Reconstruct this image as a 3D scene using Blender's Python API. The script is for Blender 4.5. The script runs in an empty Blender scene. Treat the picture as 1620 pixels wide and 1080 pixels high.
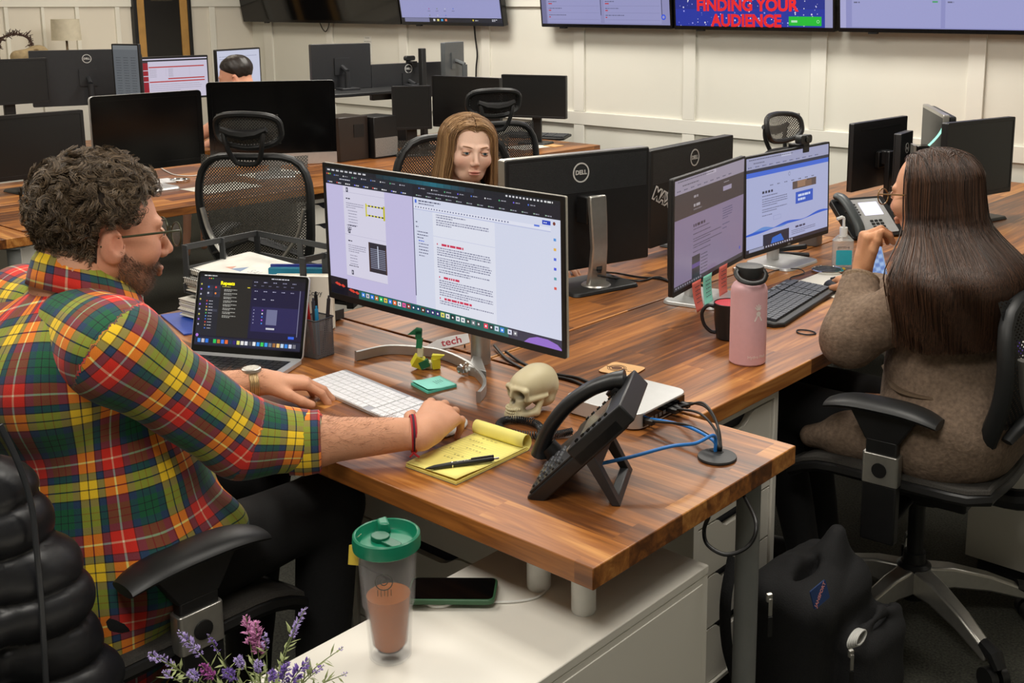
import bpy, math, random
import numpy as np
from mathutils import Vector, Matrix, Euler
PI = math.pi
SC = bpy.context.scene
COL = SC.collection
# ------------------------------------------------------------------ camera
CAM = np.array([0.0, 0.0, 1.6])
RW = np.array([[0.77105159, 0.11761202, -0.62581696],
               [0.63677268, -0.14241335, 0.75778558],
               [0.0, -0.98279492, -0.18470016]])
FPX, CX, CY = 1761.26, 930.0, 337.0
cd = bpy.data.cameras.new('camera')
cd.sensor_width = 36.0
cd.lens = FPX / 1620 * 36
cd.shift_x = (810 - CX) / 1620
cd.shift_y = (CY - 540) / 1620
cd.clip_start = 0.05
cam = bpy.data.objects.new('camera', cd)
COL.objects.link(cam)
cam.matrix_world = Matrix(((RW[0, 0], -RW[0, 1], -RW[0, 2], CAM[0]), (RW[1, 0], -RW[1, 1], -RW[1, 2], CAM[1]),
                           (RW[2, 0], -RW[2, 1], -RW[2, 2], CAM[2]), (0, 0, 0, 1)))
SC.camera = cam
SC.view_settings.view_transform = 'Standard'
SC.view_settings.look = 'None'
SC.view_settings.gamma = 1
SC.view_settings.exposure = 0.0
# ------------------------------------------------------------------ world and ceiling light panels
w = bpy.data.worlds.new('world')
SC.world = w
w.use_nodes = True
w.node_tree.nodes['Background'].inputs[0].default_value = (1.0, 0.93, 0.82, 1)
w.node_tree.nodes['Background'].inputs[1].default_value = 0.05
CEIL = 2.75
def area(name, x, y, sx, sy, power, col=(1, 0.925, 0.80)):
    l = bpy.data.lights.new(name, 'AREA')
    l.shape = 'RECTANGLE'
    l.size = sx
    l.size_y = sy
    l.energy = power
    l.color = col
    o = bpy.data.objects.new(name, l)
    COL.objects.link(o)
    o.location = (x, y, CEIL - 0.03)
    return o
LAMPS = [(-0.55, 0.1, 1.0), (-2.6, 0.6, .9), (-0.9, 2.2, .9), (-3.0, 2.9, .9), (-5.2, 2.2, .9), (-5.0, 4.5, 1.5), (-2.6, 4.7, 1.5), (-7.2, 4.2, .45), (0.6, 4.2, 0.2), (-7.2, 1.4, .4)]
for i, (x, y, k) in enumerate(LAMPS):
    area('ceiling_light_glow', x, y, 1.15, 0.55, 29 * k, (1, .91, .76) if i in (7, 9) else (1, 0.955, 0.87))
# ------------------------------------------------------------------ helpers
def lin(c):
    return tuple(((v / 255) / 12.92 if v / 255 <= 0.04045 else ((v / 255 + 0.055) / 1.055) ** 2.4) for v in c[:3])
def ray(px, py):
    return RW @ np.array([(px - CX) / FPX, (py - CY) / FPX, 1.0])
def at(px, py, z):
    d = ray(px, py)
    return Vector(CAM + d * ((z - CAM[2]) / d[2]))
def aty(px, py, y):
    d = ray(px, py)
    return Vector(CAM + d * ((y - CAM[1]) / d[1]))
def atx(px, py, x):
    d = ray(px, py)
    return Vector(CAM + d * ((x - CAM[0]) / d[0]))
MATS = {}
def mat(name, col, rough=0.5, metal=0.0, var=0.06, scale=30.0, bump=0.0, coat=0.0, alpha=None, trans=0.0, spec=0.5, emit=0.0, sss=0.0):
    if name in MATS:
        return MATS[name]
    m = bpy.data.materials.new(name)
    m.use_nodes = True
    nt = m.node_tree
    b = nt.nodes['Principled BSDF']
    c = lin(col)
    b.inputs['Roughness'].default_value = rough
    b.inputs['Metallic'].default_value = metal
    b.inputs['Coat Weight'].default_value = coat
    b.inputs['Transmission Weight'].default_value = trans
    b.inputs['Specular IOR Level'].default_value = spec
    if sss:
        b.inputs['Subsurface Weight'].default_value = sss
        b.inputs['Subsurface Radius'].default_value = (0.01, 0.004, 0.002)
    if emit:
        b.inputs['Emission Color'].default_value = (*c, 1)
        b.inputs['Emission Strength'].default_value = emit
    tc = nt.nodes.new('ShaderNodeTexCoord')
    n = nt.nodes.new('ShaderNodeTexNoise')
    n.inputs['Scale'].default_value = scale
    n.inputs['Detail'].default_value = 3
    nt.links.new(tc.outputs['Object'], n.inputs['Vector'])
    r = nt.nodes.new('ShaderNodeValToRGB')
    r.color_ramp.elements[0].position = 0.3
    r.color_ramp.elements[1].position = 0.7
    r.color_ramp.elements[0].color = (*[v * (1 - var) for v in c], 1)
    r.color_ramp.elements[1].color = (*[min(1, v * (1 + var)) for v in c], 1)
    nt.links.new(n.outputs['Fac'], r.inputs[0])
    nt.links.new(r.outputs[0], b.inputs['Base Color'])
    if bump:
        bp = nt.nodes.new('ShaderNodeBump')
        bp.inputs['Strength'].default_value = bump
        bp.inputs['Distance'].default_value = 0.002
        nt.links.new(n.outputs['Fac'], bp.inputs['Height'])
        nt.links.new(bp.outputs[0], b.inputs['Normal'])
    MATS[name] = m
    return m
def attr_mat(name, rough=0.5, emit=0.0, sss=0.0, bump=0.0, scale=200, var=0.0, spec=.5):
    """colour stored per vertex (patterns, print, skin tones, painted shade in the skull)"""
    if name in MATS:
        return MATS[name]
    m = mat(name, (128, 128, 128), rough, sss=sss, bump=bump, scale=scale, spec=spec)
    nt = m.node_tree
    b = nt.nodes['Principled BSDF']
    a = nt.nodes.new('ShaderNodeAttribute')
    a.attribute_name = 'Col'
    if emit:
        for l in list(b.inputs['Base Color'].links):
            nt.links.remove(l)
        b.inputs['Base Color'].default_value = (0.01, 0.01, 0.012, 1)
        nt.links.new(a.outputs['Color'], b.inputs['Emission Color'])
        b.inputs['Emission Strength'].default_value = emit
    elif var:
        n = [x for x in nt.nodes if x.type == 'TEX_NOISE'][0]
        mm = nt.nodes.new('ShaderNodeMapRange')
        mm.inputs['To Min'].default_value = 1 - var
        mm.inputs['To Max'].default_value = 1 + var
        nt.links.new(n.outputs['Fac'], mm.inputs['Value'])
        v = nt.nodes.new('ShaderNodeVectorMath')
        v.operation = 'SCALE'
        nt.links.new(a.outputs['Color'], v.inputs[0])
        nt.links.new(mm.outputs[0], v.inputs['Scale'])
        nt.links.new(v.outputs[0], b.inputs['Base Color'])
    else:
        nt.links.new(a.outputs['Color'], b.inputs['Base Color'])
    return m
def tag(o, label=None, cat=None, group=None, kind=None):
    if label: o['label'] = label
    if cat: o['category'] = cat
    if group: o['group'] = group
    if kind: o['kind'] = kind
    return o
def empty(name, loc, rz=0.0, label=None, cat=None, group=None):
    o = bpy.data.objects.new(name, None)
    o.empty_display_size = 0.05
    COL.objects.link(o)
    o.location = loc
    o.rotation_euler = (0, 0, rz)
    return tag(o, label, cat, group)
def copy_tree(o, parent=None):
    c = o.copy()
    COL.objects.link(c)
    c.parent = parent
    for ch in list(o.children):
        copy_tree(ch, c)
    return c
def mkobj(name, me, m, parent=None, smooth=True, bevel=0.0, seg=2, ang=35):
    if isinstance(m, (list, tuple)):
        for x in m: me.materials.append(x)
    elif m: me.materials.append(m)
    me.update()
    if smooth:
        me.polygons.foreach_set('use_smooth', [True] * len(me.polygons))
        me.set_sharp_from_angle(angle=math.radians(ang))
    o = bpy.data.objects.new(name, me)
    COL.objects.link(o)
    if parent is not None: o.parent = parent
    if bevel:
        b = o.modifiers.new('bevel', 'BEVEL')
        b.width = bevel
        b.segments = seg
        b.limit_method = 'ANGLE'
        b.angle_limit = math.radians(40)
        b.harden_normals = False
    return o
def frame_to(d):
    d = Vector(d).normalized()
    a = Vector((0, 0, 1)) if abs(d.z) < 0.9 else Vector((1, 0, 0))
    x = a.cross(d).normalized()
    return x, d.cross(x)
def rot(ax, deg):
    return Matrix.Rotation(math.radians(deg), 4, ax)
def tr(x, y, z):
    return Matrix.Translation((x, y, z))
def rrect(w, h, r, n=5, cx=0, cy=0):
    p = []
    for k, (sx, sy) in enumerate(((1, 1), (-1, 1), (-1, -1), (1, -1))):
        for i in range(n + 1):
            a = (k + i / n) * PI / 2
            p.append((cx + sx * (w / 2 - r) + r * math.cos(a), cy + sy * (h / 2 - r) + r * math.sin(a)))
    return p
def spline(pts, n=8, closed=False):
    P = [Vector(p) for p in pts]
    out = []
    N = len(P)
    rng = range(N if closed else N - 1)
    for i in rng:
        p1, p2 = P[i], P[(i + 1) % N]
        p0 = P[(i - 1) % N] if (closed or i > 0) else p1 * 2 - p2
        p3 = P[(i + 2) % N] if (closed or i + 2 < N) else p2 * 2 - p1
        for j in range(n):
            t = j / n
            out.append(0.5 * ((2 * p1) + (p2 - p0) * t + (2 * p0 - 5 * p1 + 4 * p2 - p3) * t * t + (3 * p1 - p0 - 3 * p2 + p3) * t ** 3))
    if not closed: out.append(P[-1])
    return out
class MB:
    def __init__(s, M=None):
        s.v = []; s.f = []; s.c = []; s.M = M or Matrix.Identity(4); s.col = None
    def add(s, vs, fs):
        b = len(s.v)
        s.v += [tuple(s.M @ Vector(v)) for v in vs]
        s.f += [tuple(b + i for i in f) for f in fs]
        if s.col is not None: s.c += [s.col] * len(vs)
        return s
    def box(s, x0, y0, z0, x1, y1, z1):
        return s.add([(x0, y0, z0), (x1, y0, z0), (x1, y1, z0), (x0, y1, z0), (x0, y0, z1), (x1, y0, z1), (x1, y1, z1), (x0, y1, z1)],
                     [(0, 3, 2, 1), (4, 5, 6, 7), (0, 1, 5, 4), (1, 2, 6, 5), (2, 3, 7, 6), (3, 0, 4, 7)])
    def cbox(s, c, d):
        return s.box(c[0] - d[0] / 2, c[1] - d[1] / 2, c[2] - d[2] / 2, c[0] + d[0] / 2, c[1] + d[1] / 2, c[2] + d[2] / 2)
    def prism(s, pts, z0, z1, taper=1.0):
        n = len(pts)
        cx = sum(p[0] for p in pts) / n; cy = sum(p[1] for p in pts) / n
        return s.add([(x, y, z0) for x, y in pts] + [(cx + (x - cx) * taper, cy + (y - cy) * taper, z1) for x, y in pts],
                     [tuple(range(n))[::-1], tuple(range(n, 2 * n))] + [(i, (i + 1) % n, n + (i + 1) % n, n + i) for i in range(n)])
    def ring(s, outer, inner, z0, z1):
        n = len(outer)
        vs = [(x, y, z) for z in (z0, z1) for pts in (outer, inner) for x, y in pts]
        fs = []
        for i in range(n):
            j = (i + 1) % n
            fs += [(i, j, 2 * n + j, 2 * n + i), (n + j, n + i, 3 * n + i, 3 * n + j), (j, i, n + i, n + j), (2 * n + i, 2 * n + j, 3 * n + j, 3 * n + i)]
        return s.add(vs, fs)
    def cyl(s, p0, p1, r0, r1=None, n=24):
        return s.tube([p0, p1], [r0, r0 if r1 is None else r1], n)
    def tube(s, pts, r, n=8, closed=False, flat=1.0, up=None):
        P = [Vector(p) for p in pts]
        N = len(P)
        rs = r if isinstance(r, (list, tuple)) else [r] * N
        vs = []; fs = []
        x = None
        for i, p in enumerate(P):
            if closed: d = P[(i + 1) % N] - P[i - 1]
            else: d = P[min(i + 1, N - 1)] - P[max(i - 1, 0)]
            if d.length < 1e-9: d = Vector((0, 0, 1))
            d.normalize()
            if up is not None:
                u = Vector(up); u = (u - d * u.dot(d)).normalized(); x = u.cross(d)
            elif x is None: x, _ = frame_to(d)
            else: x = (x - d * x.dot(d)).normalized()
            y = d.cross(x)
            for k in range(n):
                a = 2 * PI * k / n
                vs.append(p + x * (rs[i] * math.cos(a)) + y * (rs[i] * flat * math.sin(a)))
        m = N if closed else N - 1
        for i in range(m):
            for k in range(n):
                a, b = i * n + k, i * n + (k + 1) % n
                c, d2 = ((i + 1) % N) * n + (k + 1) % n, ((i + 1) % N) * n + k
                fs.append((a, b, c, d2))
        if not closed: fs += [tuple(range(n))[::-1], tuple(range((N - 1) * n, N * n))]
        return s.add(vs, fs)
    def lathe(s, prof, n=32, c=(0, 0, 0)):
        vs = []; fs = []
        for r, z in prof:
            for k in range(n):
                a = 2 * PI * k / n
                vs.append((c[0] + r * math.cos(a), c[1] + r * math.sin(a), c[2] + z))
        for i in range(len(prof) - 1):
            for k in range(n):
                fs.append((i * n + k, i * n + (k + 1) % n, (i + 1) * n + (k + 1) % n, (i + 1) * n + k))
        if prof[0][0] > 1e-5: fs.append(tuple(range(n))[::-1])
        if prof[-1][0] > 1e-5: fs.append(tuple(range((len(prof) - 1) * n, len(prof) * n)))
        return s.add(vs, fs)
    def sphere(s, c, r, n=16, sc=(1, 1, 1)):
        pr = [(max(1e-6, math.sin(PI * i / n)), -math.cos(PI * i / n)) for i in range(n + 1)]
        vs = []; m = n * 2; fs = []
        for rr, z in pr:
            for k in range(m):
                a = 2 * PI * k / m
                vs.append((c[0] + r * sc[0] * rr * math.cos(a), c[1] + r * sc[1] * rr * math.sin(a), c[2] + r * sc[2] * z))
        for i in range(n):
            for k in range(m):
                fs.append((i * m + k, i * m + (k + 1) % m, (i + 1) * m + (k + 1) % m, (i + 1) * m + k))
        return s.add(vs, fs)
    def grid(s, fn, nu, nv, closeu=False):
        vs = [fn(i / nu, j / nv) for j in range(nv + 1) for i in range(nu + (0 if closeu else 1))]
        W = nu if closeu else nu + 1
        return s.add(vs, [(j * W + i, j * W + (i + 1) % W, (j + 1) * W + (i + 1) % W, (j + 1) * W + i) for j in range(nv) for i in range(nu)])
    def build(s, name, m, parent=None, bevel=0.0, smooth=True, seg=2, solid=0.0, ang=35):
        me = bpy.data.meshes.new(name)
        me.from_pydata(s.v, [], s.f)
        if s.c:
            a = me.color_attributes.new('Col', 'FLOAT_COLOR', 'POINT')
            a.data.foreach_set('color', np.array([(*c, 1) for c in s.c], dtype=np.float32).ravel())
        o = mkobj(name, me, m, parent, smooth, bevel, seg, ang)
        if solid:
            k = o.modifiers.new('thickness', 'SOLIDIFY')
            k.thickness = solid
            k.offset = 0
        return o
FONTM = {}
def text(txt, size, m, parent, M, name='lettering', ext=0.0003, bold=0.0, align='CENTER', shear=0, spacing=1.0):
    key = (txt, size, ext, bold, align, shear, spacing)
    cu = bpy.data.curves.new('lettering', 'FONT')
    cu.body = txt; cu.size = size; cu.extrude = ext; cu.offset = bold; cu.shear = shear
    cu.align_x = align; cu.align_y = 'CENTER'; cu.space_character = spacing; cu.resolution_u = 3
    o = bpy.data.objects.new('tmp', cu)
    COL.objects.link(o)
    bpy.context.view_layer.update()
    me = bpy.data.meshes.new_from_object(o.evaluated_get(bpy.context.evaluated_depsgraph_get()))
    bpy.data.objects.remove(o)
    me.transform(M)
    me.materials.clear()
    return mkobj(name, me, m, parent, smooth=False)
# ------------------------------------------------------------------ signed distance modelling (smooth organic shapes)
class SDF:
    def __init__(s): s.o = []; s.noise = None
    def cap(s, a, b, ra, rb, k=0.02, sub=False):
        s.o.append(('c', np.array(a, float), np.array(b, float), ra, rb, k, sub)); return s
    def chain(s, pts, rs, k=0.02):
        for i in range(len(pts) - 1): s.cap(pts[i], pts[i + 1], rs[i], rs[i + 1], k)
        return s
    def ell(s, c, r, k=0.02, sub=False, R=None):
        s.o.append(('e', np.array(c, float), np.array(r, float), None if R is None else np.array(R.to_3x3()), 0, k, sub)); return s
    def box(s, c, h, r, k=0.02, sub=False, R=None):
        s.o.append(('b', np.array(c, float), np.array(h, float), r, None if R is None else np.array(R.to_3x3()), k, sub)); return s
    def ev(s, P):
        D = np.full(len(P), 9.0, np.float32)
        for t, a, b, c, d, k, sub in s.o:
            if t == 'c':
                ab = b - a
                q = P - a
                h = np.clip(q @ ab / max(1e-12, ab @ ab), 0, 1)
                e = np.linalg.norm(q - h[:, None] * ab, axis=1) - (c + (d - c) * h)
            elif t == 'e':
                q = P - a
                if c is not None: q = q @ c
                k0 = np.linalg.norm(q / b, axis=1); k1 = np.linalg.norm(q / (b * b), axis=1)
                e = k0 * (k0 - 1) / np.maximum(k1, 1e-6)
            else:
                q = P - a
                if d is not None: q = q @ d
                q = np.abs(q) - (b - c)
                e = np.linalg.norm(np.maximum(q, 0), axis=1) + np.minimum(q.max(axis=1), 0) - c
            if sub:
                h = np.clip(0.5 - 0.5 * (D + e) / k, 0, 1)
                D = D + (-e - D) * h + k * h * (1 - h)
            else:
                h = np.clip(0.5 + 0.5 * (e - D) / k, 0, 1)
                D = e + (D - e) * h - k * h * (1 - h)
        if s.noise is not None: D = D + s.noise(P)
        return D
    def mesh(s, res, pad=0.02):
        lo = np.full(3, 9e9); hi = -lo
        for t, a, b, c, d, k, sub in s.o:
            if sub: continue
            if t == 'c':
                r = max(c, d); l = np.minimum(a, b) - r; h = np.maximum(a, b) + r
            elif t == 'e':
                r = b if c is None else np.full(3, b.max()); l = a - r; h = a + r
            else:
                r = b if d is None else np.full(3, np.linalg.norm(b)); l = a - r; h = a + r
            lo = np.minimum(lo, l); hi = np.maximum(hi, h)
        lo -= pad; hi += pad
        n = np.ceil((hi - lo) / res).astype(int) + 1
        ax = [lo[i] + res * np.arange(n[i]) for i in range(3)]
        G = np.stack(np.meshgrid(*ax, indexing='ij'), -1).reshape(-1, 3)
        V = np.concatenate([s.ev(G[i:i + 400000]) for i in range(0, len(G), 400000)]).reshape(n)
        ins = V < 0
        c = np.zeros(n - 1, int)
        for dx in (0, 1):
            for dy in (0, 1):
                for dz in (0, 1):
                    c += ins[dx:n[0] - 1 + dx, dy:n[1] - 1 + dy, dz:n[2] - 1 + dz]
        act = (c > 0) & (c < 8)
        ids = -np.ones(n - 1, int)
        cells = np.argwhere(act)
        ids[act] = np.arange(len(cells))
        acc = np.zeros((len(cells), 3)); cnt = np.zeros(len(cells))
        cor = [(0, 0, 0), (1, 0, 0), (0, 1, 0), (1, 1, 0), (0, 0, 1), (1, 0, 1), (0, 1, 1), (1, 1, 1)]
        for a in range(8):
            for b in range(a + 1, 8):
                d = np.array(cor[b]) - np.array(cor[a])
                if np.abs(d).sum() != 1: continue
                ca = cells + cor[a]; cb = cells + cor[b]
                va = V[tuple(ca.T)]; vb = V[tuple(cb.T)]
                m = (va < 0) != (vb < 0)
                t = va / np.where(m, va - vb, 1)
                acc[m] += (ca + t[:, None] * d)[m]; cnt[m] += 1
        verts = lo + acc / cnt[:, None] * res
        F = []
        for axn in range(3):
            u, v = (axn + 1) % 3, (axn + 2) % 3
            sl0 = [slice(None)] * 3; sl1 = [slice(None)] * 3
            sl0[axn] = slice(0, n[axn] - 1); sl1[axn] = slice(1, n[axn])
            cr = ins[tuple(sl0)] != ins[tuple(sl1)]
            e = np.argwhere(cr)
            e = e[(e[:, u] > 0) & (e[:, v] > 0) & (e[:, u] < n[u] - 1) & (e[:, v] < n[v] - 1)]
            du = np.eye(3, dtype=int)[u]; dv = np.eye(3, dtype=int)[v]
            q = np.stack([ids[tuple((e - du - dv).T)], ids[tuple((e - dv).T)], ids[tuple(e.T)], ids[tuple((e - du).T)]], 1)
            flip = ~ins[tuple(e.T)]
            q[flip] = q[flip][:, ::-1]
            F.append(q)
        F = np.concatenate(F)
        return verts, F[(F >= 0).all(axis=1)]
def np_mesh(name, V, F, col=None, uv=None):
    me = bpy.data.meshes.new(name)
    me.vertices.add(len(V)); me.vertices.foreach_set('co', np.asarray(V, np.float32).ravel())
    k = F.shape[1]
    me.loops.add(F.size); me.loops.foreach_set('vertex_index', F.astype(np.int32).ravel())
    me.polygons.add(len(F)); me.polygons.foreach_set('loop_start', np.arange(0, F.size, k, dtype=np.int32))
    me.update(calc_edges=True)
    me.validate()
    if col is not None:
        a = me.color_attributes.new('Col', 'FLOAT_COLOR', 'POINT')
        a.data.foreach_set('color', np.concatenate([col, np.ones((len(V), 1))], 1).astype(np.float32).ravel())
    if uv is not None:
        a = me.attributes.new('cloth', 'FLOAT_VECTOR', 'POINT')
        a.data.foreach_set('vector', np.asarray(uv, np.float32).ravel())
    return me
def wob(P, f, seed=0):
    """cheap smooth noise, roughly -1..1"""
    r = np.random.RandomState(seed)
    o = 0
    for i in range(5):
        d = r.randn(3); d /= np.linalg.norm(d)
        o = o + np.sin(P @ d * f * (0.7 + 0.25 * i) + r.rand() * 6.28) / (1 + 0.3 * i)
    return o / 2.6
def strands(name, m, parent, lines, rad=0.0006, tip=0.3, tone=None, seed=0, tipc=None):
    """lines: array (N, K, 3) of strand points -> one mesh of thin three sided tubes"""
    L = np.asarray(lines, np.float32)
    N, K, _ = L.shape
    d = np.gradient(L, axis=1); d /= np.linalg.norm(d, axis=2, keepdims=True) + 1e-9
    a = np.array([0.3, 0.5, 0.81]); x = np.cross(d, a); x /= np.linalg.norm(x, axis=2, keepdims=True) + 1e-9
    y = np.cross(d, x)
    r = (rad * (1 - (1 - tip) * np.linspace(0, 1, K) ** 2))[None, :, None]
    V = np.stack([L + r * (x * math.cos(t) + y * math.sin(t)) for t in (0, 2.09, 4.19)], 2)
    idx = np.arange(N * K * 3).reshape(N, K, 3)
    F = [np.stack([idx[:, :-1, k], idx[:, :-1, (k + 1) % 3], idx[:, 1:, (k + 1) % 3], idx[:, 1:, k]], -1).reshape(-1, 4) for k in range(3)]
    col = None
    if tone is not None:      # natural variation from one hair to the next
        r_ = np.random.RandomState(seed)
        c0 = np.array([lin(t) for t in tone])
        k = r_.rand(N) ** 1.3
        cc = c0[0] * (1 - k[:, None]) + c0[1] * k[:, None]
        col = np.repeat(cc[:, None], K * 3, axis=1).reshape(-1, 3)
    return mkobj(name, np_mesh(name, V.reshape(-1, 3), np.concatenate(F), col), m, parent, ang=180)
# ------------------------------------------------------------------ materials
def wood_mat(name, tones, row=0.075, length=0.62, rough=0.37):
    m = mat(name, tones[1], rough)
    nt = m.node_tree
    b = nt.nodes['Principled BSDF']
    N = nt.nodes.new
    L = nt.links.new
    tc = N('ShaderNodeTexCoord')
    oi = N('ShaderNodeObjectInfo')
    add = N('ShaderNodeVectorMath'); add.operation = 'ADD'
    L(tc.outputs['Object'], add.inputs[0])
    loc = N('ShaderNodeVectorMath'); loc.operation = 'SCALE'; loc.inputs['Scale'].default_value = 3.7
    cmb = N('ShaderNodeCombineXYZ')
    L(oi.outputs['Random'], cmb.inputs[0]); L(oi.outputs['Random'], cmb.inputs[2])
    L(cmb.outputs[0], loc.inputs[0]); L(loc.outputs[0], add.inputs[1])
    br = N('ShaderNodeTexBrick')
    br.inputs['Color1'].default_value = (0, 0, 0, 1)
    br.inputs['Color2'].default_value = (1, 1, 1, 1)
    br.inputs['Scale'].default_value = 1
    br.inputs['Mortar Size'].default_value = 0
    br.inputs['Brick Width'].default_value = length
    br.inputs['Row Height'].default_value = row
    br.offset = 0.37
    L(add.outputs[0], br.inputs['Vector'])
    mp = N('ShaderNodeMapping')
    mp.inputs['Scale'].default_value = (1.6, 22, 22)
    L(add.outputs[0], mp.inputs['Vector'])
    off = N('ShaderNodeVectorMath'); off.operation = 'ADD'
    sc = N('ShaderNodeVectorMath'); sc.operation = 'SCALE'; sc.inputs['Scale'].default_value = 9
    L(br.outputs['Color'], sc.inputs[0]); L(mp.outputs[0], off.inputs[0]); L(sc.outputs[0], off.inputs[1])
    n1 = N('ShaderNodeTexNoise'); n1.inputs['Scale'].default_value = 1.3; n1.inputs['Detail'].default_value = 6; n1.inputs['Distortion'].default_value = 1.4
    L(off.outputs[0], n1.inputs['Vector'])
    mp2 = N('ShaderNodeMapping'); mp2.inputs['Scale'].default_value = (6, 160, 160)
    L(add.outputs[0], mp2.inputs['Vector'])
    n2 = N('ShaderNodeTexNoise'); n2.inputs['Scale'].default_value = 1; n2.inputs['Detail'].default_value = 4
    L(mp2.outputs[0], n2.inputs['Vector'])
    # value = .45*stave + .45*grain + fine
    m1 = N('ShaderNodeMath'); m1.operation = 'MULTIPLY_ADD'; m1.inputs[1].default_value = 0.40
    L(br.outputs['Color'], m1.inputs[0])
    m2 = N('ShaderNodeMath'); m2.operation = 'MULTIPLY_ADD'; m2.inputs[1].default_value = 0.95; m2.inputs[2].default_value = -0.17
    L(n1.outputs['Fac'], m2.inputs[0]); L(m2.outputs[0], m1.inputs[2])
    m3 = N('ShaderNodeMath'); m3.operation = 'MULTIPLY_ADD'; m3.inputs[1].default_value = 0.30
    m4 = N('ShaderNodeMath'); m4.operation = 'SUBTRACT'; m4.inputs[1].default_value = 0.15
    L(n2.outputs['Fac'], m3.inputs[0]); L(m1.outputs[0], m3.inputs[2]); L(m3.outputs[0], m4.inputs[0])
    cr = N('ShaderNodeValToRGB')
    e = cr.color_ramp.elements
    pos = [0.12, 0.36, 0.62, 0.9]
    e[0].position = pos[0]; e[0].color = (*lin(tones[0]), 1)
    e[1].position = pos[3]; e[1].color = (*lin(tones[3]), 1)
    for i in (1, 2):
        q = e.new(pos[i]); q.color = (*lin(tones[i]), 1)
    L(m4.outputs[0], cr.inputs[0])
    L(cr.outputs[0], b.inputs['Base Color'])
    b.inputs['Coat Weight'].default_value = 0.05
    b.inputs['Coat Roughness'].default_value = 0.25
    return m
WOOD = wood_mat('walnut_butcher_block', [(56, 30, 14), (106, 61, 27), (162, 100, 44), (208, 148, 78)])
WALL = mat('white_wall_paint', (226, 224, 213), 0.6, var=0.02, scale=2)
WALLW = mat('warm_white_wall_paint', (222, 216, 203), 0.6, var=0.02, scale=2)
TRIM = mat('white_trim_paint', (230, 228, 218), 0.5, var=0.02, scale=3)
CEILM = mat('white_ceiling_tile', (225, 222, 212), 0.8, var=0.03, scale=4)
WHITE = mat('white_laminate', (226, 222, 212), 0.38, var=0.01, scale=3)
WHITEP = mat('white_plastic', (222, 222, 218), 0.35, var=0.02)
GREYM = mat('grey_powder_coat', (122, 124, 122), 0.5, var=0.03)
BLACK = mat('black_plastic', (20, 20, 21), 0.42, var=0.15)
BLACKS = mat('black_satin_plastic', (29, 30, 31), 0.46, var=0.1)
BLACKG = mat('black_glossy_glass', (7, 7, 8), 0.08, var=0.1)
BLACKM = mat('black_matte_screen', (22, 23, 23), 0.38, var=0.05)
DGREY = mat('dark_grey_plastic', (52, 53, 55), 0.45, var=0.08)
SILVER = mat('brushed_silver', (188, 186, 180), 0.32, metal=0.85, var=0.05, scale=60)
ALU = mat('light_aluminium', (205, 206, 206), 0.35, metal=0.55, var=0.03, scale=40)
CHROME = mat('chrome', (215, 215, 212), 0.12, metal=1.0, var=0.02)
RUBBER = mat('black_rubber', (14, 14, 15), 0.6, var=0.1)
PRINT = mat('white_print', (205, 205, 202), 0.5, var=0.02)
SCREEN = attr_mat('lit_screen', 0.25, emit=0.92)
PRINTED = attr_mat('printed_paper', 0.6)
def carpet():
    m = mat('dark_loop_carpet', (58, 58, 50), 0.95, var=0.65, scale=160, bump=1.0)
    nt = m.node_tree
    n = [x for x in nt.nodes if x.type == 'TEX_NOISE'][0]
    n.inputs['Detail'].default_value = 6
    return m
CARPET = carpet()
# ------------------------------------------------------------------ room shell
WY, WX = 5.6, -8.34
RX, FY = 3.0, -2.4
def st(name, mb, m, **k):
    return tag(mb.build(name, m, None, **k), kind='structure')
st('floor', MB().box(WX - .1, FY - .1, -.1, RX + .1, WY + .1, 0), CARPET, smooth=False)
st('ceiling', MB().box(WX - .1, FY - .1, CEIL, RX + .1, WY + .1, CEIL + .1), CEILM, smooth=False)
st('wall_back', MB().box(WX - .1, WY, 0, RX + .1, WY + .1, CEIL), WALL, smooth=False)
st('wall_left', MB().box(WX - .1, FY - .1, 0, WX, WY + .1, CEIL), WALLW, smooth=False)
st('wall_right', MB().box(RX, FY - .1, 0, RX + .1, WY + .1, CEIL), WALL, smooth=False)
st('wall_front', MB().box(WX - .1, FY - .1, 0, RX + .1, FY, CEIL), WALL, smooth=False)
st('baseboard_back', MB().box(WX, WY - .016, 0, RX, WY, .12), TRIM, bevel=.003)
st('baseboard_left', MB().box(WX, FY, 0, WX + .016, WY - .02, .12), TRIM, bevel=.003)
k = 0
def trim(mb):
    global k
    k += 1
    st('trim_%d' % k, mb, TRIM, bevel=.002)
zr0 = aty(1100, 0.5 * (190.5 + 212.5), WY).z
z_hi = aty(1000, 182.6, WY).z; z_lo = aty(1000, 203.5, WY).z
trim(MB().box(WX, WY - .018, z_lo, RX, WY, z_hi))
trim(MB().box(WX, WY - .018, 1.58, RX, WY, 1.67))
trim(MB().box(WX, WY - .018, 2.55, RX, WY, 2.64))
stx = [(422, 435), (520, 530), (634, 647), (764, 777), (910, 926), (1083, 1102), (1284.5, 1309), (1533.5, 1560.5)]
sx_ = [(aty(a, 100, WY).x, aty(b, 100, WY).x) for a, b in stx]
sx_ += [(-1.05, -.96), (-.2, -.11), (.65, .74), (1.5, 1.59)]
for a, b in sx_:
    trim(MB().box(a, WY - .016, z_hi + .001, b, WY, 1.579))
    trim(MB().box(a, WY - .016, .121, b, WY, z_lo - .001))
    trim(MB().box(a, WY - .016, 1.671, b, WY, 2.549))
trim(MB().box(WX, FY, 1.577, WX + .018, atx(211, 60, WX).y, 1.665))
trim(MB().box(WX, atx(299, 60, WX).y, 1.577, WX + .018, WY - .02, 1.665))
for a, b in ((9, 15), (67.5, 72), (121, 127), (184, 191), (332, 341)):
    trim(MB().box(WX, atx(a, 60, WX).y, .121, WX + .016, atx(b, 60, WX).y, 1.576))
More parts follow.
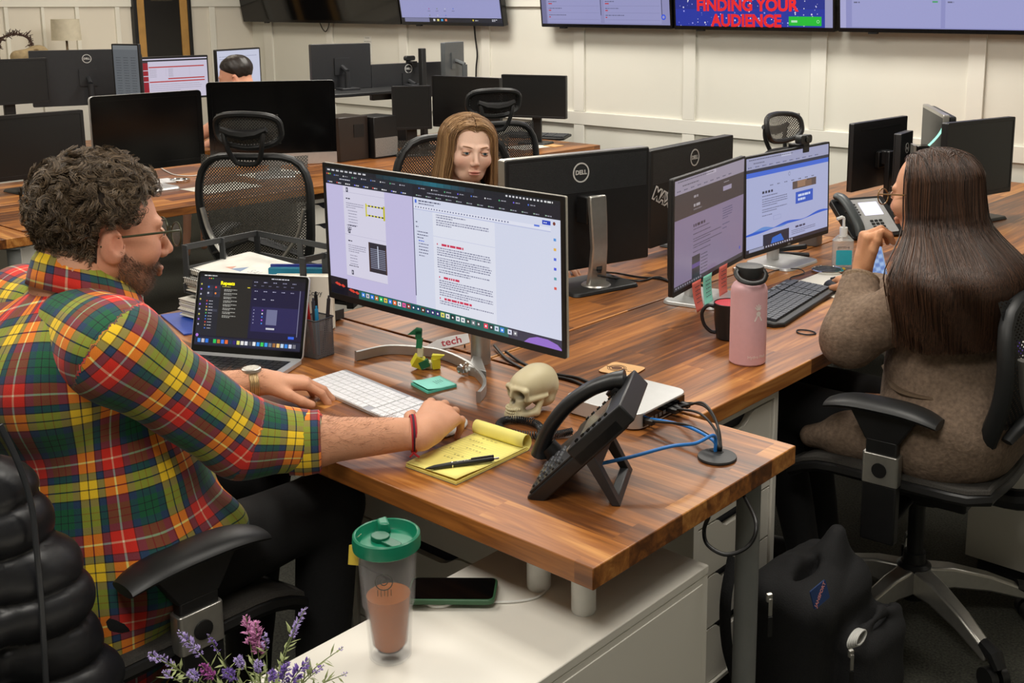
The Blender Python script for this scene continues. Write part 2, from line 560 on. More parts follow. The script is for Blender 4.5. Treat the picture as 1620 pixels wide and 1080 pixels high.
for y in (.4, .9, 1.4, 1.9, 2.4, 2.9, 3.3):
    trim(MB().box(WX, y, .121, WX + .016, y + .04, 1.576))
# door: dark glass leaf between two pale timber jambs with black edges
ya, yb, yc, yd = [atx(x, 50, WX).y for x in (214.5, 229, 281, 294.5)]
d = MB()
d.box(WX, ya - .03, 0, WX + .05, ya, 2.3); d.box(WX, yd, 0, WX + .05, yd + .03, 2.3); d.box(WX, ya - .03, 2.3, WX + .05, yd + .03, 2.35)
dfr = st('door_1', d, BLACK, bevel=.003)
PINE = mat('pale_timber', (176, 134, 72), 0.5, var=0.12, scale=12)
j = MB().box(WX, ya, 0, WX + .04, yb - .012, 2.3).box(WX, yc + .012, 0, WX + .04, yd, 2.3)
j.build('jamb', PINE, dfr, bevel=.002)
MB().box(WX, yb - .012, 0, WX + .03, yc + .012, 2.3).build('door_leaf', mat('dark_door_paint', (24, 22, 20), 0.35, var=0.1), dfr)
MB().box(WX + .031, yb + .05, 1.62, WX + .034, yc - .05, 2.2).build('door_glass', mat('dim_glass', (66, 62, 54), 0.15, var=0.05), dfr)
MB().tube([(WX + .03, yc - .06, 1.0), (WX + .07, yc - .06, 1.0), (WX + .07, yc - .16, 1.0)], .009).build('door_handle', SILVER, dfr)
# ceiling lights: the fittings that carry the light
LENS = mat('ceiling_light_lens', (255, 246, 230), 0.5, emit=1.2)
for i, (x, y, kk) in enumerate(LAMPS):
    L_ = empty('ceiling_light', (x, y, CEIL), 0, 'flat white ceiling light panel over the office floor', 'ceiling light', 'ceiling light panels')
    MB().ring(rrect(1.26, .66, .01, 1), rrect(1.18, .58, .01, 1), -.02, 0).build('frame', WHITEP, L_)
    MB().box(-.59, -.29, -.012, .59, .29, -.004).build('diffuser', LENS, L_)
# ------------------------------------------------------------------ desks
DZ, TH = 0.74, 0.038
def desk(x0, y0, x1, y1, label, along, group=None, legs=()):
    cx, cy = (x0 + x1) / 2, (y0 + y1) / 2
    lx, ly = (x1 - x0, y1 - y0) if along == 'x' else (y1 - y0, x1 - x0)
    o = empty('desk', (cx, cy, 0), 0 if along == 'x' else PI / 2, label, 'desk', group)
    MB().box(-lx / 2, -ly / 2, DZ - TH, lx / 2, ly / 2, DZ).build('desktop', WOOD, o, bevel=.002)
    for (X, Y) in legs:
        p = Vector((X - cx, Y - cy, 0))
        if along != 'x': p = Vector((p.y, -p.x, 0))
        l = MB().cyl((p.x, p.y, 0.012), (p.x, p.y, DZ - TH - .008), .024)
        l.cyl((p.x, p.y, DZ - TH - .008), (p.x, p.y, DZ - TH), .045).cyl((p.x, p.y, 0), (p.x, p.y, .012), .02)
        l.build('leg', GREYM, o)
    return o
D1 = desk(-2.862, 1.234, -1.0085, 1.869, 'walnut end desk with the laptop, skull and ultrawide screen on it', 'x', None, [(-1.066, 1.79), (-2.80, 1.79), (-2.80, 1.30)])
D2 = desk(-1.862, 1.88, -1.247, 3.74, 'walnut desk with the pink bottle and the black keyboard, used by the long haired person', 'y', None, [(-1.81, 1.95), (-1.81, 3.66), (-1.31, 3.66)])
D3 = desk(-2.48, 1.88, -1.868, 3.74, 'walnut desk under two black monitor backs with round logos', 'y', None, [(-2.42, 1.95), (-2.42, 3.66)])
desk(-1.862, 3.746, -1.247, 5.5, 'walnut desk behind the long haired person, by the white wall', 'y', None, [(-1.31, 5.44), (-1.81, 5.44), (-1.31, 3.82)])
desk(-2.48, 3.746, -1.868, 5.5, 'walnut desk under the rear black monitor backs at right, near the wall', 'y', None, [(-2.42, 5.44), (-2.42, 3.82)])
desk(-4.98, 1.855, -4.36, 3.62, 'walnut desk holding the two large silver edged computers', 'y', None, [(-4.42, 1.95), (-4.42, 3.56), (-4.92, 3.56)])
desk(-4.94, 3.626, -4.31, 5.34, 'walnut desk against the white wall with three switched off screens', 'y', None, [(-4.37, 5.28), (-4.37, 3.70)])
desk(-5.61, 1.855, -4.99, 3.62, 'walnut desk behind the two large silver edged computers', 'y', None, [(-5.55, 1.95), (-5.55, 3.56)])
desk(-5.58, 3.626, -4.95, 5.34, 'walnut desk under the black monitor back with the webcam', 'y', None, [(-5.52, 5.28), (-5.52, 3.70)])
desk(-5.95, 1.2, -4.25, 1.843, 'walnut end desk at the left edge of the photo, below the large dark monitor', 'x', None, [(-4.30, 1.26), (-4.30, 1.79)])
desk(-7.0, 2.2, -5.95, 3.72, 'far walnut desk under the lamp, half hidden by screens', 'x', None, [(-6.9, 2.3), (-6.9, 3.6), (-6.05, 2.3)])
desk(-7.0, 3.74, -6.25, 4.9, 'far walnut desk below the lit white monitor', 'y', None, [(-6.9, 4.8), (-6.35, 4.8)])
# short white posts that hold the desk up on the low cabinet
post = empty('support_post', (-1.095, 1.315, .60), 0, 'short white post between low cabinet and desk, nearest the desk corner', 'support post', 'white desk posts')
MB().lathe([(.0, 0), (.019, 0), (.021, .004), (.021, .095), (.030, .096), (.030, .102), (0, .102)], 24).build('tube', WHITEP, post)
p2 = copy_tree(post); p2.location = (-1.205, 1.325, .60)
p2['label'] = 'short white post between low cabinet and desk, beside the charging cable'
# low white cabinet in the foreground
cab = empty('low_cabinet', (-1.1875, .93, 0), 0, 'low white cabinet under the desk corner carrying the tumbler and the phone', 'cabinet')
MB().box(-.1675, -.66, .06, .1665, .65, .582).build('body', WHITE, cab, bevel=.002)
MB().box(-.1675, -.66, .5825, .1675, .65, .60).build('top_panel', WHITE, cab, bevel=.002)
MB().box(.158, -.655, .062, .1678, .632, .570).build('end_panel', WHITE, cab, bevel=.0015)
MB().box(-.15, -.62, 0, .14, .63, .0595).build('plinth', DGREY, cab)
# white drawer units
def drawers(loc, rz, label, wd=.36, dp=.58, ht=.70, n=5, group=None, casters=False):
    o = empty('drawer_unit', loc, rz, label, 'drawer unit', group)   # front faces -Y local
    t = .018
    MB().box(-wd / 2, -dp / 2, .05, -wd / 2 + t, dp / 2, ht).box(wd / 2 - t, -dp / 2, .05, wd / 2, dp / 2, ht).box(-wd / 2 + t, -dp / 2, ht - t, wd / 2 - t, dp / 2, ht) \
        .box(-wd / 2 + t, dp / 2 - .01, .05, wd / 2 - t, dp / 2, ht - t).box(-wd / 2 + t, -dp / 2, .05, wd / 2 - t, dp / 2 - .01, .06).build('body', WHITE, o, bevel=.001)
    for x in (-wd / 2 + .02, wd / 2 - .02):
        for y in (-dp / 2 + .03, dp / 2 - .03):
            MB().cyl((x, y, 0), (x, y, .05), .012).build('foot', GREYM, o)
    hs = [.11, .11, .13, .13, .14][:n]
    s_ = (ht - t - .066) / sum(hs)
    z = ht - t - .003
    for h in hs:
        h *= s_
        a = wd / 2 - t - .003
        # front with a scooped finger notch along its top edge
        pts = [(-a, 0), (a, 0), (a, h - .005), (a * .50, h - .005), (a * .42, h - .009), (a * .30, h - .026), (a * .22, h - .032), (-a * .22, h - .032), (-a * .30, h - .026), (-a * .42, h - .009), (-a * .50, h - .005), (-a, h - .005)]
        m_ = MB(tr(0, -dp / 2 + .006, z - h) @ rot('X', 90))
        n_ = len(pts)
        m_.prism(pts, -.016, .0)
        dr = m_.build('drawer', WHITE, o, smooth=False)
        MB().box(-a * .9, -dp / 2 + .024, z - h + .01, a * .9, -dp / 2 + .03, z - .001).build('notch_shade_sheet', mat('gap_shade', (30, 32, 44), .6), dr, smooth=False)  # thin dark sheet behind the notch, the gap's shade put in as colour
        z -= h
    return o
drawers((-1.55, 2.065, 0), PI / 2, 'white drawer unit with scooped handles behind the grey desk leg', wd=.352, ht=.70)
drawers((-1.70, 1.66, 0), 0, 'white drawer unit in shadow under the desk, behind the tumbler', wd=.5, dp=.33, ht=.69)
drawers((-4.70, 2.10, 0), PI / 2, 'white drawer unit far left, beside the curly haired head', wd=.5, ht=.69)
drawers((-4.72, 3.38, 0), PI / 2, 'white drawer unit under the far desk, left of the ultrawide screen', wd=.42, ht=.66)
p = at(1596, 556, .60)
lc = empty('low_cabinet', (p.x + .22, p.y + .1, 0), 0, 'low white cabinet at the right edge, holding a purple object', 'cabinet')
MB().box(-.22, -.35, .06, .22, .35, .58).build('body', WHITE, lc, bevel=.002)
MB().box(-.225, -.355, .5805, .225, .355, .60).build('top_panel', WHITE, lc, bevel=.002)
MB().box(-.2, -.3, 0, .2, .3, .0595).build('plinth', DGREY, lc)
PURP = mat('purple_plastic', (78, 48, 168), .35)
pp = empty('tape_dispenser', (p.x + .06, p.y + .02, .6005), .3, 'purple plastic holder on the low cabinet at the right edge', 'tape dispenser')
MB().box(-.045, -.02, 0, .045, .02, .012).box(-.045, -.02, .012, -.03, .02, .05).box(.03, -.02, .012, .045, .02, .05).build('body', PURP, pp, bevel=.003)
MB(tr(0, 0, .035) @ rot('X', 90)).ring(rrect(.044, .044, .0219, 6), rrect(.026, .026, .0129, 6), -.009, .009).build('roll', mat('clear_tape', (214, 214, 220), .2), pp)
# ------------------------------------------------------------------ screens
rng = random.Random(7)
class Scr(MB):
    """screen picture: coloured patches on the display plane, u to the right and v down in 0..1"""
    def __init__(s, w, h, x0, z0, M, y=0.0):
        super().__init__(M); s.w = w; s.h = h; s.x0 = x0; s.z0 = z0; s.y = y; s.n = 0
    def P(s, u, v, l): return (s.x0 + u * s.w, s.y - l * .00012, s.z0 + s.h * (1 - v))
    def q(s, u0, v0, u1, v1, c, l=1):
        s.col = lin(c)
        s.add([s.P(u0, v1, l), s.P(u1, v1, l), s.P(u1, v0, l), s.P(u0, v0, l)], [(0, 1, 2, 3)])
    def poly(s, pts, c, l=1):
        s.col = lin(c)
        s.add([s.P(u, v, l) for u, v in pts], [tuple(range(len(pts)))])
    def disc(s, u, v, r, c, l=2, n=14):
        s.poly([(u + r * math.cos(a * 2 * PI / n) / s.w * s.h, v - r * math.sin(-a * 2 * PI / n)) for a in range(n)], c, l)
    def lines(s, u0, v0, u1, n, dv, h, c, l=2, dens=.85, last=.6):
        for i in range(n):
            u = u0; e = u1 if i < n - 1 else u0 + (u1 - u0) * last
            e -= rng.random() * .06 * (u1 - u0)
            while u < e:
                wd = (rng.uniform(.8, 3.5)) * h * s.h / s.w
                s.q(u, v0 + i * dv, min(e, u + wd), v0 + i * dv + h, c, l)
                u += wd + h * .6 * s.h / s.w / dens
    def done(s, parent):
        return s.build('screen', SCREEN, parent, smooth=False)
def doc_mac(s):
    q = s.q
    q(0, 0, 1, 1, (28, 96, 92), 0)
    q(0, .0, 1, .035, (30, 32, 40), 1)
    for i in range(14): q(.25 + i * .03, .0, .285 + i * .03, .03, (30 + i * 1, 50 + i * 7 if i < 9 else 110 - (i - 8) * 12, 60 + i * 8 if i < 9 else 124 - (i - 8) * 12), 2)
    for i in range(9): q(.01 + i * .022, .010, .024 + i * .022, .022, (205, 205, 210), 3)
    for i in range(12): q(.80 + i * .013, .010, .807 + i * .013, .022, (215, 215, 220), 3)
    s.lines(.945, .010, .995, 1, .01, .012, (220, 220, 220), 3)
    q(0, .035, .415, .125, (36, 38, 48), 2); q(.0, .125, .415, .93, (196, 190, 226), 2)
    for i, c in enumerate(((236, 90, 80), (240, 190, 70), (90, 200, 90))): s.disc(.008 + i * .008, .047, .006, c, 3)
    for i in range(8):
        s.disc(.045 + i * .045, .053, .006, [(80, 120, 220), (230, 230, 230), (90, 190, 130), (200, 200, 215)][i % 4], 3)
        s.lines(.051 + i * .045, .049, .078 + i * .045, 1, .01, .007, (150, 150, 160), 3)
    q(.06, .068, .28, .088, (26, 34, 52), 3); s.lines(.07, .074, .16, 1, .01, .008, (200, 200, 210), 4)
    for i in range(9):
        q(.01 + i * .044, .104, .016 + i * .044, .113, [(80, 110, 230), (220, 80, 70), (240, 240, 240), (110, 110, 240)][i % 4], 3)
        s.lines(.018 + i * .044, .105, .045 + i * .044, 1, .01, .008, (215, 215, 220), 3)
    q(.085, .125, .285, .83, (216, 213, 232), 3)
    for v in (.17, .50, .828): q(.085, v, .285, v + .002, (176, 172, 198), 4)
    for u, v in ((.10, .135), (.103, .455), (.11, .78)):
        q(u, v, u + .010, v + .035, (32, 34, 62), 5); q(u + .003, v + .008, u + .006, v + .027, (220, 220, 235), 6)
    s.lines(.098, .215, .135, 1, .01, .009, (40, 40, 60), 5); s.lines(.098, .252, .183, 3, .0165, .006, (140, 138, 160), 5)
    for i in range(6): s.lines(.106, .31 + i * .022, .183, 1, .015, .006, (140, 138, 160), 5)
    s.lines(.098, .425, .18, 1, .01, .007, (50, 50, 70), 5); s.lines(.10, .442, .12, 3, .014, .007, (60, 60, 80), 5)
    s.lines(.10, .545, .135, 1, .01, .009, (40, 40, 60), 5); s.lines(.10, .58, .188, 4, .0165, .006, (140, 138, 160), 5)
    for i in range(4): s.lines(.106, .66 + i * .022, .17, 1, .015, .006, (140, 138, 160), 5)
    s.lines(.10, .742, .18, 1, .01, .007, (50, 50, 70), 5)
    q(.193, .235, .199, .335, (206, 200, 50), 5); q(.277, .235, .285, .345, (196, 190, 40), 5)
    for i in range(10):
        c = (40, 40, 34) if i % 2 else (222, 214, 60)
        q(.199 + i * .0078, .245, .2068 + i * .0078, .256, c, 5); q(.199 + i * .0078, .318, .2068 + i * .0078, .329, c, 5)
    q(.20, .53, .285, .76, (44, 42, 52), 5)
    for i in range(11): q(.208, .575 + i * .0145, .28, .583 + i * .0145, (124, 128, 150), 6)
    q(.242, .55, .246, .72, (206, 214, 232), 7); q(.2, .53, .206, .76, (70, 50, 48), 7); q(.279, .56, .285, .76, (70, 50, 48), 7)
    q(.415, .035, 1, .125, (32, 32, 42), 2); q(.415, .125, 1, .93, (214, 219, 238), 2); q(.413, .125, .417, .86, (90, 90, 120), 3)
    for i in range(9):
        s.disc(.445 + i * .055, .055, .006, [(80, 120, 220), (230, 230, 230), (90, 190, 130), (120, 100, 240)][i % 4], 3)
        s.lines(.452 + i * .055, .051, .485 + i * .055, 1, .01, .007, (150, 150, 160), 3)
    s.lines(.48, .077, .70, 1, .01, .008, (150, 150, 165), 3)
    for i in range(13): q(.43 + i * .043, .104, .436 + i * .043, .112, (150, 180, 160), 3); s.lines(.438 + i * .043, .105, .464 + i * .043, 1, .01, .007, (150, 150, 165), 3)
    q(.424, .14, .432, .165, (70, 110, 220), 4); s.lines(.44, .142, .60, 1, .01, .009, (70, 72, 100), 4); s.lines(.44, .162, .56, 1, .01, .008, (90, 92, 120), 4)
    q(.418, .182, .965, .205, (226, 229, 244), 3)
    for i in range(34): q(.425 + i * .0115, .189, .430 + i * .0115, .198, (100, 104, 140), 4)
    q(.935, .14, .965, .168, (40, 70, 190), 5); s.lines(.94, .151, .96, 1, .01, .007, (220, 225, 250), 6); s.disc(.978, .153, .012, (120, 60, 50), 5)
    q(.905, .178, .925, .19, (90, 120, 220), 5)
    q(.418, .208, .965, .213, (186, 192, 226), 3)
    for i in range(6): q(.975, .25 + i * .065, .984, .268 + i * .065, [(90, 150, 220), (230, 180, 80), (80, 110, 220), (70, 90, 220), (90, 160, 170), (220, 90, 80)][i], 4)
    s.lines(.425, .30, .44, 1, .01, .008, (90, 92, 120), 4); s.lines(.425, .335, .445, 1, .01, .008, (90, 92, 120), 4)
    s.lines(.43, .37, .478, 3, .022, .007, (90, 92, 120), 4); s.lines(.435, .436, .478, 1, .02, .008, (80, 110, 220), 4); s.lines(.435, .458, .478, 5, .022, .007, (90, 92, 120), 4)
    q(.50, .213, .755, .93, (226, 229, 242), 3)
    q(.50, .385, .755, .388, (196, 200, 226), 5)
    s.lines(.515, .225, .64, 2, .0165, .008, (136, 138, 162), 5); s.lines(.515, .262, .74, 3, .0165, .008, (136, 138, 162), 5, last=.3)
    RED = (206, 52, 84)
    s.lines(.535, .432, .69, 1, .01, .016, RED, 5, dens=1.4); q(.515, .434, .519, .446, RED, 5)
    s.lines(.515, .462, .74, 4, .0165, .008, (136, 138, 162), 5); s.lines(.515, .535, .745, 5, .0165, .008, (136, 138, 162), 5); s.lines(.52, .622, .745, 2, .0165, .008, (136, 138, 162), 5)
    s.lines(.54, .672, .66, 1, .01, .016, RED, 5, dens=1.4); q(.52, .674, .524, .686, RED, 5)
    s.lines(.52, .70, .745, 4, .0165, .008, (136, 138, 162), 5); s.lines(.52, .772, .745, 3, .0165, .008, (136, 138, 162), 5)
    s.lines(.54, .828, .735, 1, .01, .016, RED, 5, dens=1.4); q(.52, .830, .524, .842, RED, 5)
    s.lines(.52, .852, .745, 2, .0165, .008, (136, 138, 162), 5)
    q(0, .93, 1, 1, (24, 94, 88), 3); q(0, .865, .085, 1, (18, 18, 30), 4); q(.0, .93, .14, 1, (20, 20, 32), 4)
    for u, v in ((.03, .92), (.05, .925), (.09, .945), (.10, .95), (.12, .955), (.02, .915)): s.poly([(u, v), (u + .012, v - .012), (u + .024, v + .004), (u + .014, v + .014)], (214, 66, 50), 5)
    s.poly([(.86, 1), (.88, .965), (.91, .945), (.95, .945), (.985, .965), (1, .99), (1, 1)], (150, 110, 206), 5)
    q(.80, .93, 1, 1, (52, 50, 70), 4)
    ic = [(70, 140, 230), (200, 196, 206), (40, 120, 230), (190, 120, 50), (40, 200, 90), (230, 200, 70), (70, 130, 240), (240, 110, 50), (232, 232, 240), (240, 90, 160), (150, 30, 30), (20, 50, 90), (20, 60, 100), (90, 30, 10), (50, 30, 110), (50, 30, 110), (50, 30, 110), (230, 226, 110), (240, 236, 230), (30, 30, 40), (236, 236, 240), (240, 240, 240), (60, 60, 60), (120, 124, 130), (70, 74, 80), (236, 60, 90), (40, 40, 50), (210, 224, 240), (60, 140, 230), (220, 222, 240), (120, 120, 130)]
    for i, c in enumerate(ic):
        u = .155 + i * .0216 + (.008 if i > 24 else 0) + (.008 if i > 28 else 0)
        q(u, .942, u + .0158, .976, c, 6)
        cc = (250, 250, 250) if sum(c) < 450 else (80, 90, 130)
        q(u + .005, .953, u + .011, .966, cc, 7)
def doc_laptop(s):
    q = s.q
    q(0, 0, 1, 1, (16, 14, 38), 0)
    q(0, 0, 1, .05, (14, 14, 20), 1); s.lines(.04, .02, .26, 1, .01, .014, (220, 220, 220), 2); s.lines(.68, .02, .98, 1, .01, .014, (210, 210, 220), 2)
    q(0, .05, .20, .86, (30, 32, 44), 2); q(.2, .05, .50, .86, (34, 32, 30), 2)
    for i, c in enumerate(((236, 90, 80), (240, 190, 70), (90, 200, 90))): s.disc(.09 + i * .018, .065, .008, c, 3)
    for i in range(4): q(.075 + .07 * (i % 2), .16 + .085 * (i // 2), .135 + .07 * (i % 2), .235 + .085 * (i // 2), (46, 48, 66), 3); s.disc(.09 + .07 * (i % 2), .185 + .085 * (i // 2), .014, [(70, 130, 240), (236, 70, 60), (200, 200, 210), (240, 140, 60)][i], 4)
    for i in range(9): s.disc(.02, .15 + i * .07, .013, [(200, 190, 90), (150, 110, 230), (180, 180, 200)][i % 3], 3)
    s.disc(.02, .86, .022, (180, 120, 220), 4)
    for i in range(10):
        s.disc(.085, .38 + i * .042, .010, [(236, 70, 60), (150, 110, 230), (240, 160, 60), (230, 220, 80), (90, 200, 110), (90, 160, 240), (60, 110, 230), (236, 70, 60), (200, 150, 100), (70, 120, 230)][i], 4)
        s.lines(.105, .375 + i * .042, .17, 1, .01, .010, (190, 190, 200), 4)
    q(.07, .49, .19, .525, (58, 60, 76), 3)
    for i in range(8): s.lines(.24, .205 + i * .052, .37, 2, .019, .010, (180, 178, 170), 3)
    s.lines(.22, .165, .36, 1, .01, .010, (200, 190, 90), 3); q(.46, .16, .485, .172, (226, 206, 50), 3)
    q(.5, .05, 1, .17, (20, 18, 34), 2); q(.5, .17, 1, .86, (22, 18, 56), 2); q(.52, .42, .96, .76, (38, 34, 84), 3)
    for i in range(5): s.lines(.52 + i * .09, .075, .58 + i * .09, 1, .01, .012, (160, 160, 190), 4); s.lines(.53 + i * .085, .20, .585 + i * .085, 1, .01, .011, (170, 170, 200), 4)
    for i in range(6): s.lines(.52 + i * .07, .125, .56 + i * .07, 1, .01, .009, (130, 130, 160), 4)
    for i in range(3): s.lines(.53 + i * .08, .31, .58 + i * .08, 1, .01, .011, (190, 190, 210), 4)
    q(.66, .45, .76, .66, (112, 114, 150), 4); q(.665, .70, .745, .725, (206, 206, 214), 4)
    for i in range(5): s.disc(.62, .465 + i * .045, .011, [(190, 90, 220), (230, 230, 230), (70, 130, 240), (190, 90, 220), (70, 150, 240)][i], 5); s.disc(.54, .465 + i * .045, .009, (150, 150, 180), 5)
    q(.88, .80, .935, .835, (50, 100, 230), 5)
    q(.955, .17, .962, .80, (120, 120, 150), 4)
    q(0, .88, 1, .985, (30, 34, 60), 3)
    ic = [(70, 140, 230), (200, 196, 206), (40, 120, 230), (30, 30, 40), (40, 200, 90), (190, 120, 50), (70, 130, 240), (240, 110, 50), (20, 50, 90), (50, 30, 110), (230, 226, 110), (240, 236, 230), (232, 232, 240), (90, 90, 96), (240, 240, 240), (60, 150, 240), (60, 210, 90), (60, 160, 240), (120, 124, 130), (160, 110, 60), (240, 200, 120), (200, 220, 240), (60, 140, 230), (220, 222, 240), (120, 120, 130)]
    for i, c in enumerate(ic): q(.03 + i * .0375, .905, .058 + i * .0375, .958, c, 4)
def doc_purple(s):
    q = s.q
    q(0, 0, 1, 1, (128, 116, 142), 0); q(0, 0, 1, .13, (148, 140, 158), 1)
    q(.42, .0, .56, .035, (176, 168, 184), 2); s.lines(.04, .012, .9, 1, .01, .012, (96, 90, 104), 3); s.lines(.1, .055, .5, 1, .01, .012, (96, 90, 104), 3)
    for i in range(9): q(.03 + i * .09, .095, .04 + i * .09, .107, (70, 72, 100), 3); s.lines(.045 + i * .09, .096, .10 + i * .09, 1, .01, .010, (90, 86, 104), 3)
    q(0, .13, 1, .36, (62, 56, 58), 1)
    s.lines(.25, .185, .36, 1, .01, .022, (150, 144, 150), 2); s.lines(.25, .265, .42, 1, .01, .026, (160, 154, 160), 2); s.lines(.25, .31, .45, 1, .01, .012, (120, 114, 120), 2)
    q(.67, .205, .80, .25, (150, 142, 166), 2); s.lines(.68, .16, .82, 1, .01, .01, (140, 134, 140), 2)
    s.lines(.25, .455, .52, 1, .01, .026, (56, 50, 66), 2)
    for i, n in ((.50, 1), (.545, 1), (.59, 2), (.65, 2), (.715, 1)): s.lines(.25, i, .66, n, .022, .009, (78, 70, 88), 2)
    s.lines(.67, .42, .82, 5, .024, .009, (78, 76, 108), 2); s.lines(.67, .575, .78, 2, .04, .009, (78, 76, 108), 2)
    q(.235, .755, .345, 1, (50, 46, 54), 2); q(.235, .83, .345, .87, (88, 66, 130), 3)
    for i in range(6): s.lines(.36, .77 + i * .032, .52, 1, .02, .010, (78, 70, 88), 2)
    q(0, .962, 1, 1, (58, 56, 62), 3)
    for i in range(12): q(.02 + i * .03, .973, .035 + i * .03, .988, (140, 138, 150), 4)
    s.disc(.95, .90, .018, (70, 84, 176), 4)
def doc_pool(s):
    q = s.q
    q(0, 0, 1, 1, (168, 174, 212), 0); q(0, 0, 1, .12, (156, 158, 190), 1); q(.40, .01, .52, .04, (190, 192, 216), 2)
    s.lines(.03, .016, .95, 1, .01, .011, (96, 98, 120), 3); s.lines(.08, .055, .3, 1, .01, .011, (96, 98, 120), 3)
    for i in range(11): q(.02 + i * .08, .092, .03 + i * .08, .104, (70, 80, 140), 3); s.lines(.034 + i * .08, .093, .085 + i * .08, 1, .01, .009, (90, 90, 110), 3)
    q(0, .12, 1, .155, (46, 48, 66), 1); q(0, .155, 1, .205, (66, 104, 210), 1)
    s.disc(.5, .245, .022, (120, 126, 156), 2); s.disc(.5, .245, .016, (168, 174, 212), 3)
    for i in range(7): s.lines(.27 + i * .085, .32, .33 + i * .085, 1, .01, .011, (90, 92, 116), 2)
    q(.54, .345, .84, .43, (90, 74, 70), 2); q(.60, .345, .72, .42, (150, 116, 92), 3); q(.70, .36, .78, .43, (120, 92, 76), 4)
    q(.58, .47, .80, .60, (46, 84, 190), 2); s.lines(.61, .50, .77, 2, .045, .026, (200, 210, 240), 3, dens=2)
    s.lines(.18, .375, .40, 1, .01, .026, (44, 44, 66), 2); s.lines(.18, .425, .49, 1, .01, .010, (100, 102, 130), 2)
    s.lines(.18, .46, .49, 4, .024, .009, (100, 102, 130), 2); s.lines(.18, .57, .49, 2, .024, .009, (100, 102, 130), 2); s.lines(.18, .635, .38, 1, .02, .009, (100, 102, 130), 2)
    q(.31, .665, .40, .71, (140, 146, 190), 2); q(.313, .668, .397, .707, (168, 174, 212), 3)
    A = lambda u: .80 - .028 * math.sin(u * 9) - .05 * math.exp(-((u - .55) / .11) ** 2) - .03 * math.exp(-((u - .95) / .08) ** 2) - .02 * math.exp(-((u - .2) / .08) ** 2) - .02 * u
    Bf = lambda u: .815 + .006 * math.sin(u * 12) - .05 * u
    for i in range(40):
        a, b = i / 40, (i + 1) / 40
        s.poly([(a, Bf(a)), (b, Bf(b)), (b, A(b) + .01), (a, A(a) + .01)], (96, 140, 206), 2)
        s.poly([(a, Bf(a) + .004), (b, Bf(b) + .004), (b, Bf(b) - .014 - .012 * math.sin(b * 16)), (a, Bf(a) - .014 - .012 * math.sin(a * 16))], (44, 92, 200), 3)
    s.lines(.58, .845, .80, 1, .01, .022, (60, 62, 90), 4); s.lines(.53, .885, .84, 3, .02, .008, (100, 102, 130), 4)
    q(.19, .845, .50, .975, (34, 40, 58), 4); s.poly([(.28, .965), (.30, .90), (.40, .88), (.44, .965)], (46, 104, 200), 5)
    q(0, .962, 1, 1, (40, 40, 52), 6)
    for i in range(12): q(.22 + i * .028, .972, .235 + i * .028, .99, (180, 180, 196), 7)
    q(.03, .967, .2, .996, (150, 152, 176), 7)
def doc_red(s):
    q = s.q
    q(0, 0, 1, 1, (202, 196, 216), 0); q(0, .03, 1, .07, (40, 40, 44), 1); q(0, .1, .10, .95, (150, 30, 42), 1); q(0, .07, .1, .1, (60, 50, 56), 2)
    for i in range(3): q(0, .28 + i * .14, .1, .30 + i * .14, (200, 194, 210), 2)
    for v in (.20, .50, .57): q(.11 + (.28 if v == .5 else 0), v, .95, v + .028, (178, 44, 38), 2)
    for i in range(9): s.lines(.12, .26 + i * .025, .3, 1, .02, .008, (150, 146, 160), 2); s.lines(.4, .26 + i * .025, .52, 1, .02, .008, (140, 136, 150), 2)
    q(.36, .25, .362, .45, (170, 166, 180), 2); q(.72, .22, .722, .45, (170, 166, 180), 2)
    s.lines(.12, .65, .9, 4, .05, .01, (150, 146, 160), 2)
def doc_white(s):
    q = s.q
    q(0, 0, 1, 1, (196, 200, 222), 0); s.lines(.05, .10, .95, 2, .04, .012, (150, 154, 180), 2); q(.36, .24, .50, .275, (70, 150, 190), 2)
    for i in range(3): s.lines(.12 + i * .24, .32, .27 + i * .24, 6, .05, .010, (150, 154, 180), 2)
def doc_grey(s):
    s.q(0, 0, 1, 1, (96, 100, 104), 0)
    for i in range(3): s.lines(.1 + i * .3, .14, .3 + i * .3, 26, .03, .008, (64, 68, 72), 2)
    s.q(0, 0, 1, .05, (112, 116, 118), 1)
def doc_desktop(s):
    q = s.q
    q(0, 0, 1, 1, (150, 152, 200), 0)
    q(.2, .60, .55, .62, (170, 172, 214), 1)
    for r_ in range(2):
        for i in range(4 - r_): s.disc(.30 + i * .082, .775 + r_ * .11, .010, [(170, 60, 150), (110, 130, 60), (200, 200, 214), (60, 100, 210)][(i + r_) % 4], 2); s.lines(.285 + i * .082, .81 + r_ * .11, .33 + i * .082, 1, .01, .008, (80, 82, 110), 2)
    q(0, .925, 1, 1, (18, 20, 30), 2); q(.03, .93, .29, .995, (120, 122, 156), 3)
    for i, c in enumerate(((200, 200, 210), (220, 210, 120), (60, 160, 220), (220, 120, 90))): q(.33 + i * .04, .945, .35 + i * .04, .98, c, 4)
    s.disc(.73, .962, .016, (220, 200, 50), 4); s.lines(.75, .957, .8, 1, .01, .015, (200, 200, 210), 4); s.lines(.91, .945, .96, 2, .02, .012, (200, 200, 210), 4)
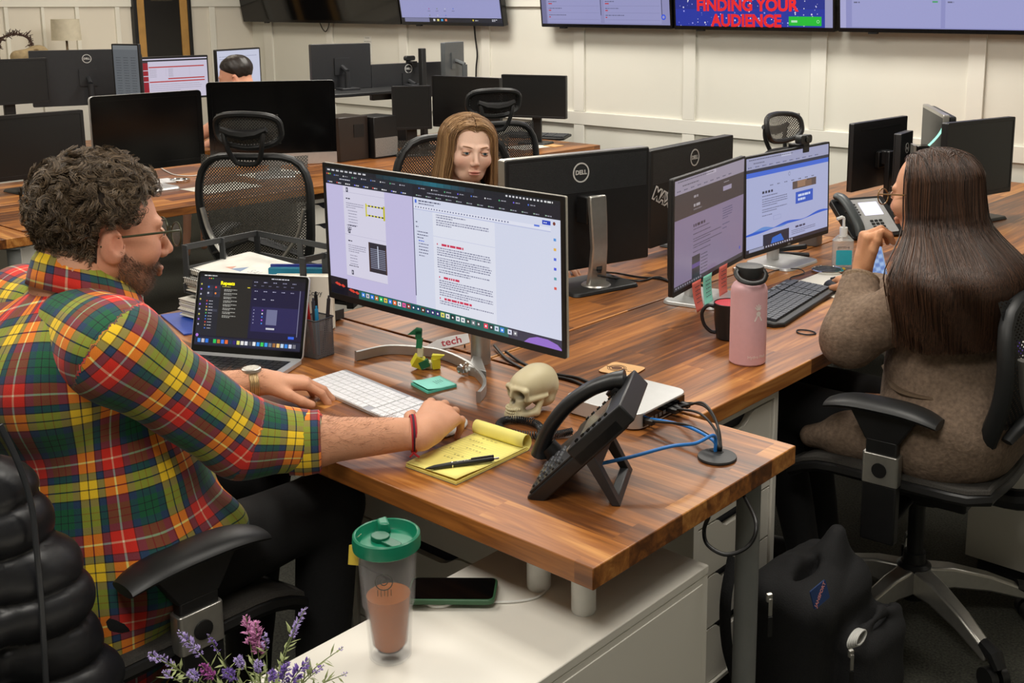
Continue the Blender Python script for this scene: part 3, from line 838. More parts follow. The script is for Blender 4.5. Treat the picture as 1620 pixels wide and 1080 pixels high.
def doc_report(s):
    q = s.q
    q(0, 0, 1, 1, (140, 140, 184), 0); q(.0, 0, .04, 1, (110, 110, 150), 1)
    for c0 in (.05, .51):
        q(c0, .2, c0 + .43, .985, (150, 151, 196), 1)
        for i in range(6):
            v = .52 + i * .075
            s.lines(c0 + .01, v, c0 + [.15, .07, .14, .13, .2, .26][i], 1, .01, .010, (96, 98, 130), 3)
            q(c0 + .01, v + .022, c0 + .01 + [.18, .2, .035, .03, .02, .012][i], v + .034, (186, 44, 46), 3)
            q(c0 + .01, v + .052, c0 + .42, v + .055, (128, 128, 168), 2)
        q(c0 + .432, .3, c0 + .437, .9, (60, 60, 90), 3)
    s.disc(.955, .915, .030, (50, 84, 220), 4); s.disc(.955, .915, .016, (150, 151, 196), 5)
def doc_banner(s):
    s.q(0, 0, 1, 1, (14, 36, 128), 0)
    for i in range(6): s.q(0, i / 6, 1, (i + 1) / 6, (20 + 2 * i, 20 + 6 * i, 60 + 20 * i), 1)
    r = random.Random(3)
    for i in range(420): s.disc(r.random() * .93, r.random(), r.choice((.003, .004, .006, .009)), (150 + r.randint(0, 90),) * 2 + (235,), 2, 6)
    s.q(.955, 0, 1, 1, (150, 150, 190), 3)
    s.q(.56 + .18, .90, .935, .985, (24, 190, 50), 4); s.lines(.755, .935, .82, 1, .01, .02, (180, 230, 190), 5); s.disc(.915, .945, .015, (180, 240, 190), 5); s.disc(.915, .945, .011, (24, 190, 50), 6)
def doc_cards(s):
    q = s.q
    q(0, 0, 1, 1, (142, 144, 196), 0); q(0, 0, .03, 1, (170, 170, 214), 1)
    for i in range(3):
        for c0 in (.06, .51):
            v = .05 + i * .295
            q(c0, v + .10, c0 + .43, min(.99, v + .36), (158, 160, 208), 2)
            if i < 2: q(c0 + .21, v + .215, c0 + .214, v + .25, (40, 40, 60), 3)
            s.lines(c0 + .01, v + .125, c0 + .06, 1, .01, .012, (100, 102, 130), 3)
            q(c0 + .39, v + .12, c0 + .415, v + .135, (80, 160, 110), 3)
def logo_back(parent, x, y, z, r, M, word='DELL'):
    a = [(r * math.cos(t * PI / 20), r * math.sin(t * PI / 20)) for t in range(40)]
    b = [(.86 * p_[0], .86 * p_[1]) for p_ in a]
    MM = M @ tr(x, y, z) @ rot('Z', 180) @ rot('X', 90)
    MB(MM).ring(a, b, 0, .0012).build('logo_ring', PRINT, parent)
    text(word, r * .62, PRINT, parent, MM @ tr(0, 0, .0005), ext=.0005, bold=r * .02)
def monitor(label, x, y, rz, w_, h_, zb, doc=None, tilt=0, bez=(.012, .012, .016), dep=.03, frame=None, scr=None, stand='pole', base=(.22, .17), basem=None, neckm=None,
            logo=0, grille=False, group=None, name='monitor', cat='monitor', rim=None, bulge=.02, zbase=DZ, neckr=.022, neck_y=.055, chin=None, roundc=.006, M2=None, basey=0.0):
    frame = frame or BLACK
    o = empty(name, (x, y, zbase), rz, label, cat, group)
    zb -= zbase
    M = tr(0, 0, zb) @ rot('X', -tilt)
    if M2 is not None: M = M @ M2
    bs, bt, bb = bez
    F = M @ rot('X', 90)   # local xy plane -> upright, +z of it points to -y
    hb = MB(F)
    hb.prism(rrect(w_, h_, roundc, 4, 0, h_ / 2), -dep, -.004)
    if bulge:
        hb.prism(rrect(w_ * .86, h_ * .80, .02, 4, 0, h_ * .5), -dep - bulge, -dep + .001, 1.09)
    hb.build('housing', frame, o, bevel=.002)
    MB(F).ring(rrect(w_, h_, roundc, 4, 0, h_ / 2), rrect(w_ - 2 * bs, h_ - bt - bb, max(.0005, roundc * .3), 4, 0, bb + (h_ - bt - bb) / 2), -.0038, .0012).build('bezel', rim or frame, o, bevel=.0006)
    if doc:
        s = Scr(w_ - 2 * bs - .0004, h_ - bt - bb - .0004, -w_ / 2 + bs + .0002, bb + .0002, M, y=-.0002)
        doc(s); s.done(o)
    else:
        MB(F).prism(rrect(w_ - 2 * bs - .0004, h_ - bt - bb - .0004, .0005, 1, 0, bb + (h_ - bt - bb) / 2), -.003, -.0005).build('screen', scr or BLACKM, o, smooth=False)
    if chin:
        MB(F).prism(rrect(w_ - .0008, chin, .002, 2, 0, chin / 2 + .0005), .0013, .0022).build('chin', ALU, o)
    if grille:
        g = MB(M)
        for i in range(26):
            z = h_ - .014 - i * .0042
            g.box(-w_ / 2 + .012, dep - .0005, z, w_ / 2 - .012, dep + .0012, z + .0016)
        g.build('vent_grille', mat('vent_plastic', (66, 68, 70), .4), o, smooth=False)
    if logo: logo_back(o, 0, dep + (.0015 if grille else bulge * .9 if logo < 0 else .0005), h_ * (.84 if logo > 0 else .66), abs(logo), M)
    bm = basem or frame; nm = neckm or frame
    ny = neck_y
    if stand == 'pole':
        MB().cyl((0, ny, .008), (0, ny, zb + h_ * .5), neckr).cyl((0, dep * .5, zb + h_ * .5), (0, ny + .01, zb + h_ * .5), .03).build('stand_neck', nm, o)
        MB().prism(rrect(base[0], base[1], .03, 5, 0, ny - base[1] * .2 + basey), 0, .010, .97).build('stand_base', bm, o, bevel=.002)
    elif stand == 'flat':
        MB().box(-.03, ny - .012, .006, .03, ny + .012, zb + h_ * .55).box(-.03, dep * .8, zb + h_ * .35, .03, ny, zb + h_ * .55).build('stand_neck', nm, o, bevel=.004)
        MB().prism(rrect(base[0], base[1], .015, 4, 0, ny - base[1] * .15 + basey), 0, .012, .94).build('stand_base', bm, o, bevel=.003)
    elif stand == 'arm':
        MB().cyl((0, .10, 0), (0, .10, zb + h_ * .4), .017).tube([(0, .10, zb + h_ * .4), (.0, dep, zb + h_ * .5)], .014).box(-.05, dep + bulge * .5, zb + h_ * .5 - .05, .05, dep + bulge + .008, zb + h_ * .5 + .05).build('stand_neck', nm, o)
        MB().prism(rrect(.12, .10, .01, 4, 0, .10), 0, .012).build('stand_base', bm, o, bevel=.002)
    return o
R = math.radians
# ultrawide with arc foot -------------------------------------------------------
LG = monitor('large lit ultrawide monitor with two documents open, on a curved silver foot', -1.914, 1.749, 0, .817, .357, .845, doc_mac, bez=(.011, .011, .016), dep=.012, frame=mat('silver_plastic', (176, 172, 160), .35, metal=.3), rim=BLACK, bulge=.022, stand=None, tilt=-.6, roundc=.004)
fs = mat('satin_aluminium', (178, 178, 176), .38, metal=.75, var=.03, scale=50)
MB().cyl((.055, .092, 0), (.055, .092, .33), .024, .024, 32).build('stand_neck', fs, LG)
MB().cyl((.055, .092, .30), (.055, .034, .30), .03).build('stand_joint', fs, LG)
arc = MB()
p_arc = [at(563, 571, DZ), at(610, 561, DZ), at(650, 561.5, DZ), at(690, 566, DZ), at(722, 577, DZ), at(748, 592, DZ), at(765, 611, DZ), at(766, 625, DZ), at(757, 637, DZ)]
p_arc = spline([(q_.x + 1.914, q_.y - 1.749, 0) for q_ in p_arc], 6)
vs = []; fs_ = []
for i, q_ in enumerate(p_arc):
    d_ = (p_arc[min(i + 1, len(p_arc) - 1)] - p_arc[max(i - 1, 0)]).normalized()
    nrm = Vector((-d_.y, d_.x, 0)) * .004
    for s_, z_ in ((1, 0), (-1, 0), (-1, .024), (1, .024)): vs.append((q_.x + s_ * nrm.x, q_.y + s_ * nrm.y, z_ + .0005))
for i in range(len(p_arc) - 1):
    for k_ in range(4): fs_.append((i * 4 + k_, i * 4 + (k_ + 1) % 4, i * 4 + 4 + (k_ + 1) % 4, i * 4 + 4 + k_))
fs_ += [(0, 1, 2, 3), tuple(len(vs) - 4 + i for i in (3, 2, 1, 0))]
arc.add(vs, fs_)
n0 = p_arc[32]
arc.add([(n0.x - .03, n0.y, .0005), (n0.x + .03, n0.y, .0005), (.06, .085, .0005), (.04, .085, .0005), (n0.x - .03, n0.y, .0235), (n0.x + .03, n0.y, .0235), (.06, .085, .0235), (.04, .085, .0235)],
        [(0, 3, 2, 1), (4, 5, 6, 7), (0, 1, 5, 4), (1, 2, 6, 5), (2, 3, 7, 6), (3, 0, 4, 7)])
arc.build('stand_foot', fs, LG, bevel=.0012)
# two monitors seen from behind on the middle desk -------------------------------
A_ = monitor('black monitor back with silver rim, silver stand and round logo', -2.213, 2.608, R(-14 + 270), .545, .361, .787, bez=(.014, .014, .016), dep=.040, frame=BLACKS, rim=SILVER, bulge=0, stand=None, grille=True, logo=.031, roundc=.006)
MB(tr(0, 0, .047) @ rot('X', 90)).ring(rrect(.549, .365, .007, 4, 0, .1805), rrect(.541, .357, .006, 4, 0, .1805), -.036, -.004).build('silver_rim', SILVER, A_)
prof = [(.075, .012, .034), (.082, .06, .030), (.090, .13, .028), (.086, .20, .030), (.080, .27, .031), (.078, .29, .030)]
nb = MB()
n_ = MB()
vs = []
for yy, zz, hw in prof:
    yy += .035
    vs += [(-hw, yy, zz), (hw, yy, zz), (hw, yy + .018, zz), (-hw, yy + .018, zz)]
n_.add(vs, [(i * 4 + k_, i * 4 + (k_ + 1) % 4, i * 4 + 4 + (k_ + 1) % 4, i * 4 + 4 + k_) for i in range(5) for k_ in range(4)] + [(0, 3, 2, 1), (20, 21, 22, 23)])
n_.build('stand_neck', SILVER, A_, bevel=.004)
MB().box(-.028, .055, .20, .028, .112, .285).build('neck_mount', BLACK, A_, bevel=.004)
MB(rot('X', 90)).prism(rrect(.022, .042, .0105, 5, 0, .075), -.1365, -.134).build('cable_hole', BLACKG, A_)
MB().prism(rrect(.25, .19, .02, 4, 0, .09), 0, .012, .96).build('stand_base', BLACKS, A_, bevel=.003)
MB().lathe([(0, .012), (.046, .012), (.043, .016), (0, .016)], 32, (0, .119, 0)).build('neck_collar', SILVER, A_)
B_ = monitor('black monitor back with a white lettered sticker, right of the silver stand', -2.275, 3.315, R(4 + 270), .585, .340, .77, bez=(.014, .014, .018), dep=.034, frame=BLACKS, bulge=0, stand='flat', grille=True, logo=.031, base=(.26, .18), neck_y=.08)
STK = mat('white_sticker', (222, 222, 220), .45)
MM = tr(.278, .0365, .225) @ rot('Z', 180) @ rot('X', 90) @ rot('Z', -24)
o_ = text('MAX', .056, STK, B_, MM, name='sticker', ext=.0004, bold=.0062, shear=.2, align='LEFT')
text('MAX', .056, BLACK, B_, MM @ tr(0, 0, .0006), ext=.0003, bold=.0004, shear=.2, align='LEFT')
# the two lit monitors of the long haired person ---------------------------------
LD = monitor('lit monitor showing a purple page with a dark header, sticky notes below', -1.749, 2.683, R(101), .54, .328, .81, doc_purple, tilt=.3, bez=(.008, .008, .014), dep=.014, frame=BLACKS, stand='pole', basem=ALU, neckm=ALU, base=(.21, .18), neckr=.021, neck_y=.06)
LE = monitor('lit monitor showing a white page with blue waves, webcam on top', -1.803, 3.24, R(89), .54, .325, .804, doc_pool, tilt=1.6, bez=(.007, .007, .014), dep=.014, frame=BLACKS, stand='pole', basem=ALU, neckm=ALU, base=(.21, .18), neckr=.021, neck_y=.06)
text('DELL', .008, PRINT, LE, tr(0, -.0016, .071) @ rot('X', 90), ext=.0001)
# wall screens --------------------------------------------------------------------
TVB = mat('glossy_black_bezel', (12, 11, 12), .2)
def tv(label, pa, pb, yb, hgt, doc, tilt=9, scr=None, off=.075):
    a = aty(pa[0], pa[1], yb); b = aty(pb[0], pb[1], yb)
    w_ = (b - a).length
    c = (a + b) / 2
    o = empty('wall_screen', (c.x, WY, c.z), 0, label, 'television')
    M = tr(0, c.y - WY, 0) @ rot('X', tilt)
    F = M @ rot('X', 90)
    MB(F).prism(rrect(w_, hgt, .006, 3, 0, hgt / 2), -.045, 0).build('housing', TVB, o, bevel=.002)
    if doc:
        s = Scr(w_ - .026, hgt - .036, -w_ / 2 + .013, .022, M, y=-.0004); doc(s); s.done(o)
    else:
        MB(F).prism(rrect(w_ - .026, hgt - .036, .001, 1, 0, hgt / 2 + .004), .0, .0006).build('screen', BLACKG, o, smooth=False)
    MB().box(-.15, c.y - WY + .046, .12, .15, -.002, .45).build('wall_bracket', BLACK, o)
    MB(M).box(-w_ * .35, -.003, -.008, -w_ * .35 + .05, .02, 0).build('sensor', BLACK, o)
    return o, M, w_, hgt
yt = WY - .10
tv('switched off black wall screen at the top left of the white wall', (385, 34.5), (634.5, 38.5), yt, .62, None)
tv('wall screen showing a pale desktop with a taskbar', (636, 38.5), (797, 42.5), yt, .46, doc_desktop)
tv('wall screen showing a report with small red bars', (857, 42.5), (1063.5, 46), yt, .60, doc_report, 6)
o_, M_, w_, h_ = tv('wall screen with a starry blue banner and red lettering', (1067, 46.5), (1321, 50.5), yt, .62, doc_banner, 5)
REDT = attr_mat('red_lettering', .4)
RL = mat('red_glow_letters', (178, 12, 22), .6, emit=.6)
GL = mat('pale_letter_halo', (120, 130, 210), .5, emit=.6)
for t_, z_ in (('FINDING YOUR', .140), ('AUDIENCE', .052)):
    text(t_, .094, RL, o_, M_ @ tr(-.03, -.0022, z_) @ rot('X', 90), ext=.0002, bold=.004)
tv('wall screen at the right showing a pale page of cards with the digit 1', (1326, 50.8), (1680, 56), yt, .62, doc_cards, 6)
def cable(label, pts, r=.003, m=None, n=8, group=None, res=8, name='cable', cat='cable'):
    o = MB().tube(spline(pts, res), r, n).build(name, m or BLACK)
    return tag(o, label, cat, group)
cable('black cable hanging down the wall under the desktop wall screen', [aty(750, 38, WY - .03), aty(752, 60, WY - .025), aty(755, 85, WY - .022), aty(753.5, 105, WY - .022), aty(753, 122, WY - .022)], .006)
cable('short black cable loop under the switched off wall screen', [aty(506, 36, WY - .04), aty(510, 45, WY - .03), aty(515, 50, WY - .03), aty(519, 44, WY - .03), aty(521, 36, WY - .04)], .004)
pn = empty('wall_notice', aty(582, 78, WY - .002), 0, 'white paper notice with grey capital letters taped to the wall', 'notice')
MB().box(-.045, -.001, -.10, .045, .0005, .10).build('sheet', mat('notice_paper', (226, 226, 220), .7), pn, smooth=False)
for i_, t_ in enumerate(('THE FIRST', 'EMPLOYER IN IS', 'TO MAKE THE', 'COFFEE')):
    text(t_, .011, mat('notice_ink', (90, 88, 84), .7), pn, tr(0, -.0016, .085 - i_ * .026) @ rot('X', 90), ext=.0001)
# webcams ---------------------------------------------------------------------------
def webcam(loc, rz, label, s=1.0):
    o = empty('webcam', loc, rz, label, 'webcam')
    MB(rot('X', 90)).prism(rrect(.08 * s, .03 * s, .012 * s, 5, 0, .026 * s), -.014 * s, .012 * s).build('body', BLACKS, o, bevel=.003 * s)
    MB(rot('X', 90)).lathe([(.0, 0), (.011 * s, 0), (.011 * s, .004 * s), (.008 * s, .005 * s), (0, .003 * s)], 20, (0, .026 * s, .011 * s)).build('lens', BLACKG, o)
    MB().box(-.02 * s, -.012 * s, -.02 * s, .02 * s, -.008 * s, .012 * s).box(-.02 * s, -.012 * s, .0, .02 * s, .05 * s, .008 * s).box(-.02 * s, .045 * s, -.03 * s, .02 * s, .05 * s, .004 * s).build('clip', BLACK, o, bevel=.001)
    return o
p = atx(1272, 238, -1.80)
webcam((-1.802, p.y, .804 + .3255 + .001), R(89), 'black webcam clipped on the monitor with the blue waves', .95)
# far cluster of screens ---------------------------------------------------------------
GLS = mat('deep_black_glass', (9, 9, 10), .12, var=.1)
i1 = monitor('large black glass display with a thin silver rim, left of the taller silver chinned one', -4.87, 2.69, R(90), .55, .355, .838, bez=(.026, .024, .03), dep=.02, frame=ALU, rim=GLS, scr=GLS, stand='flat', basem=ALU, neckm=ALU, base=(.2, .19), roundc=.018, name='desktop_computer', cat='computer', bulge=.012)
i2 = monitor('large black screened computer with a silver chin, behind the mesh headrest', -4.765, 3.29, R(57), .614, .425, .80, bez=(.024, .022, .062), dep=.01, frame=ALU, rim=GLS, scr=GLS, stand='flat', basem=ALU, neckm=ALU, base=(.2, .19), roundc=.016, chin=.058, name='desktop_computer', cat='computer', bulge=.02, tilt=-5)
monitor('big switched off dark monitor at the left edge, above the curly hair', -5.27, 2.33, R(92), .50, .30, .80, bez=(.016, .016, .02), dep=.03, stand='flat', base=(.24, .17), basey=-.02, neck_y=.06)
monitor('black switched off monitor at the far left edge under the lamp', -6.40, 2.74, R(90), .42, .25, 1.05, bez=(.012, .012, .012), dep=.03, stand='flat', zbase=DZ + .0)
H_ = monitor('dark monitor back with a round logo, held by an arm, under the lamp', -6.62, 3.28, R(72 + 180), .62, .33, 1.0, bez=(.012, .012, .012), dep=.03, frame=mat('charcoal_plastic', (40, 41, 44), .4), stand='arm', logo=.026, bulge=0)
NARROW = 1
monitor('lit monitor showing a page with red bars', -6.3, 3.67, R(89), .45, .262, 1.025, doc_red, bez=(.008, .012, .012), dep=.03, stand='arm')
monitor('lit white monitor behind the head of dark hair', -6.50, 4.25, R(109), .455, .39, .92, doc_white, bez=(.010, .010, .012), dep=.02, stand='arm')
def mon_at(label, tl, tr_, X1, X2, h_, back=False, zb=None, **k):
    """place a monitor whose camera-side top corners lie on the planes X=X1 and X=X2"""
    a = atx(tl[0], tl[1], X1); b = atx(tr_[0], tr_[1], X2)
    w_ = math.hypot(b.x - a.x, b.y - a.y)
    zt = (a.z + b.z) / 2
    if zb is None: zb = zt - h_
    d_ = b - a
    ang = math.atan2(d_.y, d_.x)           # front frame: local x runs a->b
    if back: ang += PI
    return monitor(label, (a.x + b.x) / 2, (a.y + b.y) / 2, ang, w_, zt - zb, zb, **k)
mon_at('narrow upright monitor with grey lists on it, left of the red page', (176, 70), (218.5, 69), -6.20, -6.02, .50, doc=doc_grey, bez=(.008, .008, .008), stand='arm', dep=.02)
RZ = atx(574, 142, -5.30).z + .0005
CH = mat('charcoal_plastic', (40, 41, 44), .4)
mon_at('dark blank monitor back on the standing riser, left of the paper notice', (488, 68), (582, 70), -5.50, -5.42, .27, back=True, frame=CH, stand='arm', bulge=0, zbase=RZ)
M__ = mon_at('wide dark monitor back with round logo, webcam on its top edge', (583, 102), (697, 97), -5.42, -5.36, .22, back=True, frame=CH, stand='arm', bulge=0, logo=.028, zbase=RZ)
q_ = atx(646, 99, -5.38); webcam((q_.x + .01, q_.y, q_.z + .002), R(-88), 'black webcam on top of the wide dark monitor back near the post')
mon_at('small angled dark monitor back on a post beside the black pole', (697, 69), (727, 64), -5.15, -5.22, .23, back=True, frame=mat('grey_plastic', (84, 88, 90), .4), stand='arm', bulge=0)
mon_at('small switched off monitor in front of the black pole', (620, 137), (682, 135), -4.90, -4.78, .25, frame=BLACK, stand='flat', bez=(.014, .012, .014), neck_y=.05)
mon_at('switched off black monitor behind the empty headrest chair', (683, 121), (790, 122), -4.90, -4.42, .30, frame=BLACK, stand='flat', bez=(.010, .010, .012))
mon_at('switched off black monitor nearest the white wall, with an orange power light', (793, 117.5), (895, 120), -4.86, -4.45, .265, frame=BLACK, stand='flat', bez=(.010, .010, .012), base=(.2, .14))
pl = atx(671, 205, -5.02)
po = empty('monitor_post', (pl.x, pl.y, DZ), 0, 'tall black pole standing on the far desk beside the webcam', 'post')
MB().box(-.017, -.017, .01, .017, .017, .60).build('pole', BLACKS, po, bevel=.003)
MB().prism(rrect(.16, .2, .01, 3), 0, .012).build('base', BLACK, po)
MB().cyl((-.03, 0, .30), (.03, 0, .30), .02).build('clamp', BLACK, po)
# right hand far screens
S_ = monitor('dark monitor back with a long slot, left of the slim speaker bar', -2.08, 4.47, R(-3.3 + 270), .470, .288, .825, bez=(.006, .006, .01), dep=.022, frame=mat('black_ribbed_plastic', (34, 34, 36), .38), stand='flat', base=(.22, .17), bulge=0, neck_y=.07, basem=DGREY)
MB(tr(0, .0225, .085 + .255) @ rot('X', 90)).prism(rrect(.34, .008, .003, 3), -.002, .0).build('slot', RUBBER, S_)
MB().box(-.05, .0225, .17, .05, .045, .24).build('mount', BLACK, S_, bevel=.004)
p = at(1428, 330, DZ)
T_ = mon_at('slim dark monitor seen edge on behind the brown haired head', (1415, 212), (1434, 205), -1.93, -1.95, .30, back=True, frame=mat('black_ribbed_plastic', (34, 34, 36), .38), stand='flat', bulge=0, base=(.12, .12))
logo_back(T_, 0, .031, .27, .022, Matrix.Identity(4), 'hp')
e_ = atx(1489, 262, -1.76)
G_ = empty('monitor', (e_.x, e_.y, DZ), R(-58), 'monitor with a silver edge seen almost side on, green note hanging from it', 'monitor')
MB(tr(0, 0, .09) @ rot('X', 90)).prism(rrect(.50, .32, .01, 3, -.25, .16), -.05, -.02).build('housing', BLACK, G_, bevel=.006)
MB(tr(0, 0, .09) @ rot('X', 90)).prism(rrect(.52, .335, .008, 3, -.25, .16), -.02, .004).build('silver_frame', SILVER, G_, bevel=.002)
MB(tr(0, 0, .09) @ rot('X', 90)).prism(rrect(.49, .305, .002, 2, -.25, .16), .0042, .005).build('screen', BLACKM, G_)
MB().cyl((-.25, .05, .01), (-.25, .05, .2), .02).build('stand_neck', SILVER, G_)
MB().prism(rrect(.2, .16, .02, 4, -.25, .05), 0, .012).build('stand_base', SILVER, G_)
mon_at('large switched off black monitor at the right, facing the camera', (1500, 196.6), (1606.6, 183), -1.66, -1.55, .31, frame=BLACK, stand='flat', bez=(.010, .014, .018), base=(.26, .18))

so = empty('speaker', (at(1452, 345, DZ).x, at(1452, 345, DZ).y, DZ), .6, 'small upright speaker with a chrome edge behind the brown haired head', 'speaker')
MB().prism(rrect(.055, .07, .012, 4), 0, .30).build('body', BLACKG, so, bevel=.004)
MB().prism(rrect(.012, .076, .004, 3, -.032, 0), 0, .302).build('trim', SILVER, so)
# ---------------------------------------------------------------- paper and notes
def thin(name, label, cat, pts, z, th, m, group=None):
    c = Vector((sum(p_[0] for p_ in pts) / len(pts), sum(p_[1] for p_ in pts) / len(pts), 0))
    o = MB().prism([(p_[0] - c.x, p_[1] - c.y) for p_ in pts], 0, th).build(name, m, None, smooth=False)
    o.location = (c.x, c.y, z)
    return tag(o, label, cat, group)
PINKN = mat('coral_sticky_note', (236, 118, 106), .7)
TEAL = mat('mint_sticky_note', (150, 232, 214), .7)
INK = mat('pen_ink', (60, 62, 70), .6)
def note(label, px, py, yaw, m, lean=.0, L=.076, sk=0.0, Yp=None, X=-1.70):
    p_ = atx(px, py, X)
    o = empty('sticky_note', p_, yaw, label, 'sticky note')
    g = MB()
    g.grid(lambda u, v: ((u - .5) * .064 * (1 - .25 * v * abs(sk) * 2) + sk * v * .03, -.003 - lean * v * v * .03 + .002 * math.sin(v * 3), -v * L), 8, 10)
    g.build('sheet', m, o, solid=.0004)
    t = MB()
    rr = random.Random(px)
    for i in range(5):
        v = .18 + i * .13
        for k_ in range(3):
            u = -.018 + k_ * .012 + rr.random() * .002
            t.box(u + sk * v * .03, -.0045 - lean * v * v * .03 - .0008, -v * L - .001, u + .008 + sk * v * .03, -.0042 - lean * v * v * .03, -v * L + .0005)
    t.build('handwriting', INK, o, smooth=False)
ymon = R(101)
def dplane(px):  # x of the front face of the purple monitor at this column
    return -1.749
note('coral sticky note, left one under the purple lit monitor', 1100.5, 444, ymon, PINKN, .3, .088, .45, X=-1.712)
note('mint green sticky note between the two coral ones', 1118, 434, ymon, TEAL, .2, .088, .1, X=-1.722)
note('coral sticky note, right one under the purple lit monitor', 1143, 419, ymon, PINKN, .1, .09, .0, X=-1.742)
p_ = atx(1502, 197, -1.73)
o = empty('sticky_note', p_, R(-50), 'long mint green note hanging off the silver edged monitor', 'sticky note')
MB().grid(lambda u, v: ((u - .5) * .03 - .0, -.02 - .06 * v * (.6 + v), -v * .115), 4, 10).build('sheet', TEAL, o, solid=.0005)
# ---------------------------------------------------------------- laptop
LP = empty('laptop', (-2.320, 1.488, DZ), R(26.8), 'open silver laptop with a dark lit screen', 'laptop')
MB().prism(rrect(.304, .212, .010, 5, 0, -.104), .001, .0125).build('base', ALU, LP, bevel=.0015)
kb = MB()
for r_ in range(6):
    n_ = 14 if r_ < 5 else 10
    for c_ in range(n_):
        w1 = .262 / n_
        x0 = -.131 + c_ * w1
        kb.box(x0 + .001, -.028 - r_ * .0175 - .0155, .0127, x0 + w1 - .001, -.028 - r_ * .0175, .0137)
MB().box(-.134, -.136, .0118, .134, -.024, .0128).build('key_well', BLACK, LP, smooth=False)
kb.build('keys', mat('black_keycap', (18, 18, 20), .5), LP, smooth=False)
MB().prism(rrect(.11, .07, .003, 3, 0, -.173), .0122, .0128).build('trackpad', mat('trackpad_grey', (170, 172, 174), .3, metal=.4), LP)
Ml = tr(0, 0, .006) @ rot('X', -16.5)
MB(Ml @ rot('X', 90)).prism(rrect(.304, .205, .010, 5, 0, .1045), -.005, 0).build('lid', ALU, LP, bevel=.001)
MB(Ml @ rot('X', 90)).prism(rrect(.300, .201, .009, 5, 0, .1045), .0001, .0006).build('bezel', BLACKG, LP)
s = Scr(.286, .178, -.143, .022, Ml, y=-.0008); doc_laptop(s); so_ = s.done(LP)
text('Repeats', .012, mat('yellow_lit_text', (230, 216, 20), .5, emit=.9), LP, Ml @ tr(-.085, -.0016, .178) @ rot('X', 90), ext=.0001, bold=.0004, align='LEFT')
MB().cyl((-.12, .0, .006), (.12, 0, .006), .005).build('hinge', DGREY, LP)
# ---------------------------------------------------------------- white keyboard and mouse
KB = empty('keyboard', (-1.852, 1.503, DZ), R(-5.2), 'slim white and silver keyboard with a number pad under the left hand', 'keyboard')
MB(rot('X', 2)).prism(rrect(.400, .114, .007, 4), .002, .0095).build('base', ALU, KB, bevel=.001)
kk = MB(rot('X', 2))
rows = 6
for r_ in range(rows):
    y0 = .050 - r_ * .0178
    x = -.196
    ws = [.0165] * 14
    if r_ == rows - 1: ws = [.0165] * 4 + [.085] + [.0165] * 4
    for w1 in ws:
        kk.box(x, y0 - .0158, .0096, x + w1, y0 if r_ else y0 - .004, .0108); x += w1 + .0018
    x = .064
    for c_ in range(3): kk.box(x, y0 - .0158, .0096, x + .0155, y0, .0108); x += .0172
    x = .120
    for c_ in range(4): kk.box(x, y0 - .0158, .0096, x + .0155, y0, .0108); x += .0172
kk.build('keys', mat('white_keycap', (232, 232, 234), .4), KB, smooth=False)
MO = empty('mouse', (-1.598, 1.486, DZ), R(12), 'white computer mouse under the right hand', 'mouse')
sd = SDF().ell((0, 0, .004), (.029, .057, .018), .01); sd.box((0, 0, -.015), (.06, .08, .016), .001, .003, sub=True)
V, F = sd.mesh(.0035); mkobj('shell', np_mesh('shell', V, F), WHITEP, MO)
# ---------------------------------------------------------------- sticky pad, spinning top, swan, letter opener
P4 = [at(650, 612, DZ), at(685, 624, DZ), at(723, 609, DZ), at(687, 597.5, DZ)]
c = sum(P4, Vector()) / 4
SN = empty('sticky_note_pad', (c.x, c.y, DZ), R(-12), 'mint green pad of sticky notes beside the white keyboard', 'sticky notes')
MB().box(-.038, -.038, 0, .038, .038, .006).build('pad', mat('mint_pad_edge', (96, 202, 180), .7), SN, bevel=.0005)
MB().grid(lambda u, v: (-.038 + .076 * u, -.038 + .076 * v, .0066 + .007 * max(0, .5 - v) ** 1.5 * 2), 6, 10).build('top_sheet', TEAL, SN, solid=.0004)
tt = MB()
for i in range(4): tt.box(-.012, .004 + i * .006, .0070, .010 - i * .002, .0048 + i * .006, .0072)
tt.build('handwriting', INK, SN, smooth=False)
p = at(732, 594, DZ)
ST = empty('spinning_top', (p.x, p.y, DZ), 0, 'small chrome spinning top lying in front of the curved silver foot', 'spinning top')
T1 = MB(tr(0, 0, .0155) @ rot('Y', 38) @ rot('X', 12))
T1.lathe([(0, -.012), (.003, -.010), (.013, -.004), (.0145, 0), (.013, .003), (.004, .006), (.002, .012), (.0018, .024), (.0026, .026), (.0, .027)], 28)
T1.build('body', CHROME, ST)
def facet(name, m, pts, parent, thick=.0015):
    return MB().add(pts, [tuple(range(len(pts)))]).build(name, m, parent, smooth=False, solid=thick)
p = at(670, 583, DZ)
SW = empty('origami_swan', (p.x, p.y, DZ), R(38), 'green, yellow and cream folded paper swan in front of the ultrawide screen', 'paper figure')
GRN = mat('green_paper', (20, 98, 62), .7); YEL = mat('yellow_paper', (214, 206, 44), .7); CRM = mat('cream_paper', (214, 208, 176), .7)
def cube_part(name, m, c, s, Rm):
    MB(tr(*c) @ Rm).cbox((0, 0, 0), s).build(name, m, SW, smooth=False)
cube_part('body_block', YEL, (-.012, 0, .018), (.026, .024, .026), rot('Y', 30) @ rot('Z', 20))
cube_part('body_block', GRN, (.004, -.006, .014), (.022, .014, .018), rot('Y', -25))
cube_part('body_block', CRM, (.012, .004, .010), (.020, .018, .016), rot('Y', 15) @ rot('Z', 30))
cube_part('neck_block', CRM, (-.006, 0, .042), (.013, .013, .022), rot('Y', 4))
cube_part('neck_block', mat('mid_green_paper', (26, 118, 76), .7), (-.008, 0, .064), (.0135, .013, .024), rot('Y', 6))
cube_part('neck_block', GRN, (-.009, 0, .086), (.014, .013, .020), rot('Y', 5))
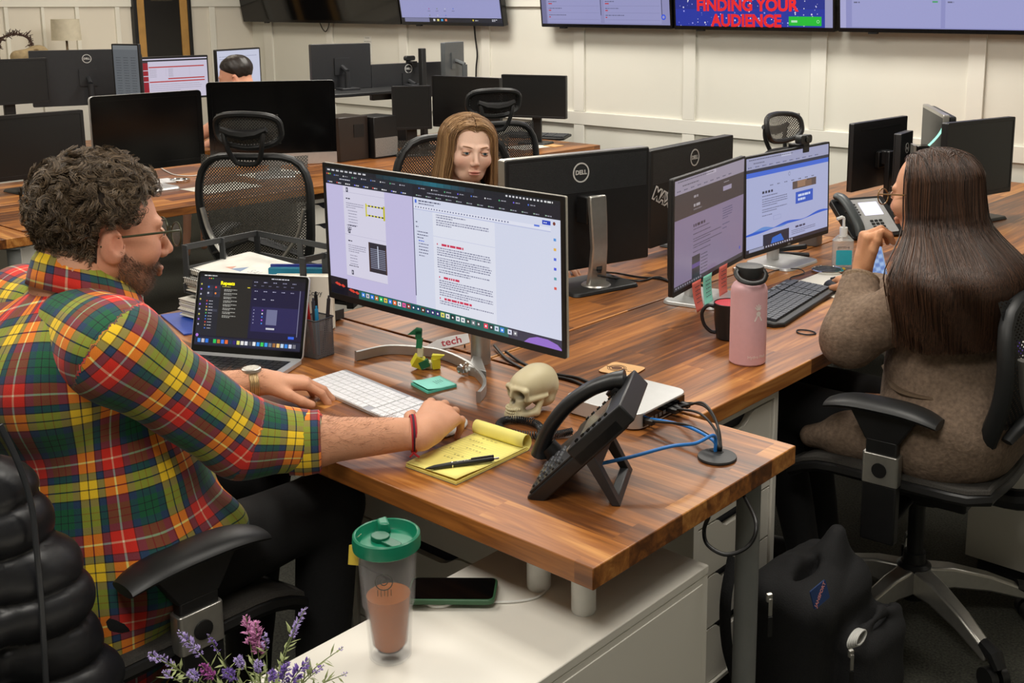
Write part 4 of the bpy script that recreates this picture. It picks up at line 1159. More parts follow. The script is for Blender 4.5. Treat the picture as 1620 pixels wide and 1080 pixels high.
MB(tr(-.009, -.0065, .092)).add([(.007, 0, -.004), (.007, 0, .007), (-.006, 0, .009), (-.026, 0, -.006), (-.007, 0, -.006), (.007, .013, -.004), (.007, .013, .007), (-.006, .013, .009), (-.026, .0065, -.006), (-.007, .013, -.006)],
   [(0, 1, 2, 3, 4), (9, 8, 7, 6, 5), (0, 5, 6, 1), (1, 6, 7, 2), (2, 7, 8, 3), (3, 8, 9, 4), (4, 9, 5, 0)]).build('head', GRN, SW, smooth=False)
cube_part('tail_block', YEL, (.030, .0, .014), (.018, .018, .024), rot('Z', 25))
MB(tr(.030, -.008, .026)).add([(-.009, 0, 0), (.009, 0, 0), (.022, 0, .010), (-.008, 0, .010), (-.009, .016, 0), (.009, .016, 0), (.022, .008, .010), (-.008, .016, .010)],
   [(0, 1, 2, 3), (7, 6, 5, 4), (0, 4, 5, 1), (1, 5, 6, 2), (2, 6, 7, 3), (3, 7, 4, 0)]).build('tail', YEL, SW, smooth=False)
a = at(672, 551, DZ + .004); b = at(742, 536, DZ + .022)
LO = empty('surfboard_ornament', tuple((a + b) / 2 - Vector((0, 0, (a.z + b.z) / 2 - DZ))), math.atan2(b.y - a.y, b.x - a.x), 'white board shaped ornament with red lettering behind the paper swan', 'ornament')
Lh = (b - a).length / 2
out = [(-Lh, 0)] + [(-Lh + 2 * Lh * t, -.017 * math.sin(min(1, t * 2.2) * PI / 2) * (1 if t < .7 else 1 - (t - .7) * .5)) for t in (.05, .15, .3, .5, .7, .85, 1)]
out += [(x_, -y_) for x_, y_ in out[1:][::-1]]
Mo = tr(0, 0, .015) @ rot('Y', -math.degrees(math.asin(.018 / (2 * Lh)))) @ rot('X', 38)
MB(Mo).prism(out, -.002, .002).build('board', mat('white_ceramic', (226, 224, 226), .3), LO, bevel=.0008)
text('tech', .030, mat('crimson_print', (170, 36, 56), .5), LO, Mo @ tr(.012, 0, .0022), ext=.0001, bold=.0005)
MB().tube([(Lh - .012, 0, 0), (Lh - .012, 0, .02)], .002).cyl((-Lh * .3, 0, 0), (-Lh * .3, 0, .011), .003).cyl((-Lh * .1, .008, 0), (-Lh * .1, .008, .012), .003).build('prop', BLACK, LO)
# ---------------------------------------------------------------- skull
p = at(842, 652, DZ)
SK = empty('skull', (p.x, p.y, DZ), R(172), 'cream coloured model skull facing left on the walnut desk', 'skull ornament')
# local: +y is the face direction
sd = SDF()
sd.ell((0, -.012, .068), (.038, .050, .038), .01).ell((0, .022, .064), (.032, .030, .030), .012)
sd.ell((0, -.045, .050), (.026, .020, .024), .012)
sd.ell((0, .026, .046), (.027, .024, .026), .010)
sd.ell((0, .040, .030), (.018, .016, .014), .008)
sd.cap((.016, .046, .010), (-.016, .046, .010), .009, .009, .008).ell((0, .054, .010), (.016, .012, .011), .006).cap((-.013, .056, .006), (.013, .056, .006), .008, .008, .006)
for s_ in (1, -1):
    sd.cap((s_ * .016, .046, .009), (s_ * .028, .012, .012), .009, .008, .006)
    sd.cap((s_ * .028, .012, .012), (s_ * .030, .000, .034), .008, .006, .006)
    sd.cap((s_ * .034, -.012, .044), (s_ * .029, .032, .042), .0045, .006, .006)
    sd.cap((s_ * .006, .051, .066), (s_ * .028, .042, .063), .005, .0055, .006)
    sd.cap((s_ * .029, .040, .062), (s_ * .028, .038, .044), .005, .005, .005)
sd.cap((0, .052, .062), (0, .056, .050), .0055, .005, .005)
sd.box((0, .046, .020), (.019, .012, .0062), .004, .006)
for s_ in (1, -1):
    sd.ell((s_ * .0165, .053, .052), (.0122, .018, .0112), .004, sub=True)
    sd.ell((s_ * .030, .030, .026), (.010, .014, .009), .005, sub=True)
sd.ell((-.0038, .062, .038), (.0042, .014, .0075), .002, sub=True).ell((.0038, .062, .038), (.0042, .014, .0075), .002, sub=True)
sd.ell((0, .014, .002), (.016, .026, .020), .006, sub=True)
sd.ell((0, -.030, .028), (.026, .028, .020), .010)
sd.box((0, 0, -.02), (.1, .1, .0205), .001, .002, sub=True)
V, F = sd.mesh(.0017)
tone = np.array(lin((206, 194, 158)))
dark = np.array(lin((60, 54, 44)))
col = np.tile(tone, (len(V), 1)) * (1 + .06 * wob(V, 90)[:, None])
def recess_shade(c_, r_): return np.exp(-((V - np.array(c_)) ** 2).sum(1) / r_ ** 2)[:, None]  # shade of the eye sockets and hollows, painted into the vertex colour
w_ = np.clip(1.3 * recess_shade((.0165, .036, .052), .011) + 1.3 * recess_shade((-.0165, .036, .052), .011) + 1.2 * recess_shade((0, .050, .038), .007) + recess_shade((.026, .034, .024), .009) + recess_shade((-.026, .034, .024), .009), 0, .85)
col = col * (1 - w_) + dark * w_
mkobj('cranium', np_mesh('cranium', V, F, col), attr_mat('aged_bone_shaded', .5), SK, ang=180)
th = MB()
for row, z0, zh in ((0, .0235, .0065), (1, .0165, .006)):
    for i in range(-6, 7):
        a_ = i * .21
        x_, y_ = .0200 * math.sin(a_), .0425 + .0225 * math.cos(a_)
        th.sphere((x_, y_, z0), .0026, 6, (1, 1, zh / .005))
th.build('tooth_row', mat('tooth', (212, 202, 166), .4), SK)
# ---------------------------------------------------------------- yellow pad and pen
PAD = empty('notepad', (-1.463, 1.412, DZ), R(2), 'yellow legal pad with its top page folded over', 'notepad')
YP = mat('yellow_paper_pad', (232, 218, 116), .7, var=.02)
YP2 = mat('yellow_page', (238, 226, 128), .7, var=.02)
MB().box(-.066, -.103, 0, .066, .10, .006).build('pages', YP, PAD, bevel=.0006)
MB().box(-.067, -.104, 0, .067, .10, .0008).build('backing', mat('grey_board', (90, 88, 84), .8), PAD)
MB().grid(lambda u, v: (-.066 + .132 * u, -.103 + .2 * v, .0075 + .004 * math.sin(v * 5 + u) * (1 - v) ** 2 + .001), 8, 12).build('top_page', YP2, PAD, solid=.0003)
MB().grid(lambda u, v: (-.067 + .134 * u, .092 + .017 * math.cos(v * 5.2 - 1.6) * (1 - .35 * v), .018 + .0165 * math.sin(v * 5.2 - 1.6)), 4, 22).build('folded_page', YP2, PAD, solid=.0006)
tt = MB(); rr = random.Random(5)
for i in range(9):
    x = -.05 + rr.random() * .03; y = .07 - i * .018
    for k_ in range(rr.randint(2, 6)):
        l = rr.uniform(.003, .009); tt.box(x, y, .0105, x + l, y + .0006, .0107); tt.box(x + l * .4, y - .002, .0105, x + l * .4 + .0006, y + .003, .0107); x += l + .003
tt.build('handwriting', mat('pencil', (120, 116, 80), .7), PAD, smooth=False)
tl_ = MB()
for i in range(22): tl_.box(-.066, -.098 + i * .0084, .0100, .066, -.0978 + i * .0084, .01015)
tl_.build('ruled_lines', mat('rule_blue', (186, 190, 130), .7), PAD, smooth=False)
a = at(673, 741, DZ + .016); b = at(789, 724, DZ + .016)
PN = empty('pen', tuple((a + b) / 2), math.atan2(b.y - a.y, b.x - a.x), 'black gel pen with a silver ring lying on the yellow pad', 'pen')
L_ = (b - a).length
X = lambda t: (-L_ / 2 + L_ * t, 0, 0)
MB().tube([X(0), X(.06), X(.12), X(.35), X(.36), X(.9), X(.93)], [.001, .0028, .0042, .0056, .0056, .0052, .004], 20).build('barrel', BLACKS, PN)
MB().tube([X(.35), X(.365)], .0059, 20).build('ring', CHROME, PN)
MB().tube([X(.93), X(1)], .0022, 12).build('button', SILVER, PN)
MB().box(X(.62)[0], -.002, .004, X(.93)[0], .002, .0075).build('clip', BLACK, PN, bevel=.0005)
text('Sharpie', .008, PRINT, PN, tr(X(.5)[0], 0, .0056), ext=.0001)
# ---------------------------------------------------------------- desk phone
PX, PY = -1.258, 1.346
PH = empty('desk_phone', (PX, PY, DZ), R(-60.6), 'black desk phone with a coiled cord propped on a stand, nearest the desk corner', 'telephone')
PM = tr(0, 0, .004) @ rot('X', 45)
PB = mat('black_phone_plastic', (24, 25, 27), .38)
MB(PM).prism(rrect(.190, .234, .010, 4, -.095, .117), -.030, -.004).build('body', PB, PH, bevel=.003)
MB(PM).prism([(-.128, .012), (-.004, .012), (-.004, .118), (-.128, .118)], -.004, 0).build('key_field', BLACKS, PH, bevel=.001)
MB(PM).prism([(-.128, .118), (.0, .118), (.0, .250), (-.19, .250), (-.19, .225), (-.128, .225)], -.028, .010).build('display_housing', PB, PH, bevel=.003)
MB(PM).prism(rrect(.085, .062, .003, 3, -.066, .178), .0102, .0112).build('display', mat('phone_display', (96, 100, 98), .12, var=.3, scale=40), PH)
for r_ in range(4):
    for c_ in range(3):
        MB(PM).prism(rrect(.021, .0105, .004, 4, -.098 + c_ * .025, .028 + r_ * .0155), 0, .0042, .86).build('key', mat('dark_phone_key', (58, 60, 64), .3), PH)
for r_ in range(5):
    MB(PM).prism(rrect(.014, .0085, .003, 4, -.017, .024 + r_ * .0165), 0, .0034, .86).build('side_key', BLACKS, PH)
for r_ in range(6):
    for c_ in (0, 1): MB(PM).prism(rrect(.009, .0075, .002, 3, -.120 + c_ * .108, .142 + r_ * .0145), .010, .0130, .86).build('line_key', BLACKG, PH)
MB(PM).prism(rrect(.022, .022, .0108, 6, -.064, .103), 0, .003, .9).build('navigation_key', SILVER, PH)
hs = MB(PM)
hp = spline([(-.160, .006, .014), (-.160, .022, .024), (-.160, .06, .040), (-.160, .115, .048), (-.160, .17, .042), (-.160, .212, .026), (-.160, .232, .012)], 6)
hr = [.021 + .006 * abs(1 - 2 * i / (len(hp) - 1)) ** 3 for i in range(len(hp))]
hs.tube(hp, [r_ * .9 for r_ in hr], 14, flat=.75)
hs.build('handset', PB, PH)
for y_ in (.028, .205): MB(PM).cyl((-.160, y_, -.004), (-.160, y_, .016), .019).build('handset_pad', BLACK, PH)
lg = MB()
for x_ in (-.150, -.012):
    lg.add([(x_ - .011, .095, .10), (x_ + .011, .095, .10), (x_ + .011, .157, .0), (x_ - .011, .157, .0), (x_ - .011, .113, .112), (x_ + .011, .113, .112), (x_ + .011, .172, .0), (x_ - .011, .172, .0)],
           [(0, 1, 2, 3), (7, 6, 5, 4), (0, 4, 5, 1), (1, 5, 6, 2), (2, 6, 7, 3), (3, 7, 4, 0)])
lg.add([(-.14, .095, .10), (-.02, .095, .10), (-.02, .118, .062), (-.14, .118, .062), (-.14, .113, .112), (-.02, .113, .112), (-.02, .135, .062), (-.14, .135, .062)], [(0, 1, 2, 3), (7, 6, 5, 4), (0, 4, 5, 1), (1, 5, 6, 2), (2, 6, 7, 3), (3, 7, 4, 0)])
lg.add([(-.14, .150, .012), (-.02, .150, .012), (-.02, .157, .0), (-.14, .157, .0), (-.14, .166, .012), (-.02, .166, .012), (-.02, .172, .0), (-.14, .172, .0)], [(0, 1, 2, 3), (7, 6, 5, 4), (0, 4, 5, 1), (1, 5, 6, 2), (2, 6, 7, 3), (3, 7, 4, 0)])
lg.build('stand_leg', CH, PH, bevel=.0015)
cp = spline([at(868, 716, DZ + .018), at(858, 706, DZ + .012), at(853, 694, DZ + .012), at(856, 682, DZ + .018), at(850, 671, DZ + .009), at(825, 664, DZ + .009), at(800, 664, DZ + .009), at(789, 672, DZ + .009), at(800, 682, DZ + .009), at(830, 687, DZ + .008), at(862, 688, DZ + .008), at(885, 686, DZ + .009), at(905, 682, DZ + .012)], 14)
hx = []
nx = None
for i, q_ in enumerate(cp):
    d_ = (cp[min(i + 1, len(cp) - 1)] - cp[max(i - 1, 0)]).normalized()
    if nx is None: nx, _ = frame_to(d_)
    nx = (nx - d_ * nx.dot(d_)).normalized(); ny_ = d_.cross(nx)
    for k_ in range(6):
        a_ = (i * 6 + k_) * 2 * PI / 10.5
        q2 = q_.lerp(cp[min(i + 1, len(cp) - 1)], k_ / 6)
        hx.append(q2 + nx * (.0066 * math.cos(a_)) + ny_ * (.0066 * math.sin(a_)))
cc = MB(Matrix.Rotation(-R(-60.6), 4, 'Z') @ tr(-PX, -PY, -DZ)).tube(hx, .0015, 5).build('coiled_cord', PB, PH)
# ---------------------------------------------------------------- small silver computer, cables, grommet, coaster
MC = empty('mini_computer', (-1.392, 1.815, DZ), R(2), 'small square silver computer with a dark fruit emblem on its lid', 'computer')
MB().prism(rrect(.197, .197, .030, 8), .003, .036).build('body', ALU, MC, bevel=.0012)
MB().prism(rrect(.17, .17, .07, 10), 0, .003).build('foot', BLACK, MC)
MB().prism([(.0980, -.078), (.0990, -.078), (.0990, .078), (.0980, .078)], .007, .032).build('port_panel', BLACKG, MC)
pts = MB()
for i in range(9): pts.box(.0988, -.066 + i * .0155, .012, .0994, -.057 + i * .0155, .020)
pts.build('port', mat('port_metal', (120, 122, 124), .3, metal=.6), MC)
ap = []
for t in range(48):
    a_ = 2 * PI * t / 48
    x_ = .0225 * math.cos(a_) * (1 + .03 * math.cos(2 * a_)); y_ = .0225 * math.sin(a_)
    if y_ > 0: y_ -= .0045 * math.exp(-(x_ / .006) ** 2)
    else: y_ += .003 * math.exp(-(x_ / .005) ** 2)
    if y_ < 0: x_ *= 1 - .22 * (-y_ / .0225) ** 2
    dx, dy = x_ - .026, y_ - .002
    dd = math.hypot(dx, dy)
    if dd < .0105: x_, y_ = .026 + dx / dd * .0105, .002 + dy / dd * .0105
    ap.append((x_, y_))
AM = tr(0, 0, .0361) @ rot('Z', 88)
MB(AM).prism(ap, 0, .0003).prism([(0, .0225), (.002, .028), (.008, .0325), (.0085, .027), (.005, .0235)], 0, .0003).build('emblem', BLACKG, MC, smooth=False)
GR = empty('cable_grommet', (-1.095, 1.717, DZ), 0, 'round black cable grommet set in the walnut desk', 'grommet')
MB().lathe([(0, .0005), (.036, .0005), (.038, .002), (.037, .0055), (.030, .0065), (0, .0065)], 40).build('ring', mat('grommet_plastic', (44, 46, 48), .5), GR)
MB().prism(rrect(.030, .014, .006, 4, -.012, .016), .0066, .0072).build('slot', RUBBER, GR)
BLUE = mat('blue_network_cable', (28, 116, 196), .4)
def gcable(label, pts, r, m): return cable(label, pts, r, m, 10, None)
G0 = Vector((-1.107, 1.735, DZ + .006))
gx = lambda dy, z_: Vector((-1.292, 1.815 + dy, DZ + z_))
gcable('blue network cable from the black phone stand to the grommet', [Vector((-1.185, 1.475, DZ + .045)), at(1000, 722, DZ + .052), at(1060, 706, DZ + .062), at(1100, 701, DZ + .055), G0 + Vector((0, -.012, .035)), G0 + Vector((0, -.006, -.0))], .0034, BLUE)
gcable('blue network cable plugged into the small silver computer', [gx(-.048, .016), gx(-.05, .016) + Vector((.05, -.004, .008)), gx(-.052, .030) + Vector((.11, -.012, 0)), G0 + Vector((-.006, -.004, .02)), G0 + Vector((-.003, -.003, 0))], .0032, BLUE)
for i_, (dy, lab, h_) in enumerate(((-.066, 'thin black cable in the nearest port of the silver computer', .02), (.018, 'black power cable with a square plug at the silver computer', .03), (.036, 'black cable looping highest over the grommet', .05), (.062, 'black cable from the far port of the silver computer', .035))):
    o_ = gcable(lab, [gx(dy, .018), gx(dy, .018) + Vector((.035, 0, .002 + h_ * .2)), gx(dy, .018).lerp(G0, .45) + Vector((.02, .01, h_)), gx(dy, .018).lerp(G0, .8) + Vector((.012, .012, h_ * .8)), G0 + Vector((.002 * i_, .002 * i_ - .002, .012)), G0 + Vector((.002 * i_, .002 * i_ - .002, 0))], .0026, BLACK)
    MB().box(gx(dy, .018).x, gx(dy, .018).y - .006, DZ + .013, gx(dy, .018).x + .022, gx(dy, .018).y + .006, DZ + .023).build('plug', BLACK, o_, bevel=.001)
gcable('black cable hanging in a loop below the desk beside the grey leg', [at(1122, 815, .705), at(1114, 838, .66), at(1120, 862, .64), at(1150, 877, .63), at(1185, 862, .645), at(1196, 826, .68), at(1170, 786, .715)][:6] + [Vector((-1.03, 1.70, .70))], .0038, BLACK)
gcable('black cables running behind the skull towards the silver computer', [at(782, 546, DZ + .01), at(800, 566, DZ + .004), at(826, 582, DZ + .004), at(858, 592, DZ + .004), at(900, 600, DZ + .004), at(925, 610, DZ + .004), at(945, 622, DZ + .004)], .0035, BLACK)
gcable('second black cable behind the skull, nearer the desk seam', [at(800, 556, DZ + .012), at(820, 570, DZ + .004), at(845, 582, DZ + .004), at(880, 592, DZ + .004), at(915, 598, DZ + .004), at(945, 611, DZ + .004)], .0035, BLACK)
CO = empty('coaster', (-1.556, 2.012, DZ), R(9), 'square pale wooden coaster with a round brown emblem', 'coaster')
BR_ = mat('burnt_wood', (96, 56, 24), .7)
MB().prism(rrect(.090, .082, .012, 5), 0, .004).build('slab', mat('pale_plywood', (218, 170, 112), .55, var=.08, scale=20), CO, bevel=.0008)
MB().prism(rrect(.0905, .0825, .012, 5), .0008, .0030).build('burnt_edge', BR_, CO)
circ = lambda r_, n=32: [(r_ * math.cos(2 * PI * i / n), r_ * math.sin(2 * PI * i / n)) for i in range(n)]
E_ = MB(tr(-.014, 0, .0041))
E_.ring(circ(.023), circ(.0215), 0, .0003).ring(circ(.019), circ(.0165), 0, .0003).prism(circ(.013), 0, .0003).box(-.028, -.0015, .0003, .028, .0015, .0006)
E_.build('emblem', BR_, CO, smooth=False)
text('orange', .012, BR_, CO, tr(.024, -.006, .0042) @ rot('Z', 20), ext=.0001)
# ---------------------------------------------------------------- tumbler, phone on charger, lavender
TX, TY = -1.243, 1.022
TU = empty('tumbler', (TX, TY, .60), 0, 'clear double walled tumbler of amber tea with a green lid', 'tumbler')
def clear(name, col, rough=.05, alpha=.16):
    """thin clear plastic: mostly see-through, more solid towards grazing angles"""
    m = mat(name, col, rough, var=.0)
    nt = m.node_tree
    lw = nt.nodes.new('ShaderNodeLayerWeight'); lw.inputs[0].default_value = .15
    mr = nt.nodes.new('ShaderNodeMapRange'); mr.inputs['To Min'].default_value = alpha; mr.inputs['To Max'].default_value = min(1, alpha + .32)
    nt.links.new(lw.outputs['Facing'], mr.inputs['Value'])
    nt.links.new(mr.outputs[0], nt.nodes['Principled BSDF'].inputs['Alpha'])
    return m
CLR = clear('clear_plastic', (214, 212, 216), .05, .02)
MB().lathe([(.0, .001), (.030, .001), (.0325, .004), (.0365, .085), (.038, .088), (.038, .092), (.0405, .094), (.0455, .190), (.0435, .190), (.0388, .094), (.035, .086), (.0305, .006), (0, .004)], 48).build('outer_wall', CLR, TU)
TEA = clear('amber_tea', (226, 132, 62), .05, .60)
MB().lathe([(0, .016), (.020, .018), (.026, .026), (.0325, .092), (.0335, .106), (.0, .106)], 40).build('tea', TEA, TU)
MB().lathe([(.0, .0148), (.021, .0165), (.0275, .025), (.0345, .092), (.0425, .188), (.0415, .188), (.0336, .092), (.0268, .026), (.0205, .0175), (0, .0158)], 40).build('inner_wall', CLR, TU)
sd = SDF().box((.004, -.006, .052), (.013, .006, .016), .005, .004, R=Euler((.2, .1, .4)).to_matrix().to_4x4())
V, F = sd.mesh(.002); mkobj('tea_bag', np_mesh('tea_bag', V, F), mat('wet_tea_bag', (88, 50, 30), .8), TU)
LG_ = mat('green_lid_plastic', (14, 116, 86), .32, var=.04)
MB().lathe([(.0, .193), (.040, .193), (.0425, .196), (.0465, .207), (.0485, .208), (.0510, .206), (.0520, .196), (.0515, .186), (.0475, .183), (.0455, .186), (0, .188)], 56).build('lid', LG_, TU)
MB().prism(rrect(.052, .018, .0085, 5, .006, -.002), .1931, .1975).prism(rrect(.030, .026, .0125, 6, -.012, -.002), .1931, .2005).build('slider', mat('dark_green_plastic', (10, 92, 66), .35), TU, bevel=.001)
MB(tr(-.034, .022, .193) @ rot('Z', 150)).prism([(-.018, -.010), (.018, -.010), (.012, .010), (-.012, .010)], 0, .016, .8).build('spout', LG_, TU, bevel=.003)
TG = MB(tr(-.040, -.0330, .172) @ rot('Z', 42) @ rot('X', 82)).prism([(-.008, -.016), (.008, -.018), (.010, .008), (.004, .016), (-.006, .014)], -.0004, .0004)
TG.build('tea_tag', mat('yellow_tag', (206, 178, 60), .6), TU)
MB().tube([(-.030, -.024, .205), (-.038, -.031, .195), (-.041, -.034, .184)], .0006, 5).build('tag_string', CRM, TU)
em = MB(tr(.0275, -.0305, .148) @ rot('Z', 44) @ rot('X', 87))
em.ring(circ(.0135, 24), circ(.012, 24), -.0002, .0002).ring(circ(.006, 12), circ(.0045, 12), -.0002, .0002)
for i in range(5): em.box(-.010 + i * .005, -.022 - .001 * (i % 2), -.0002, -.0092 + i * .005, -.012, .0002)
em.build('emblem', mat('charcoal_print', (70, 68, 62), .6), TU, smooth=False)
c = at(716, 936, .612)
MP = empty('mobile_phone', (c.x, c.y, .609), R(39), 'mobile phone in a dark green case charging on the low white cabinet', 'mobile phone')
MB().prism(rrect(.150, .076, .012, 6), 0, .0095).build('case', mat('dark_green_case', (52, 92, 62), .5), MP, bevel=.002)
MB().prism(rrect(.143, .069, .010, 6), .0096, .0104).build('screen', BLACKG, MP)
c2 = at(706, 958, .603)
CD = empty('charging_pad', (c.x, c.y, .6002), 0, 'round white charging pad under the green mobile phone', 'charger')
MB(tr(-.012, -.018, 0)).lathe([(0, 0), (.027, 0), (.029, .002), (.029, .006), (.026, .0082), (0, .0082)], 40).build('disc', WHITEP, CD)
MB().tube(spline([(at(x_, y_, z_) - Vector((c.x, c.y, .6002))) for x_, y_, z_ in ((740, 950, .604), (790, 952, .603), (825, 950, .603), (852, 943, .603), (864, 930, .603), (866, 912, .604), (862, 900, .63), (855, 893, .69))], 8), .0022, 8).build('charging_cable', WHITEP, CD)
# lavender
LV = empty('artificial_lavender', (-1.17, .74, .60), 0, 'potted lilac and pink lavender sprigs at the bottom edge', 'plant')
MB().lathe([(0, 0), (.034, 0), (.037, .003), (.045, .075), (.043, .078), (.040, .075), (.036, .012), (0, .012)], 32).build('pot', WHITEP, LV)
MB().lathe([(0, .055), (.040, .055), (.0405, .066), (0, .070)], 24).build('soil', mat('dry_moss', (96, 104, 62), .9, var=.3, scale=120), LV)
LIL = [mat('lilac_petals', (168, 150, 206), .6, var=.15, scale=200), mat('violet_petals', (124, 96, 178), .6, var=.15, scale=200), mat('pink_petals', (192, 124, 170), .6, var=.15, scale=200), mat('magenta_petals', (160, 74, 150), .6, var=.15, scale=200)]
STEM = mat('sage_stem', (112, 124, 76), .7, var=.15)
LEAF = mat('pale_sage_leaf', (146, 156, 104), .7, var=.2)
rr = random.Random(11)
def leaf(mb, b, d, l, wd):
    d = Vector(d).normalized(); x = frame_to(d)[0]
    b = Vector(b)
    mb.add([b, b + d * l * .45 + x * wd, b + d * l, b + d * l * .45 - x * wd, b + d * l * .45 + d.cross(x) * wd * .5], [(0, 1, 4), (1, 2, 4), (2, 3, 4), (3, 0, 4)])
def sprig(px, py, X, kind, ln, rad, dens=1.0):
    tip = atx(px, py, X) - Vector((-1.17, .74, .60))
    base = Vector((tip.x * .12, tip.y * .12, .06))
    mid = base.lerp(tip, .55) + Vector((rr.uniform(-.006, .006), rr.uniform(-.006, .006), .012))
    pth = spline([base, mid, tip], 10)
    s_ = MB().tube(pth, [.0012 - .0007 * i / len(pth) for i in range(len(pth))], 5).build('stem', STEM, LV)
    fl = MB()
    tot = sum((pth[i + 1] - pth[i]).length for i in range(len(pth) - 1))
    acc = 0; n = int(46 * dens)
    def ptat(dist):  # distance back from the tip
        a_ = 0
        for i in range(len(pth) - 1, 0, -1):
            L_ = (pth[i] - pth[i - 1]).length
            if a_ + L_ >= dist: return pth[i].lerp(pth[i - 1], (dist - a_) / L_), (pth[i] - pth[i - 1]).normalized()
            a_ += L_
        return pth[0], Vector((0, 0, 1))
    for i in range(n):
        t = (i + rr.random()) / n
        q_, d_ = ptat(t * ln)
        x, y = frame_to(d_)
        a_ = rr.random() * 6.28
        o_ = (x * math.cos(a_) + y * math.sin(a_))
        rad_ = rad * min(1, .35 + t * 1.6) * (1 - .25 * t)
        dd = (o_ + d_ * .75).normalized()
        for k_ in range(2):
            dk = (dd + Vector((rr.uniform(-.4, .4), rr.uniform(-.4, .4), rr.uniform(-.4, .4)))).normalized()
            leaf(fl, q_ + o_ * rad_ * .25, dk, rad_ * rr.uniform(.7, 1.1), rad_ * .22)
    fl.build('blossom', LIL[kind], s_, smooth=False)
    lf = MB()
    for i in range(14):
        q_, d_ = ptat(ln + .004 + rr.random() * (tot - ln) * .7)
        a_ = rr.random() * 6.28
        x, y = frame_to(d_)
        leaf(lf, q_, x * math.cos(a_) + y * math.sin(a_) + d_ * .7, rr.uniform(.010, .022), rr.uniform(.0018, .003))
    lf.build('leaf', LEAF, s_, smooth=False)
for a_ in ((283, 998, -1.19, 0, .050, .009), (250, 1035, -1.20, 0, .030, .007, .6), (236, 1034, -1.17, 0, .02, .007, .6), (329, 1003, -1.16, 1, .035, .0055, .6), (318, 1052, -1.16, 3, .030, .009), (389, 974, -1.19, 2, .040, .011), (404, 984, -1.17, 2, .050, .013, 1.4), (418, 1000, -1.15, 0, .025, .007, .6), (484, 960, -1.19, 0, .032, .007),
           (470, 985, -1.16, 0, .02, .007, .6), (488, 1042, -1.15, 1, .040, .011, 1.2), (455, 1048, -1.14, 1, .03, .010), (543, 1023, -1.18, 0, .010, .004, .3), (550, 1064, -1.16, 0, .010, .004, .3), (355, 1060, -1.14, 1, .03, .009), (375, 1040, -1.13, 0, .02, .008), (300, 1062, -1.15, 0, .02, .008), (430, 1062, -1.12, 1, .02, .008), (258, 1062, -1.16, 0, .016, .006, .5), (408, 1046, -1.12, 0, .02, .008), (512, 1052, -1.16, 1, .02, .006, .5)):
    sprig(*a_)
# ---------------------------------------------------------------- pen cup, trays and books
PC = empty('pen_cup', (-2.215, 1.625, DZ), R(6), 'square wire mesh pen cup full of pens beside the laptop', 'pen cup')
def mesh_mat(name, col, sx=600, gap=.45, metal=.4):
    m = mat(name, col, .4, metal=metal)
    nt = m.node_tree; N = nt.nodes.new; L = nt.links.new
    b = nt.nodes['Principled BSDF']
    tc = N('ShaderNodeTexCoord')
    fac = None
    for ax in ((1, 1, 0), (1, -1, 0), (0, 0, 1)) if False else ((1, .35, 1), (-1, -.35, 1)):
        dt = N('ShaderNodeVectorMath'); dt.operation = 'DOT_PRODUCT'; dt.inputs[1].default_value = [v * sx for v in ax]
        L(tc.outputs['Object'], dt.inputs[0])
        sn = N('ShaderNodeMath'); sn.operation = 'SINE'; L(dt.outputs['Value'], sn.inputs[0])
        if fac is None: fac = sn
        else:
            mx = N('ShaderNodeMath'); mx.operation = 'MAXIMUM'; L(fac.outputs[0], mx.inputs[0]); L(sn.outputs[0], mx.inputs[1]); fac = mx
    gt = N('ShaderNodeMath'); gt.operation = 'GREATER_THAN'; gt.inputs[1].default_value = gap; L(fac.outputs[0], gt.inputs[0])
    L(gt.outputs[0], b.inputs['Alpha'])
    return m
WIRE = mesh_mat('wire_mesh', (120, 122, 126), 1400, .35)
MB().ring(rrect(.060, .060, .006, 3), rrect(.0585, .0585, .005, 3), .002, .098).build('mesh_wall', WIRE, PC)
MB().tube([(x_, y_, .0975) for x_, y_ in rrect(.061, .061, .006, 3)], .002, 6, closed=True).build('rim', DGREY, PC)
MB().prism(rrect(.059, .059, .005, 3), 0, .003).build('base', DGREY, PC)
PCOL = [('red pen standing in the mesh cup', (196, 34, 30)), ('black pen standing in the mesh cup, tallest', (16, 16, 18)), ('black capped marker standing in the mesh cup', (24, 24, 28)), ('blue marker standing in the mesh cup', (32, 140, 190)), ('dark pen leaning in the mesh cup', (40, 38, 44))]
for i_, (lab, c_) in enumerate(PCOL):
    x_, y_ = (-.018 + .011 * i_, [-.008, .008, -.010, -.012, .014][i_])
    lx, ly = x_ * .45, y_ * .3
    hh = [.130, .148, .138, .120, .142][i_]
    mm = mat('pen_' + ('red', 'black', 'ink', 'blue', 'slate')[i_], c_, .35)
    o = empty('pen', (PC.location.x, PC.location.y, DZ + .0035), R(6), lab, 'pen', 'pens in the mesh cup')
    MB().tube([(lx, ly, 0), (x_, y_, hh * .7), (x_ * 1.15, y_ * 1.15, hh)], [.004, .0048, .0045], 12).build('barrel', mm, o)
    MB().tube([(x_ * 1.15, y_ * 1.15, hh), (x_ * 1.17, y_ * 1.17, hh + .008)], .0025, 8).build('cap', mm, o)
TRM = mat('charcoal_tray_plastic', (58, 60, 62), .45)
TRY = empty('letter_tray', (-2.60, 1.735, DZ), R(3), 'stacked charcoal letter trays behind the laptop', 'letter tray')
def traym(z0, hgt, back=True):
    f = MB()
    w_, d_ = .37, .25
    f.prism(rrect(w_, d_, .01, 3), z0, z0 + .003)
    for s_ in (-1, 1): f.box(s_ * w_ / 2 - .002, -d_ / 2, z0, s_ * w_ / 2 + .002, d_ / 2, z0 + hgt * .45)
    return f
traym(.004, .06).build('tray', TRM, TRY, bevel=.001)
traym(.070, .06).build('tray', TRM, TRY, bevel=.001)
rm = MB()
